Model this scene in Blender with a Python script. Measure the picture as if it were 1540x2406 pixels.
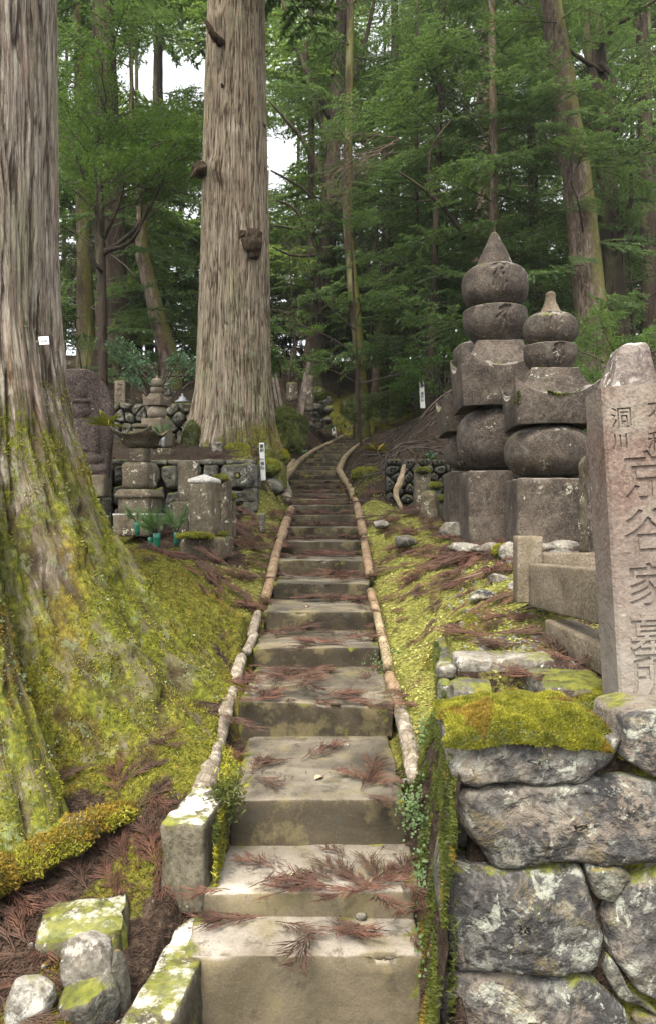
import bpy, math, random
import numpy as np
from mathutils import Vector, Matrix

for o in list(bpy.data.objects):
    bpy.data.objects.remove(o)
scene = bpy.context.scene
col = scene.collection
R = math.radians

# ---------------------------------------------------------------- camera
cam_d = bpy.data.cameras.new("camera")
cam = bpy.data.objects.new("camera", cam_d)
col.objects.link(cam)
cam.location = (0, 0, 0)
cam.rotation_euler = (R(90), 0, 0)
cam_d.sensor_fit = 'VERTICAL'
cam_d.sensor_height = 24
cam_d.lens = 24 * 1800 / 2405
cam_d.clip_start = 0.05
cam_d.clip_end = 500
scene.camera = cam

# ---------------------------------------------------------------- sky, sun, exposure
SUN_EL, SUN_AZ = 58, 200
HAZE = .0006
world = bpy.data.worlds.new("World")
scene.world = world
world.use_nodes = True
wn = world.node_tree
wn.nodes.clear()
sky = wn.nodes.new("ShaderNodeTexSky")
sky.sky_type = 'NISHITA'
sky.sun_disc = False
sky.sun_elevation = R(SUN_EL)
sky.sun_rotation = R(SUN_AZ)
sky.air_density = 1.0
sky.dust_density = 4.0
sky.ozone_density = 1.0
hs = wn.nodes.new("ShaderNodeHueSaturation")
hs.inputs['Saturation'].default_value = 0.12
bg = wn.nodes.new("ShaderNodeBackground")
bg.inputs['Strength'].default_value = 0.15
wo = wn.nodes.new("ShaderNodeOutputWorld")
wn.links.new(sky.outputs[0], hs.inputs['Color'])
wn.links.new(hs.outputs[0], bg.inputs['Color'])
wn.links.new(bg.outputs[0], wo.inputs['Surface'])
sun_d = bpy.data.lights.new("sun", 'SUN')
sun_d.energy = 1.5
sun_d.angle = R(24)
sun_d.color = (1.0, 0.87, 0.68)
sun = bpy.data.objects.new("sun", sun_d)
col.objects.link(sun)
_az, _el = R(SUN_AZ), R(SUN_EL)
_sd = Vector((math.sin(_az) * math.cos(_el), math.cos(_az) * math.cos(_el), math.sin(_el)))
sun.rotation_euler = _sd.to_track_quat('Z', 'Y').to_euler()
sun.location = (0, 0, 30)
vs = scene.view_settings
vs.view_transform = 'Standard'
vs.look = 'None'
vs.exposure = 1.85
vs.gamma = 1.0
vs.use_curve_mapping = False
scene.cycles.max_bounces = 6
scene.cycles.transparent_max_bounces = 4

# ---------------------------------------------------------------- numpy noise
def _h(ix, iy, iz, seed):
    n = (ix.astype(np.int64) * 374761393 + iy.astype(np.int64) * 668265263 + iz.astype(np.int64) * 1274126177 + seed * 144665) & 0xffffffff
    n = ((n ^ (n >> 13)) * 1274126177) & 0xffffffff
    n = n ^ (n >> 16)
    return (n & 0xffff) / 65535.0

def vn(P, seed=0):
    P = np.asarray(P, float)
    f = np.floor(P); t = P - f; t = t * t * (3 - 2 * t)
    i = f.astype(np.int64)
    x, y, z = i[..., 0], i[..., 1], i[..., 2]
    tx, ty, tz = t[..., 0], t[..., 1], t[..., 2]
    r = 0
    for dx in (0, 1):
        for dy in (0, 1):
            for dz in (0, 1):
                w = (tx if dx else 1 - tx) * (ty if dy else 1 - ty) * (tz if dz else 1 - tz)
                r = r + w * _h(x + dx, y + dy, z + dz, seed)
    return r * 2 - 1

def fbm(P, octv=4, seed=0, gain=.5):
    P = np.asarray(P, float)
    a, s, r = 1., 0., 0.
    for k in range(octv):
        r = r + a * vn(P * (2.03 ** k) + k * 17.3, seed + k)
        s += a; a *= gain
    return r / s

def ss(a, b, x):
    t = np.clip((x - a) / (b - a), 0, 1)
    return t * t * (3 - 2 * t)

def v3(x, y, z):
    x, y, z = np.broadcast_arrays(np.asarray(x, float), y, z)
    return np.stack([x, y, z], -1)

# pixel of the 1540 px wide picture + depth -> point
def P(px, py, d):
    return Vector(((px - 770) / 1800 * d, d, (1202.5 - py) / 1800 * d))

# ---------------------------------------------------------------- mesh helpers
def mesh_from(name, V, F, mats=None, smooth=True, mi=None):
    """F: list of (m,k) int arrays, or one array"""
    V = np.asarray(V, np.float32).reshape(-1, 3)
    if not isinstance(F, list):
        F = [F]
    F = [np.asarray(f, np.int32) for f in F if len(f)]
    me = bpy.data.meshes.new(name)
    me.vertices.add(len(V))
    me.vertices.foreach_set('co', V.ravel())
    nl = sum(f.size for f in F)
    npoly = sum(len(f) for f in F)
    me.loops.add(nl)
    me.polygons.add(npoly)
    me.loops.foreach_set('vertex_index', np.concatenate([f.ravel() for f in F]))
    tot = np.concatenate([np.full(len(f), f.shape[1], np.int32) for f in F])
    st = np.concatenate([[0], np.cumsum(tot)[:-1]]).astype(np.int32)
    me.polygons.foreach_set('loop_start', st)
    me.polygons.foreach_set('loop_total', tot)
    if mi is not None:
        me.polygons.foreach_set('material_index', np.asarray(mi, np.int32))
    me.polygons.foreach_set('use_smooth', np.full(npoly, smooth))
    for m in (mats if isinstance(mats, (list, tuple)) else [mats]):
        if m is not None:
            me.materials.append(m)
    me.update(calc_edges=True)
    return me

def link(name, me, parent=None, label=None, cat=None, group=None, kind=None, loc=None, rot=None):
    o = bpy.data.objects.new(name, me)
    col.objects.link(o)
    if parent is not None:
        o.parent = parent
    if loc is not None:
        o.location = loc
    if rot is not None:
        o.rotation_euler = rot
    if label: o['label'] = label
    if cat: o['category'] = cat
    if group: o['group'] = group
    if kind: o['kind'] = kind
    return o

def thing(name, label, cat, loc=(0, 0, 0), rz=0, group=None, rot=None):
    return link(name, None, None, label, cat, group, None, loc, rot or (0, 0, rz))

class MB:
    """collects pieces into one mesh"""
    def __init__(s):
        s.V, s.Q, s.T, s.n = [], [], [], 0
        s.qm, s.tm = [], []
    def add(s, V, Q=None, T=None, m=0):
        V = np.asarray(V, float).reshape(-1, 3)
        if Q is not None and len(Q):
            Q = np.asarray(Q, int).reshape(-1, 4) + s.n; s.Q.append(Q); s.qm.append(np.full(len(Q), m))
        if T is not None and len(T):
            T = np.asarray(T, int).reshape(-1, 3) + s.n; s.T.append(T); s.tm.append(np.full(len(T), m))
        s.V.append(V); s.n += len(V)
        return s
    def mesh(s, name, mats, smooth=True):
        F, mi = [], []
        if s.Q: F.append(np.concatenate(s.Q)); mi += s.qm
        if s.T: F.append(np.concatenate(s.T)); mi += s.tm
        return mesh_from(name, np.concatenate(s.V), F, mats, smooth, np.concatenate(mi))

def grid_faces(nu, nv, wrap_u=False, off=0):
    """vertex index = v*nu+u"""
    u = np.arange(nu if wrap_u else nu - 1); v = np.arange(nv - 1)
    U, W = np.meshgrid(u, v)
    U = U.ravel(); W = W.ravel(); U1 = (U + 1) % nu
    return np.stack([W * nu + U, W * nu + U1, (W + 1) * nu + U1, (W + 1) * nu + U], 1) + off

def tube(pts, rad, sides=8, wob=0, seed=0, cap=True, ws=8.):
    pts = np.array([list(p) for p in pts], float)
    n = len(pts)
    rad = np.broadcast_to(np.asarray(rad, float), (n,)) if np.ndim(rad) == 0 or len(np.atleast_1d(rad)) == n else np.interp(np.linspace(0, 1, n), np.linspace(0, 1, len(rad)), rad)
    T = np.gradient(pts, axis=0)
    T /= np.linalg.norm(T, axis=1)[:, None] + 1e-9
    ref = np.array([0, 0, 1.]) if abs(T[:, 2]).mean() < .8 else np.array([0, 1., 0])
    A = np.cross(T, ref); A /= np.linalg.norm(A, axis=1)[:, None] + 1e-9
    B = np.cross(A, T)
    th = np.linspace(0, 2 * np.pi, sides, endpoint=False)
    V = pts[:, None, :] + rad[:, None, None] * (np.cos(th)[None, :, None] * A[:, None, :] + np.sin(th)[None, :, None] * B[:, None, :])
    if wob:
        D = V - pts[:, None, :]
        V = pts[:, None, :] + D * (1 + wob * fbm(V * ws + seed, 3, seed))[..., None]
    V = V.reshape(-1, 3)
    Q = grid_faces(sides, n, True)
    Tt = None
    if cap:
        V = np.concatenate([V, pts[:1], pts[-1:]])
        i = np.arange(sides); j = (i + 1) % sides
        Tt = np.concatenate([np.stack([np.full(sides, n * sides), j, i], 1),
                             np.stack([np.full(sides, n * sides + 1), (n - 1) * sides + i, (n - 1) * sides + j], 1)])
    return V, Q, Tt

def smooth_path(pts, n):
    pts = np.array([list(p) for p in pts], float)
    m = len(pts)
    t = np.linspace(0, m - 1, n)
    out = np.zeros((n, 3))
    for k, tt in enumerate(t):
        i = min(int(tt), m - 2); f = tt - i
        p0, p1, p2, p3 = pts[max(i - 1, 0)], pts[i], pts[i + 1], pts[min(i + 2, m - 1)]
        out[k] = .5 * ((2 * p1) + (-p0 + p2) * f + (2 * p0 - 5 * p1 + 4 * p2 - p3) * f * f + (-p0 + 3 * p1 - 3 * p2 + p3) * f ** 3)
    return out

_cube_cache = {}
def cube_surface(nx, ny, nz):
    key = (nx, ny, nz)
    if key in _cube_cache:
        return _cube_cache[key]
    V, Q, n = [], [], 0
    for ax, (a, b) in ((0, (1, 2)), (1, (2, 0)), (2, (0, 1))):
        N = (nx, ny, nz)
        na, nb = N[a], N[b]
        A, B = np.meshgrid(np.linspace(-1, 1, na + 1), np.linspace(-1, 1, nb + 1))
        for s in (-1, 1):
            p = np.zeros((A.size, 3)); p[:, ax] = s; p[:, a] = A.ravel(); p[:, b] = B.ravel()
            q = grid_faces(na + 1, nb + 1)
            if s < 0: q = q[:, ::-1]
            V.append(p); Q.append(q + n); n += len(p)
    V = np.concatenate(V); Q = np.concatenate(Q)
    k = np.round(V * 4096).astype(np.int64)
    _, idx, inv = np.unique(k, axis=0, return_index=True, return_inverse=True)
    V = V[idx]; Q = inv.ravel()[Q]
    _cube_cache[key] = (V, Q)
    return V, Q

def rbox(sx, sy, sz, bev=.01, seg=.04, noise=.003, ns=9., seed=0, taper=(1, 1), top=None, chip=0.):
    """rounded, slightly uneven block; base at z=0, centred in x, y"""
    n = [int(min(40, max(3, round(s / seg)))) for s in (sx, sy, sz)]
    V, Q = cube_surface(*n)
    # push rows near the edges so the bevel has vertices
    h = np.array([sx, sy, sz]) / 2
    b = min(bev, h.min() * .95)
    W = V.copy()
    for a in range(3):
        m = n[a]
        k = np.round((V[:, a] + 1) / 2 * m).astype(int)
        pos = np.linspace(-h[a] + b, h[a] - b, m - 1)
        pos = np.concatenate([[-h[a]], pos, [h[a]]])
        W[:, a] = pos[k]
    core = np.clip(W, -(h - b), h - b)
    D = W - core
    L = np.linalg.norm(D, axis=1)[:, None]
    S = np.where(L > 1e-9, core + D / (L + 1e-12) * b, W)
    nrm = np.where(L > 1e-9, D / (L + 1e-12), V)
    if noise:
        S = S + nrm * (fbm(S * ns + seed * 3.7, 4, seed) * noise)[:, None]
    if chip:
        e = (np.abs(W) > (h - b * 1.01)).sum(1) >= 2
        c = np.clip(fbm(S * 7 + seed, 3, seed + 5), 0, 1)
        S = S - nrm * (e * c * chip)[:, None]
    S[:, 2] += h[2]
    f = S[:, 2] / sz
    S[:, 0] *= 1 + (taper[0] - 1) * f
    S[:, 1] *= 1 + (taper[1] - 1) * f
    if top is not None:      # pyramid top
        hh, tz = top
        m = np.clip((S[:, 2] - (sz - tz)) / tz, 0, 1)
        rr = np.maximum(abs(S[:, 0]) / (sx / 2), abs(S[:, 1]) / (sy / 2))
        S[:, 2] += m * hh * np.clip(1 - rr, 0, 1)
    return S, Q

def bx(name, size, mat, parent=None, loc=(0, 0, 0), rot=(0, 0, 0), **kw):
    prop = {k: kw.pop(k) for k in ('label', 'cat', 'group', 'kind') if k in kw}
    V, Q = rbox(*size, **kw)
    return link(name, mesh_from(name, V, Q, mat), parent, loc=loc, rot=rot, **prop)

def rock_vq(sx, sy, sz, seed, n=10, rough=.06, planes=14):
    rs = np.random.RandomState(seed)
    V, Q = cube_surface(n, n, n)
    D = V / np.linalg.norm(V, axis=1)[:, None]
    N = rs.normal(size=(planes, 3)); N /= np.linalg.norm(N, axis=1)[:, None]
    dist = rs.uniform(.72, 1.0, planes)
    dt = D @ N.T
    r = np.where(dt > .05, dist[None] / np.maximum(dt, .05), 9)
    p = 20.
    r = (np.sum(r ** -p, 1)) ** (-1 / p)
    r = np.minimum(r, 1.15)
    r = r * (1 + rough * fbm(D * 3 + seed, 4, seed))
    return D * r[:, None] * np.array([sx, sy, sz]) / 2, Q

def lathe(prof, nseg=64, seed=0, noise=.004, ns=6., theta=None):
    """prof: list of (r, z)"""
    prof = np.asarray(prof, float)
    th = np.linspace(0, 2 * np.pi, nseg, endpoint=False) if theta is None else theta
    nseg = len(th)
    X = prof[:, 0][:, None] * np.cos(th)[None]
    Y = prof[:, 0][:, None] * np.sin(th)[None]
    Z = np.broadcast_to(prof[:, 1][:, None], X.shape)
    V = np.stack([X, Y, Z], -1).reshape(-1, 3)
    Q = grid_faces(nseg, len(prof), True)
    if noise:
        d = V.copy(); d[:, 2] -= prof[:, 1].mean()
        d /= np.linalg.norm(d, axis=1)[:, None] + 1e-6
        V = V + d * (fbm(V * ns + seed * 1.3, 4, seed) * noise)[:, None]
    return V, Q

def superprof(rx, z0, z1, n=40, p=2.0, rb=None, rt=None, ptop=None):
    """profile of a rounded stone from z0 to z1, blunted to radius rb at the bottom, rt at the top"""
    zc, hz = (z0 + z1) / 2, (z1 - z0) / 2
    a = np.linspace(-np.pi / 2, np.pi / 2, n)
    c, s = np.cos(a), np.sin(a)
    pp = np.where(s > 0, ptop or p, p)
    r = rx * np.sign(c) * np.abs(c) ** (2 / pp)
    z = zc + hz * np.sign(s) * np.abs(s) ** (2 / pp)
    r = np.maximum(r, 1e-4)
    return list(zip(r, z))

# ---------------------------------------------------------------- material helper
class NT:
    def __init__(s, name):
        s.m = bpy.data.materials.new(name); s.m.use_nodes = True
        s.t = s.m.node_tree; s.t.nodes.clear()
        s.out = s.n('ShaderNodeOutputMaterial')
        s.b = s.n('ShaderNodeBsdfPrincipled')
        s.l(s.b.outputs[0], s.out.inputs['Surface'])
        s.tc = s.n('ShaderNodeTexCoord'); s.geo = s.n('ShaderNodeNewGeometry')
        s.oi = s.n('ShaderNodeObjectInfo')
    def n(s, t, **k):
        x = s.t.nodes.new(t)
        for a, b in k.items(): setattr(x, a, b)
        return x
    def l(s, a, b): s.t.links.new(a, b)
    def put(s, sock, v):
        if isinstance(v, bpy.types.NodeSocket): s.l(v, sock)
        elif v is not None:
            if isinstance(v, (tuple, list)) and len(v) == 3 and sock.type == 'RGBA': v = (*v, 1)
            sock.default_value = v
    def math(s, op, a, b=None, c=None, clamp=False):
        x = s.n('ShaderNodeMath', operation=op, use_clamp=clamp)
        s.put(x.inputs[0], a)
        if b is not None: s.put(x.inputs[1], b)
        if c is not None: s.put(x.inputs[2], c)
        return x.outputs[0]
    def vm(s, op, a, b=None):
        x = s.n('ShaderNodeVectorMath', operation=op)
        s.put(x.inputs[0], a)
        if b is not None: s.put(x.inputs[1], b)
        return x.outputs[0]
    def coord(s, kind='Object', scale=(1, 1, 1), rnd=True):
        v = s.tc.outputs[kind] if kind != 'World' else s.geo.outputs['Position']
        if rnd:
            k = s.math('MULTIPLY', s.oi.outputs['Random'], 37.)
            cb = s.n('ShaderNodeCombineXYZ')
            for i in range(3): s.l(k, cb.inputs[i])
            v = s.vm('ADD', v, cb.outputs[0])
        return s.vm('MULTIPLY', v, scale) if tuple(scale) != (1, 1, 1) else v
    def noise(s, v, sc, det=4, ro=.55, dist=0, out=0):
        x = s.n('ShaderNodeTexNoise')
        s.l(v, x.inputs['Vector'])
        x.inputs['Scale'].default_value = sc; x.inputs['Detail'].default_value = det
        x.inputs['Roughness'].default_value = ro; x.inputs['Distortion'].default_value = dist
        return x.outputs[out]
    def vor(s, v, sc, feat='F1', out='Distance', rnd=1):
        x = s.n('ShaderNodeTexVoronoi', feature=feat)
        s.l(v, x.inputs['Vector']); x.inputs['Scale'].default_value = sc
        x.inputs['Randomness'].default_value = rnd
        return x.outputs[out]
    def ramp(s, f, stops, interp='LINEAR'):
        x = s.n('ShaderNodeValToRGB')
        x.color_ramp.interpolation = interp
        e = x.color_ramp.elements
        while len(e) < len(stops): e.new(.5)
        for i, (p, c) in enumerate(stops):
            e[i].position = p
            c = (c, c, c) if not isinstance(c, (tuple, list)) else c
            e[i].color = (*c, 1)
        s.l(f, x.inputs[0])
        return x.outputs[0]
    def step(s, f, a, b):
        x = s.n('ShaderNodeMapRange', interpolation_type='SMOOTHSTEP')
        s.put(x.inputs['Value'], f); x.inputs['From Min'].default_value = a; x.inputs['From Max'].default_value = b
        return x.outputs[0]
    def mix(s, f, a, b, mode='MIX'):
        x = s.n('ShaderNodeMix', data_type='RGBA', blend_type=mode)
        s.put(x.inputs[0], f); s.put(x.inputs[6], a); s.put(x.inputs[7], b)
        return x.outputs[2]
    def nz(s):
        x = s.n('ShaderNodeSeparateXYZ'); s.l(s.geo.outputs['Normal'], x.inputs[0]); return x.outputs[2]
    def sep(s, v, i):
        x = s.n('ShaderNodeSeparateXYZ'); s.l(v, x.inputs[0]); return x.outputs[i]
    def bump(s, hs):
        prev = None
        for h, st, dist in hs:
            x = s.n('ShaderNodeBump'); x.inputs['Strength'].default_value = st; x.inputs['Distance'].default_value = dist
            s.l(h, x.inputs['Height'])
            if prev is not None: s.l(prev, x.inputs['Normal'])
            prev = x.outputs[0]
        s.l(prev, s.b.inputs['Normal'])
    def done(s, c, rough=.85, spec=.3):
        s.put(s.b.inputs['Base Color'], c); s.put(s.b.inputs['Roughness'], rough)
        s.b.inputs['Specular IOR Level'].default_value = spec
        return s.m

MOSS_A, MOSS_B, MOSS_C = (.15, .155, .022), (.05, .062, .012), (.15, .095, .025)

def moss_colour(t, v):
    n1 = t.noise(v, 3.0, 3, .6)
    n2 = t.noise(v, 22, 3, .6)
    c = t.ramp(n2, [(.3, MOSS_B), (.62, MOSS_A)])
    return t.mix(t.step(n1, .58, .72), c, t.ramp(n2, [(.3, (.09, .06, .012)), (.65, MOSS_C)]))

def stone_mat(name, cols, big=3., crust=0., patch=0., fine=60., lich=(.45, .44, .38), lich_amt=.5, moss_up=.0, moss_any=0., bumpk=1., stain=(.05, .045, .035), stain_amt=.5, speck=.5, lsc=7.):
    t = NT(name)
    cols = [tuple(x * m_ for x in c_) for c_, m_ in zip(cols, (.5, .72, .9))]
    v = t.coord()
    a = t.noise(v, big, 6, .7, .4)
    c = t.ramp(a, [(.34, cols[0]), (.5, cols[1]), (.66, cols[2])])
    f = t.noise(v, fine, 2, .7)
    c = t.mix(t.math('MULTIPLY', t.step(f, .52, .68), speck), c, tuple(min(1, x * 1.9 + .02) for x in cols[1]))
    c = t.mix(t.math('MULTIPLY', t.step(f, .48, .36), speck), c, tuple(x * .35 for x in cols[1]))
    st = t.noise(t.vm('MULTIPLY', v, (1, 1, .35)), big * 1.7, 5, .7)
    c = t.mix(t.math('MULTIPLY', t.step(st, .5, .68), stain_amt), c, stain)
    l1 = t.noise(v, lsc, 6, .72, .3)
    l2 = t.noise(v, lsc * 6, 3, .7)
    th = .70 - .14 * lich_amt
    lm = t.step(t.math('ADD', l1, t.math('MULTIPLY', t.math('SUBTRACT', l2, .5), .35)), th, th + .05)
    lc = t.mix(l2, lich, tuple(min(1, x * 1.35) for x in lich))
    c = t.mix(t.math('MULTIPLY', lm, min(1, lich_amt + .25)), c, lc)
    if patch:
        for sc_, off, cc, am in ((2.3, 5, (.12, .095, .05), .75), (1.9, 21, (.19, .155, .12), .7), (4.3, 9, (.21, .21, .175), .55), (2.6, 13, (.028, .028, .03), .85), (5.6, 0, tuple(min(1, x * .95) for x in lich), .6)):
            pn = t.noise(t.vm('ADD', v, (off, off, off)), sc_ * 1.5, 7, .76, .5)
            c = t.mix(t.math('MULTIPLY', t.step(pn, .55, .60), am * patch), c, cc)
    if crust:
        cn_ = t.math('ADD', t.noise(v, 8, 6, .75), t.math('MULTIPLY', t.step(t.nz(), .4, .9), .3))
        c = t.mix(t.math('MULTIPLY', t.step(cn_, .74, .82), crust), c, (.50, .48, .43))
    if moss_up or moss_any:
        mn = t.noise(v, 4.5, 5, .68)
        up = t.math('MULTIPLY', t.step(t.nz(), .25, .95), moss_up * .42)
        k = t.math('ADD', t.math('ADD', mn, up), moss_any * .3)
        k = t.math('ADD', k, t.math('MULTIPLY', t.math('SUBTRACT', t.noise(v, 34, 3, .7), .5), .22))
        mf = t.math('MULTIPLY', t.step(k, .66, .80), .92)
        c = t.mix(mf, c, moss_colour(t, v))
    t.bump([(a, .35 * bumpk, .05), (f, .5 * bumpk, .004), (t.noise(v, 18, 4, .65), .5 * bumpk, .015)])
    return t.done(c, .9, .25)

M = {}
M['granite_pink'] = stone_mat('pink_granite', [(.13, .072, .058), (.18, .125, .10), (.21, .185, .15)], big=2.2, fine=90, lich=(.36, .34, .27), lich_amt=.35, stain_amt=.25, speck=.45)
M['granite_brown'] = stone_mat('dark_brown_granite', [(.04, .030, .024), (.070, .055, .044), (.125, .102, .082)], big=3.2, crust=.25, patch=.18, fine=70, lich=(.30, .29, .23), lich_amt=.45, moss_up=.30, moss_any=.05, stain=(.035, .028, .02), stain_amt=.5, speck=.65)
M['granite_tan'] = stone_mat('tan_granite', [(.12, .09, .062), (.17, .138, .098), (.225, .19, .14)], big=2.5, fine=80, lich=(.42, .4, .33), lich_amt=.25, moss_up=.05, stain=(.09, .075, .045), stain_amt=.6, speck=.5)
M['stone_old'] = stone_mat('weathered_grave_stone', [(.075, .06, .04), (.13, .105, .07), (.19, .165, .115)], big=3.2, fine=55, lich=(.40, .38, .30), lich_amt=.75, moss_up=.5, moss_any=.1, stain_amt=.6, lsc=9)
M['stone_stele'] = stone_mat('reddish_stele_stone', [(.042, .029, .025), (.068, .049, .043), (.10, .076, .066)], big=3, fine=45, lich=(.26, .22, .18), lich_amt=.5, moss_any=.05, speck=.8)
M['stone_wall'] = stone_mat('grey_wall_stone', [(.035, .035, .037), (.085, .08, .074), (.19, .165, .13)], big=2.6, fine=38, lich=(.38, .40, .33), lich_amt=.45, moss_up=.3, moss_any=.12, bumpk=2.2, stain=(.035, .034, .03), stain_amt=.45, speck=.5, lsc=9., patch=.8)
M['stone_rubble'] = stone_mat('rubble_wall_stone', [(.055, .053, .042), (.10, .095, .075), (.16, .15, .12)], big=5, fine=40, lich=(.32, .34, .27), lich_amt=.6, moss_up=.45, moss_any=.16, bumpk=1.8, patch=.45)
M['stone_dark'] = stone_mat('damp_dark_stone', [(.03, .03, .024), (.055, .052, .042), (.09, .085, .065)], big=4, fine=40, lich=(.2, .21, .16), lich_amt=.35, moss_up=.3, moss_any=.16)
M['stone_pale'] = stone_mat('pale_grey_stone', [(.09, .08, .064), (.15, .135, .11), (.25, .235, .195)], crust=.2, patch=.5, big=5, fine=50, lich=(.55, .55, .5), lich_amt=.5, moss_up=.3, moss_any=.02, bumpk=1.2)
M['lichen_cap'] = stone_mat('white_lichen_stone', [(.5, .47, .42), (.6, .58, .53), (.35, .31, .25)], big=6, fine=40, lich=(.7, .68, .64), lich_amt=.7, stain_amt=.2)

def step_mat():
    t = NT('worn_concrete_step')
    v = t.coord('World', rnd=False)
    a = t.noise(v, 2.6, 5, .6, .5)
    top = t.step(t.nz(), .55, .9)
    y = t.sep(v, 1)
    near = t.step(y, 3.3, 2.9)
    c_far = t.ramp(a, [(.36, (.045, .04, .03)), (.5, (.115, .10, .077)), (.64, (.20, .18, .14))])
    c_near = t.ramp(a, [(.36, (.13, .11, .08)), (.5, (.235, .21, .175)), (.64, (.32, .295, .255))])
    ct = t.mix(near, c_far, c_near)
    cr = t.mix(near, t.ramp(a, [(.36, (.016, .013, .008)), (.64, (.055, .044, .028))]), t.ramp(a, [(.36, (.075, .062, .038)), (.64, (.155, .128, .086))]))  # risers darker than treads: their occlusion shade is put into the colour
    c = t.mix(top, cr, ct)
    dk = t.noise(v, 5, 6, .75, .6)
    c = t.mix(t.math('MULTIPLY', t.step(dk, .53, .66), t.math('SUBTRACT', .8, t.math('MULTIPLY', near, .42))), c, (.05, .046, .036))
    f = t.noise(v, 130, 2, .7)
    c = t.mix(t.math('MULTIPLY', t.step(f, .5, .7), .05), c, (.45, .41, .34))
    c = t.mix(t.math('MULTIPLY', t.step(f, .5, .32), .3), c, (.06, .05, .035))
    # yellowish algae film and moss
    al = t.noise(v, 4.2, 5, .7)
    c = t.mix(t.math('MULTIPLY', t.step(al, .50, .62), .5), c, (.16, .135, .065))
    al2 = t.noise(v, 7.5, 6, .78)
    c = t.mix(t.math('MULTIPLY', t.step(al2, .55, .62), .55), c, (.055, .045, .028))
    ed = t.n('ShaderNodeAttribute', attribute_name='edge').outputs['Fac']
    mk = t.math('ADD', t.noise(v, 9, 5, .7), t.math('MULTIPLY', ed, .27))
    c = t.mix(t.math('MULTIPLY', t.step(mk, .72, .80), .85), c, moss_colour(t, v))
    t.bump([(a, .3, .03), (f, .4, .003), (t.noise(v, 25, 4, .7), .5, .008)])
    return t.done(c, .9, .2)
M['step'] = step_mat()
M['stone_crusty'] = stone_mat('crusted_headstone', [(.07, .05, .045), (.14, .11, .10), (.2, .17, .15)], big=5, fine=45, lich=(.5, .48, .43), lich_amt=.6, crust=.9, patch=.5, bumpk=1.6)
M['kerb_stone'] = stone_mat('kerb_concrete', [(.055, .045, .028), (.09, .078, .05), (.14, .125, .09)], big=4, fine=60, lich=(.4, .38, .32), lich_amt=.35, crust=.85, moss_up=.35, moss_any=.3, stain=(.1, .09, .05), stain_amt=.6)

def sharpen(me, deg=38):
    import bmesh
    bm = bmesh.new(); bm.from_mesh(me)
    for e in bm.edges:
        if len(e.link_faces) == 2 and e.calc_face_angle(0) > R(deg): e.smooth = False
    bm.to_mesh(me); bm.free()
    return me
def log_mat(name, c1, c2, c3, lum=1):
    t = NT(name)
    v = t.coord()
    a = t.noise(v, 7, 5, .65, .3)
    g = t.noise(t.vm('MULTIPLY', v, (1, .25, 1)), 26, 4, .7)
    c = t.ramp(a, [(.3, c1), (.52, c2), (.7, c3)])
    c = t.mix(t.math('MULTIPLY', t.step(g, .52, .66), .55), c, tuple(x * .45 for x in c1))
    fl = t.vor(t.vm('MULTIPLY', v, (1, .5, 1)), 28, 'DISTANCE_TO_EDGE')
    c = t.mix(t.math('MULTIPLY', t.step(fl, .09, .0), .6), c, (.06, .04, .025))
    mo = t.noise(v, 6.5, 5, .7)
    c = t.mix(t.step(mo, .56, .66), c, (.07, .06, .022))
    c = t.mix(t.math('MULTIPLY', t.step(t.noise(v, 11, 5, .75), .56, .62), .7), c, tuple(x * 1.3 for x in c3))
    t.bump([(g, .8, .012), (t.noise(v, 60, 3), .5, .003)])
    return t.done(c, .9, .2)
M['log_pale'] = log_mat('pale_log_edging', (.12, .098, .074), (.21, .18, .14), (.33, .295, .24))
M['log_orange'] = log_mat('orange_log_edging', (.15, .10, .06), (.24, .165, .10), (.28, .225, .165))
M['log_tan'] = log_mat('tan_log_edging', (.17, .125, .075), (.25, .195, .12), (.29, .235, .16))

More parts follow.
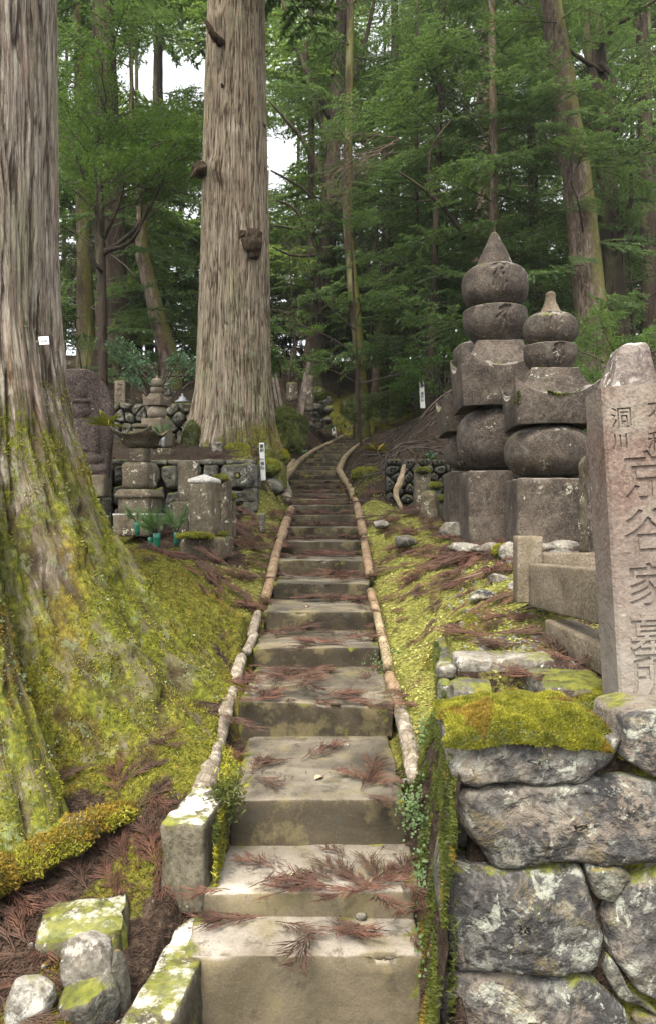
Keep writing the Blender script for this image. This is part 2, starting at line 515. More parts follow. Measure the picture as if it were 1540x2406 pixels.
def bark_mat(name, cols, crack, red, moss_lo=None, moss_hi=None, vs_=(16, 16, 1.5), green=.4, lichen=.35, moss_side=0):
    t = NT(name)
    v = t.coord('Object', rnd=False)
    vo = v
    if name in ('grey_cedar_bark', 'tan_cedar_bark'): v = t.n('ShaderNodeAttribute', attribute_name='bark').outputs['Vector']
    vv = t.vm('MULTIPLY', v, vs_)
    wob = t.noise(v, 1.3, 3, .5, 0, 1)
    vv = t.vm('ADD', vv, t.vm('MULTIPLY', wob, (1.1, 1.1, .5)))
    a = t.noise(vv, 1.0, 6, .68, .25)
    b = t.noise(t.vm('MULTIPLY', v, (vs_[0] * 3.2, vs_[1] * 3.2, vs_[2] * 2.6)), 1., 4, .7)
    big = t.noise(t.vm('MULTIPLY', v, (2.2, 2.2, .7)), 1., 4, .6)
    c = t.ramp(a, [(.34, cols[0]), (.5, cols[1]), (.64, cols[2])])
    c = t.mix(t.math('MULTIPLY', t.step(b, .45, .66), .5), c, tuple(x * 1.3 for x in cols[2]))
    c = t.mix(t.math('MULTIPLY', t.step(t.noise(t.vm('MULTIPLY', v, (9, 9, .9)), 1., 4, .7), .54, .66), .6), c, red)
    c = t.mix(t.math('MULTIPLY', t.step(big, .48, .66), green), c, (.19, .20, .09))
    fl_ = t.noise(t.vm('ADD', t.vm('MULTIPLY', v, (75, 75, 2.6)), t.vm('MULTIPLY', wob, (1.5, 1.5, .4))), 1., 4, .7)
    c = t.mix(t.math('MULTIPLY', t.step(fl_, .53, .60), .75), c, tuple(x * .35 for x in cols[1]))
    c = t.mix(t.math('MULTIPLY', t.step(fl_, .46, .38), .3), c, tuple(min(1, x * 1.1) for x in cols[2]))
    att = t.n('ShaderNodeAttribute', attribute_name='crack').outputs['Fac']
    c = t.mix(t.math('MULTIPLY', t.step(a, .42, .33), .7), c, crack)
    h_ = t.noise(t.vm('MULTIPLY', v, (vs_[0] * .35, vs_[1] * .35, .5)), 1., 5, .75)
    c = t.mix(t.math('MULTIPLY', t.step(h_, .47, .62), .35), c, tuple(x * .55 for x in cols[1]))
    c = t.mix(t.math('MULTIPLY', t.step(att, .45, 1.0), .6), c, crack)
    if lichen:
        ln = t.noise(v, 11, 6, .75)
        c = t.mix(t.math('MULTIPLY', t.step(ln, .58, .66), lichen), c, (.30, .36, .23))
    if moss_lo is not None:
        v = vo
        z = t.sep(v, 2)
        n = t.noise(v, 2.6, 6, .7)
        k = t.math('ADD', t.step(z, moss_hi, moss_lo), t.math('MULTIPLY', t.math('SUBTRACT', n, .5), 3.0))
        k = t.math('ADD', k, t.math('MULTIPLY', t.sep(t.geo.outputs['Normal'], 0), t.math('MULTIPLY', t.step(z, 2.6, 1.2), .45)))
        k = t.math('ADD', k, t.math('MULTIPLY', t.math('SUBTRACT', t.noise(vv, 2.2, 4, .7), .5), 1.4))
        mf = t.step(k, .55, .85)
        brk = t.noise(t.vm('MULTIPLY', v, (1, 1, .5)), 5.5, 6, .75)
        mf = t.math('MULTIPLY', mf, t.math('SUBTRACT', 1, t.math('MULTIPLY', t.step(brk, .50, .60), .75)))
        c = t.mix(t.step(k, .1, .6), c, t.mix(.68, c, (.05, .038, .02)))
        n2 = t.noise(v, 30, 4, .7); n1 = t.noise(v, 1.7, 4, .6)
        mc = t.ramp(n2, [(.3, (.03, .034, .008)), (.5, (.08, .088, .012)), (.68, (.18, .185, .022))])
        mo = t.ramp(n2, [(.3, (.05, .034, .01)), (.5, (.12, .08, .018)), (.68, (.21, .155, .03))])
        mc = t.mix(t.math('MULTIPLY', t.step(n1, .50, .66), .8), mc, mo)
        c = t.mix(mf, c, mc)
        c = t.mix(t.math('MULTIPLY', t.step(att, .3, .95), .7), c, crack)
        c = t.mix(t.math('MULTIPLY', t.step(a, .42, .34), .45), c, crack)
        ln2 = t.noise(v, 7, 6, .78)
        c = t.mix(t.math('MULTIPLY', t.math('MULTIPLY', t.step(ln2, .56, .6), t.step(z, 2.1, 1.3)), .4), c, (.20, .24, .13))
    if moss_side:
        n = t.noise(v, 2.0, 6, .7)
        x = t.sep(t.geo.outputs['Normal'], 0)
        k = t.math('ADD', t.math('MULTIPLY', x, .5), t.math('MULTIPLY', n, 1.2))
        k = t.math('ADD', k, t.math('MULTIPLY', t.math('SUBTRACT', t.noise(v, 12, 5, .75), .5), 1.1))
        c = t.mix(t.math('MULTIPLY', t.step(k, .72 - moss_side * .25, 1.15 - moss_side * .25), .8), c, t.mix(.45, moss_colour(t, v), (.07, .06, .02)))
    t.bump([(a, 1.0, .03), (b, .7, .008)])
    return t.done(c, .92, .15)
M['bark_main'] = bark_mat('grey_cedar_bark', [(.10, .07, .052), (.25, .20, .155), (.44, .40, .33)], (.035, .022, .015), (.24, .115, .07), .55, 2.5, vs_=(50, 50, 4.2))
M['bark_mid'] = bark_mat('tan_cedar_bark', [(.085, .06, .04), (.21, .165, .115), (.38, .33, .245)], (.035, .02, .012), (.20, .115, .07), -.35, .75, vs_=(30, 30, 2.2), green=.35, lichen=.15)
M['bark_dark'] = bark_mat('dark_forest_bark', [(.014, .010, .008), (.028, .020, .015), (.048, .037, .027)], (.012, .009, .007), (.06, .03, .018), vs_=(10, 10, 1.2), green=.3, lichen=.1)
M['bark_moss'] = bark_mat('mossy_bark', [(.02, .016, .010), (.04, .03, .018), (.07, .053, .034)], (.03, .02, .012), (.12, .07, .04), vs_=(10, 10, 1.4), green=.6, lichen=.2, moss_side=1.0)
M['bark_brown'] = bark_mat('brown_peeling_bark', [(.035, .025, .018), (.08, .058, .044), (.19, .15, .12)], (.04, .026, .018), (.17, .09, .06), vs_=(9, 9, 3), green=.1, lichen=.35, moss_side=.75)
M['burl'] = bark_mat('dark_burl_bark', [(.015, .01, .007), (.035, .024, .015), (.08, .055, .035)], (.01, .007, .005), (.07, .03, .02), vs_=(14, 14, 9), green=.05)

def pillar_mat():
    m = M['granite_pink']; t = m.node_tree
    bs = next(n for n in t.nodes if n.type == 'BSDF_PRINCIPLED')
    src = bs.inputs['Base Color'].links[0].from_socket
    tc = t.nodes.new('ShaderNodeTexCoord'); sx = t.nodes.new('ShaderNodeSeparateXYZ'); t.links.new(tc.outputs['Object'], sx.inputs[0])
    nz_ = t.nodes.new('ShaderNodeTexNoise'); nz_.inputs['Scale'].default_value = 7; nz_.inputs['Detail'].default_value = 6; nz_.inputs['Roughness'].default_value = .7
    t.links.new(tc.outputs['Object'], nz_.inputs['Vector'])
    ad = t.nodes.new('ShaderNodeMath'); ad.operation = 'MULTIPLY_ADD'; t.links.new(nz_.outputs[0], ad.inputs[0]); ad.inputs[1].default_value = 1.6; t.links.new(sx.outputs[2], ad.inputs[2])
    mr = t.nodes.new('ShaderNodeMapRange'); mr.inputs['From Min'].default_value = 1.75; mr.inputs['From Max'].default_value = .85; t.links.new(ad.outputs[0], mr.inputs['Value'])
    mx = t.nodes.new('ShaderNodeMix'); mx.data_type = 'RGBA'; mx.blend_type = 'MIX'
    ml = t.nodes.new('ShaderNodeMath'); ml.operation = 'MULTIPLY'; ml.inputs[1].default_value = .65; t.links.new(mr.outputs[0], ml.inputs[0])
    t.links.new(ml.outputs[0], mx.inputs[0]); t.links.new(src, mx.inputs[6]); mx.inputs[7].default_value = (.23, .215, .185, 1)
    t.links.new(mx.outputs[2], bs.inputs['Base Color'])
pillar_mat()
def simple(name, c, c2=None, sc=12, rough=.8, spec=.3, bump=.3, rnd=True):
    t = NT(name); v = t.coord(rnd=rnd)
    n = t.noise(v, sc, 4, .65)
    t.bump([(n, bump, .01)])
    return t.done(t.ramp(n, [(.35, c), (.65, c2 or c)]), rough, spec)

def leaf_mat(name, dark, light, trans=.45, vary=.5, sc=1.2, rough=.55):
    t = NT(name)
    t.t.nodes.remove(t.b)
    v = t.coord('World', rnd=False)
    n = t.noise(v, sc, 3, .6)
    n2 = t.noise(v, 14, 2, .6)
    k = t.math('ADD', t.math('MULTIPLY', n, .6), t.math('MULTIPLY', n2, .4))
    k = t.math('ADD', k, t.math('MULTIPLY', t.math('SUBTRACT', t.oi.outputs['Random'], .5), .25 * vary))
    c = t.ramp(k, [(.36, dark), (.62, light)])
    b = t.n('ShaderNodeBsdfPrincipled'); t.b = b
    b.inputs['Roughness'].default_value = rough; b.inputs['Specular IOR Level'].default_value = .35
    t.l(c, b.inputs['Base Color'])
    tr = t.n('ShaderNodeBsdfTranslucent')
    t.l(t.mix(.5, c, (.16, .26, .03)), tr.inputs['Color'])
    ms = t.n('ShaderNodeMixShader'); ms.inputs[0].default_value = trans
    t.l(b.outputs[0], ms.inputs[1]); t.l(tr.outputs[0], ms.inputs[2])
    t.l(ms.outputs[0], t.out.inputs['Surface'])
    return t.m
M['leaf_cypress'] = leaf_mat('cypress_leaf', (.033, .070, .030), (.11, .18, .075), .48)
M['leaf_far'] = leaf_mat('far_conifer_leaf', (.06, .10, .03), (.18, .26, .065), .55)  # lighter and yellower than the near leaf; distance haze put into the colour
M['leaf_broad'] = leaf_mat('broad_green_leaf', (.028, .07, .014), (.085, .165, .03), .45)
M['leaf_shrub'] = leaf_mat('blue_green_shrub_leaf', (.03, .075, .04), (.09, .17, .09), .25)
M['moss_tuft'] = leaf_mat('moss_blades', (.12, .12, .012), (.33, .31, .03), .3, sc=3.5)
M['moss_orange'] = leaf_mat('rusty_moss_blades', (.10, .065, .012), (.30, .20, .025), .3, sc=3.5)
M['moss_dark'] = leaf_mat('dark_moss_blades', (.03, .038, .01), (.10, .115, .018), .3, sc=3.5)
M['lichen_leaf'] = leaf_mat('pale_lichen_lobes', (.13, .17, .085), (.29, .34, .20), .2, sc=6)
M['herb'] = leaf_mat('small_herb_leaf', (.17, .18, .035), (.46, .46, .15), .35, sc=2.5)
M['creeper'] = leaf_mat('creeper_leaf', (.03, .06, .018), (.12, .19, .07), .35, sc=5)
M['pine'] = leaf_mat('pine_needle', (.03, .08, .025), (.12, .22, .07), .3)
M['frond'] = simple('dead_cedar_frond', (.034, .017, .012), (.115, .056, .038), sc=9, rough=.75, spec=.2)
M['frond_dark'] = simple('old_cedar_frond', (.03, .017, .012), (.085, .05, .035), sc=9, rough=.8, spec=.2)
M['twig'] = simple('bare_twig', (.03, .022, .017), (.07, .052, .042), sc=6)
M['dry_twig'] = simple('dry_dead_twig', (.09, .06, .045), (.18, .13, .10), sc=6)
M['brush'] = simple('dead_brush', (.014, .010, .007), (.055, .038, .027), sc=3)
M['earth'] = simple('dark_earth', (.008, .006, .004), (.02, .015, .01), sc=8)
M['litter'] = simple('needle_litter', (.025, .014, .009), (.085, .046, .03), sc=2, rnd=False)
M['gravel'] = simple('gravel_grey', (.06, .055, .05), (.24, .23, .20), sc=8, rnd=False)
M['plastic'] = simple('green_plastic_vase', (.012, .12, .075), (.02, .17, .10), sc=3, rough=.4, spec=.5, bump=.05)
M['metal'] = simple('grey_metal', (.2, .22, .24), (.3, .32, .33), sc=5, rough=.35, spec=.6, bump=.05)
M['white_board'] = simple('white_painted_board', (.50, .51, .48), (.62, .62, .59), sc=9, rough=.7)
M['ink'] = simple('black_ink', (.02, .02, .022), (.035, .035, .035), sc=9)
M['wood_old'] = stone_mat('weathered_plank_wood', [(.11, .085, .065), (.20, .16, .125), (.30, .25, .20)], big=6, fine=60, lich_amt=.1, stain_amt=.5, speck=.3)
M['plate'] = simple('white_tag', (.72, .72, .74), (.78, .78, .8), sc=5, rough=.5, bump=.02)
M['beige_leaf'] = simple('fallen_beige_leaf', (.42, .27, .18), (.55, .38, .27), sc=20, rough=.6)
M['yellow_leaf'] = simple('fallen_yellow_leaf', (.5, .42, .10), (.6, .5, .2), sc=20, rough=.6)
# ---------------------------------------------------------------- stair and ground profile
STEPS = [  # y of the tread's front edge, left x, right x, depth
    (2245, 424, 992, 2.56), (2095, 460, 990, 2.80), (1878, 528, 960, 3.19), (1650, 562, 926, 4.10), (1522, 592, 890, 5.03),
    (1437, 618, 886, 5.77), (1370, 640, 870, 6.60), (1315, 652, 864, 7.45), (1272, 658, 852, 8.25), (1238, 666, 846, 9.0),
    (1210, 676, 840, 9.7), (1186, 681, 834, 10.4), (1172, 682, 818, 11.05), (1160, 682, 813, 11.7), (1150, 682, 808, 12.35),
    (1138, 681, 803, 13.0), (1127, 680, 798, 13.7), (1115, 682, 796, 14.4), (1105, 686, 797, 15.1), (1095, 693, 800, 15.8),
    (1085, 700, 805, 16.5), (1076, 707, 810, 17.2), (1067, 716, 815, 17.9), (1058, 725, 822, 18.6), (1049, 736, 830, 19.3),
    (1041, 750, 840, 20.0), (1034, 768, 850, 20.7), (1027, 785, 862, 21.4), (1021, 805, 872, 22.1)]
SD = np.array([s[3] for s in STEPS])
SZ = np.array([(1202.5 - s[0]) / 1800 * s[3] for s in STEPS])
SL = np.array([(s[1] - 770) / 1800 * s[3] for s in STEPS])
SR = np.array([(s[2] - 770) / 1800 * s[3] for s in STEPS])
NS = len(STEPS)
_d = np.concatenate([[0., 1.9, 2.2], SD, [23.0]])
_zl = np.concatenate([[-2.1, -2.1, -2.1], [-2.0], SZ[:-1] - .03, [SZ[-1] - .05]])
_L = np.concatenate([[SL[0]] * 3, SL, [SL[-1] + .05]])
_R = np.concatenate([[SR[0]] * 3, SR, [SR[-1] + .05]])
def stair_lr(Y): return np.interp(Y, _d, _L), np.interp(Y, _d, _R)
def stair_low(Y): return np.interp(Y, _d, _zl)
def stair_top(Y):
    i = np.clip(np.searchsorted(SD, Y, side='right') - 1, -1, NS - 1)
    return np.where(i < 0, -1.62, SZ[np.maximum(i, 0)])

CP = []   # ground control points X, Y, z, kind (moss, herb, litter, soil)
def cp(px, py, d, k='soil'):
    p = P(px, py, d); CP.append((p.x, p.y, p.z, k))
for i in range(NS):
    z = SZ[i] - (.02 if i > 2 else .0)
    CP.append((SL[i] - .10, SD[i], z - .02, 'herb' if 4 < i < 13 else 'litter'))
    if i > 3: CP.append((SR[i] + .10, SD[i], z, 'herb' if 3 < i < 11 else 'litter'))
CP += [(.36, 2.3, -1.55, 'soil'), (.37, 2.8, -1.42, 'soil'), (.40, 3.3, -1.2, 'soil'), (.52, 3.9, -1.02, 'herb')]
for a in [
    (600, 1200, 9.6, 'herb'), (560, 1240, 8.6, 'litter'), (550, 1310, 7.3, 'litter'), (430, 1312, 7.2, 'moss'), (300, 1290, 7.5, 'litter'), (250, 1290, 8.2, 'moss'),
    (450, 1395, 5.2, 'moss'), (520, 1440, 5.2, 'moss'), (400, 1330, 5.6, 'moss'), (480, 1372, 5.8, 'moss'), (350, 1300, 5.8, 'moss'), (300, 1640, 4.0, 'moss'), (280, 1720, 3.7, 'moss'), (560, 1380, 6.4, 'herb'), (540, 1440, 5.7, 'moss'), (575, 1490, 5.1, 'moss'), (530, 1600, 4.35, 'moss'), (490, 1700, 3.8, 'moss'), (455, 1820, 3.35, 'moss'),
    (420, 1560, 4.5, 'moss'), (400, 1700, 3.7, 'moss'), (330, 1830, 3.35, 'moss'), (380, 1900, 3.2, 'soil'), (250, 1960, 3.1, 'litter'), (330, 2050, 2.92, 'moss'), (150, 2080, 2.85, 'litter'),
    (0, 2100, 2.8, 'soil'), (-300, 2100, 2.8, 'soil'), (0, 2300, 2.4, 'litter'), (200, 2180, 2.7, 'moss'), (100, 2400, 2.2, 'moss'), (250, 2440, 2.2, 'soil'), (-400, 2500, 2.1, 'moss'),
    (-300, 1700, 4.5, 'moss'), (-400, 1400, 6.5, 'soil'), (100, 1300, 8, 'soil'), (-300, 1180, 10, 'soil'), (-800, 1150, 12, 'soil'),
    # right verge and plot
    (900, 1480, 5.3, 'herb'), (900, 1540, 4.8, 'herb'), (1000, 1480, 5.0, 'herb'), (960, 1400, 6.0, 'herb'), (1000, 1380, 6.0, 'herb'), (1000, 1300, 7.3, 'herb'), (930, 1330, 7, 'herb'),
    (1100, 1480, 4.4, 'moss'), (1300, 1480, 3.95, 'herb'), (1390, 1520, 3.45, 'gravel'), (1200, 1405, 4.6, 'herb'), (1100, 1400, 5.3, 'herb'), (1250, 1420, 4.1, 'herb'), (1100, 1340, 6.2, 'herb'),
    (1200, 1340, 5.6, 'herb'), (1280, 1290, 6.1, 'gravel'), (1100, 1295, 6.8, 'herb'), (1060, 1250, 8.0, 'herb'), (980, 1230, 8.6, 'herb'), (900, 1240, 8.6, 'herb'), (900, 1200, 9.8, 'herb'),
    (980, 1200, 9.8, 'soil'), (1200, 1240, 8.5, 'soil'), (1500, 1290, 6.5, 'soil'), (1800, 1300, 6.5, 'soil'), (1600, 1230, 9, 'soil'), (1700, 1640, 2.9, 'moss'), (2000, 1640, 2.9, 'moss'), (2200, 1450, 4.2, 'soil'),
    (860, 1130, 12.0, 'moss'), (850, 1150, 11.3, 'moss'), (850, 1105, 13.2, 'moss'), (905, 1120, 12.2, 'soil'), (900, 1140, 11.2, 'soil'), (880, 1175, 10.3, 'herb'),
    # banks beyond
    (900, 1066, 15, 'soil'), (930, 1040, 16.5, 'soil'), (985, 995, 17, 'soil'), (960, 1000, 20, 'moss'), (1050, 935, 16, 'soil'), (1000, 1040, 13, 'soil'), (1100, 1000, 13, 'soil'), (900, 1082, 13.8, 'soil'),
    (1200, 1000, 14, 'soil'), (1500, 1020, 12, 'soil'), (2000, 1050, 12, 'soil'), (880, 1005, 22.5, 'moss'), (800, 990, 23.0, 'moss'), (880, 940, 24.5, 'moss'), (780, 950, 24, 'moss'), (960, 940, 24, 'moss'),
    (1050, 900, 24, 'soil'), (1300, 900, 22, 'soil'), (850, 905, 26.5, 'soil'), (760, 905, 26, 'soil'), (950, 850, 33, 'litter'), (800, 850, 33, 'litter'), (650, 850, 33, 'soil'), (1200, 850, 33, 'soil'), (1700, 850, 33, 'soil'),
    (300, 860, 33, 'soil'), (-200, 860, 33, 'soil'), (2600, 860, 33, 'soil'),
    (730, 1010, 20.5, 'soil'), (700, 990, 18.5, 'moss'), (660, 985, 16, 'moss'), (700, 1030, 17, 'soil'), (645, 1040, 14.0, 'moss'), (640, 1090, 12.5, 'moss'), (655, 1110, 13, 'soil'), (610, 1112, 10.3, 'moss'), (640, 1150, 10.4, 'litter'), (600, 1060, 11.8, 'moss'),
    (560, 1040, 12.5, 'moss'), (540, 1010, 14, 'soil'), (600, 950, 18, 'soil'), (700, 960, 21, 'soil'), (500, 900, 22, 'soil'), (265, 890, 19, 'soil'), (390, 865, 20, 'soil'), (150, 880, 18, 'soil'), (-100, 880, 18, 'soil'), (-500, 900, 18, 'soil'),
    (450, 1228, 9.3, 'litter'), (350, 1238, 9.3, 'litter'), (250, 1245, 9.3, 'moss'), (530, 1222, 9.35, 'litter'), (100, 1245, 9.3, 'moss'), (400, 1262, 8.5, 'litter'), (-200, 1245, 9.3, 'soil'), (450, 1222, 10.3, 'soil'), (250, 1238, 10.3, 'soil'), (980, 1196, 10.6, 'soil'), (1050, 1196, 10.6, 'soil'), (925, 1192, 10.5, 'soil'),
]: cp(*a)
for X, Y, z, k in [(-30, 3, -1.2, 'soil'), (-14, 20, 3.3, 'soil'), (30, 4, 0, 'soil'), (14, 18, 3, 'soil'), (40, 34, 6.5, 'soil'), (-40, 34, 6.5, 'soil'),
                   (-30, 48, 5.4, 'soil'), (0, 48, 5.4, 'soil'), (30, 48, 5.4, 'soil'), (0, 70, 1.5, 'soil'), (-45, 70, 1.5, 'soil'), (45, 70, 1.5, 'soil'), (0, 120, -4, 'soil'), (-100, 120, -4, 'soil'), (100, 120, -4, 'soil'),
                   (-3, 1.0, -1.8, 'soil'), (3, 1.0, -1.8, 'soil'), (-8, 1.0, -1.7, 'soil'), (8, 1.0, -1.4, 'soil'), (0, 1.0, -1.75, 'soil')]:
    CP.append((X, Y, z, k))
CX = np.array([c[0] for c in CP]); CY = np.array([c[1] for c in CP]); CZ = np.array([c[2] for c in CP]); CK = [c[3] for c in CP]
def warp(X, Y):
    Yc = np.maximum(Y, .9)
    return np.stack([X / (Yc + .3) * 2.2, np.log(Yc) * 1.3], -1)
_cw = warp(CX, CY)
def _phi(r): return np.where(r > 1e-9, r * r * np.log(r + 1e-12), 0)
_n = len(CX)
_A = np.zeros((_n + 3, _n + 3))
_A[:_n, :_n] = _phi(np.linalg.norm(_cw[:, None] - _cw[None], axis=-1)) + np.eye(_n) * 2e-4
_A[:_n, _n] = 1; _A[:_n, _n + 1:] = _cw
_A[_n:, :_n] = _A[:_n, _n:].T
_w = np.linalg.solve(_A, np.concatenate([CZ, [0, 0, 0]]))
def rbf(X, Y):
    X = np.asarray(X, float).ravel(); Y = np.asarray(Y, float).ravel()
    out = np.zeros(len(X))
    for a in range(0, len(X), 20000):
        q = warp(X[a:a + 20000], Y[a:a + 20000])
        r = np.linalg.norm(q[:, None] - _cw[None], axis=-1)
        out[a:a + 20000] = _phi(r) @ _w[:_n] + _w[_n] + q @ _w[_n + 1:]
    return out
KINDS_G = ['moss', 'herb', 'litter', 'soil', 'gravel']
def kinds(X, Y):
    q = warp(X, Y)
    w = np.zeros((len(X), 5))
    for a in range(0, len(X), 20000):
        r = np.linalg.norm(q[a:a + 20000, None] - _cw[None], axis=-1)
        k = 1 / (r ** 4 + 1e-5)
        for j, kn in enumerate(KINDS_G):
            m = np.array([c == kn for c in CK])
            w[a:a + 20000, j] = k[:, m].sum(1)
    return w / w.sum(1)[:, None]

XW = lambda Y: .375 + .115 * (Y - 2.35)           # left face of the right-hand plot wall
def gz(X, Y, micro=True):
    shp = np.shape(X)
    X = np.asarray(X, float).ravel(); Y = np.asarray(Y, float).ravel()
    z = rbf(X, Y)
    if micro:
        p = v3(X, Y, 0)
        s = np.clip(Y / 6, .5, 3)
        z = z + fbm(p * 2.2, 4, 3) * .04 * s + fbm(p * 11, 3, 5) * .014 + fbm(p * 1.1, 3, 7) * .05 * np.clip(s - 1, 0, 2) + (fbm(p * .9, 4, 17) * .14 + np.abs(fbm(p * 2.6, 4, 18)) * .10) * (1 - .5 * ss(.6, 1, X) * ss(19, 17, Y)) * ss(11, 14, Y) * ss(.55, 1.1, np.abs(X - np.interp(Y, SD, (SL + SR) / 2)))
    # terraces held by walls
    def rise(z, inside, zt):
        return z + (np.maximum(z, zt) - z) * inside
    n0 = fbm(v3(X, Y, 0) * 3, 3, 9) * .015 if micro else 0
    z = rise(z, ss(9.70, 9.78, Y) * ss(-.93, -.99, X) * ss(30, 20, Y), .60 + .24 * np.clip(Y - 9.6, 0, 2.6) + n0)
    z = rise(z, ss(11.78, 11.9, Y) * ss(-2.0, -2.15, X) * ss(30, 20, Y), 1.62 + .17 * np.clip(Y - 11.7, 0, 9) + n0)
    z = rise(z, ss(10.80, 10.92, Y) * ss(.76, 1.15, X) * ss(14, 11.6, Y), .66 + .28 * np.clip(Y - 10.8, 0, 2) + n0)
    # right-hand plot
    xw = XW(Y)
    ins = ss(xw + .03, xw + .08, X) * ss(2.40, 2.46, Y) * ss(5.0, 4.2, Y)
    zt = np.interp(Y, [2.4, 2.8, 3.4, 4.2, 5], [-.76, -.76, -.70, -.66, -.62]) + n0
    lo = ss(xw + .06, xw + .10, X) * (1 - ss(.93, .96, X)) * ss(2.80, 2.84, Y) * (1 - ss(3.34, 3.37, Y))
    z = np.where(ins > 0, z + (zt - z) * ins * ss(1.9, 1.2, X - 0 * Y) + (np.maximum(z, zt) - z) * ins * (1 - ss(1.9, 1.2, X)), z)
    z = z + (-1.12 - z) * lo
    fr = ss(2.46, 2.40, Y) * ss(xw + .03, xw + .08, X)
    z = z + (-1.72 - z) * fr
    # stair bed
    L, Rr = stair_lr(Y)
    inb = ss(L - .10, L - .02, X) * (1 - ss(Rr + .01, Rr + .07, X)) * (Y < 22.9)
    z = z + (np.minimum(stair_low(Y), z) - z) * inb
    return z.reshape(shp)

def surf(X, Y):
    """ground or tread height"""
    X = np.atleast_1d(np.asarray(X, float)); Y = np.atleast_1d(np.asarray(Y, float))
    z = gz(X, Y)
    L, Rr = stair_lr(Y)
    on = (X > L) & (X < Rr) & (Y > SD[0]) & (Y < 22.5)
    return np.where(on, np.maximum(stair_top(Y), z), z)

_Ys = np.exp(np.linspace(np.log(1.9), np.log(34), 900))
def hit(px, py):
    X = (px - 770) / 1800 * _Ys; Zr = (1202.5 - py) / 1800 * _Ys
    s = surf(X, _Ys)
    i = int(np.argmax(s >= Zr))
    if not (s >= Zr).any(): i = len(_Ys) - 1
    return Vector((X[i], _Ys[i], float(s[i])))

def ground_normal(X, Y, e=.06):
    z = gz(np.array([X - e, X + e, X, X]), np.array([Y, Y, Y - e, Y + e]), False)
    n = Vector((-(z[1] - z[0]) / (2 * e), -(z[3] - z[2]) / (2 * e), 1)); n.normalize()
    return n

# ground sheet
def build_ground():
    Yr = np.concatenate([np.linspace(-40, .4, 12), np.exp(np.linspace(np.log(.8), np.log(2.2), 24)), np.exp(np.linspace(np.log(2.22), np.log(26), 430)), np.exp(np.linspace(np.log(26.3), np.log(80), 46))])
    uc = np.linspace(-.52, .52, 400)
    uo = np.array([-2.2, -2.1, -2.0, -1.9, -1.8, -1.4, -1.1, -.92, -.8, -.72, -.66, -.61, -.57, -.54])
    u = np.concatenate([uo, uc, -uo[::-1]])
    U, YY = np.meshgrid(u, Yr)
    X = U * (np.maximum(YY, 0) + .9)
    Z = gz(X, YY)
    K = kinds(X.ravel(), YY.ravel())
    me = mesh_from('ground', np.stack([X, YY, Z], -1), grid_faces(len(u), len(Yr)), GROUND_MAT)
    a = me.color_attributes.new('cover', 'FLOAT_COLOR', 'POINT')
    c = np.ones((len(K), 4), np.float32); c[:, :3] = K[:, :3]
    a.data.foreach_set('color', c.ravel())
    b = me.attributes.new('gravel', 'FLOAT', 'POINT'); b.data.foreach_set('value', K[:, 4].astype(np.float32))
    return link('ground', me, kind='structure', label='mossy forest ground with soil and dead cedar needles')

def ground_material():
    t = NT('forest_ground')
    v = t.coord('World', rnd=False)
    at = t.n('ShaderNodeAttribute', attribute_name='cover')
    gr = t.n('ShaderNodeAttribute', attribute_name='gravel').outputs['Fac']
    sc = t.n('ShaderNodeSeparateColor'); t.l(at.outputs['Color'], sc.inputs[0])
    n1 = t.noise(v, 3, 6, .7); n2 = t.noise(v, 30, 4, .7); n3 = t.noise(v, 9, 5, .75)
    soil = t.ramp(n2, [(.32, (.018, .012, .008)), (.5, (.042, .029, .02)), (.68, (.085, .062, .044))])
    soil = t.mix(t.math('MULTIPLY', t.step(n1, .42, .6), .6), soil, t.ramp(n2, [(.3, (.022, .014, .010)), (.7, (.062, .041, .029))]))
    moss = t.ramp(n2, [(.3, (.035, .036, .008)), (.5, (.10, .10, .014)), (.68, (.19, .18, .026))])
    moss = t.mix(t.step(n3, .55, .7), moss, t.ramp(n2, [(.3, (.08, .055, .015)), (.65, (.22, .16, .035))]))
    herb = t.ramp(n2, [(.3, (.07, .07, .018)), (.5, (.19, .185, .04)), (.68, (.32, .31, .09))])
    herb = t.mix(t.step(n3, .56, .66), herb, (.13, .09, .05))
    lit = t.ramp(n2, [(.34, (.016, .011, .008)), (.5, (.045, .030, .021)), (.66, (.10, .072, .052))])
    k = t.math('MULTIPLY', t.math('SUBTRACT', n1, .5), 1.5)
    k3 = t.math('MULTIPLY', t.math('SUBTRACT', n3, .5), 1.3)
    c = soil
    c = t.mix(t.step(t.math('ADD', sc.outputs[2], t.math('MULTIPLY', k3, -1.)), .35, .6), c, lit)
    c = t.mix(t.step(t.math('ADD', sc.outputs[1], k3), .35, .5), c, herb)
    c = t.mix(t.step(t.math('ADD', t.math('ADD', sc.outputs[0], k), t.math('MULTIPLY', k3, .4)), .40, .55), c, moss)
    gv = t.vor(v, 45, 'F1', 'Color'); 
    c = t.mix(t.step(t.math('ADD', gr, k3), .4, .6), c, t.mix(.5, t.ramp(t.sep(gv, 0), [(0, (.08, .075, .065)), (1, (.36, .35, .32))]), (.16, .15, .13)))
    t.bump([(n1, .6, .08), (n2, 1.0, .04), (n3, .8, .05), (t.noise(v, 90, 3, .7), .8, .006)])
    return t.done(c, .95, .15)
GROUND_MAT = ground_material()
build_ground()
hz = NT('forest_haze'); hz.t.nodes.remove(hz.b)
hv = hz.n('ShaderNodeVolumePrincipled'); hv.inputs['Color'].default_value = (.93, .97, .95, 1); hv.inputs['Density'].default_value = HAZE; hv.inputs['Anisotropy'].default_value = .2
hz.l(hv.outputs[0], hz.out.inputs['Volume'])
hV, hQ = cube_surface(1, 1, 1)
haze = link('haze', mesh_from('haze', hV * [190, 66, 22.5] + [0, 21, 9.5], hQ, hz.m, False), kind='stuff', label='thin pale air between the camera and the far trees')

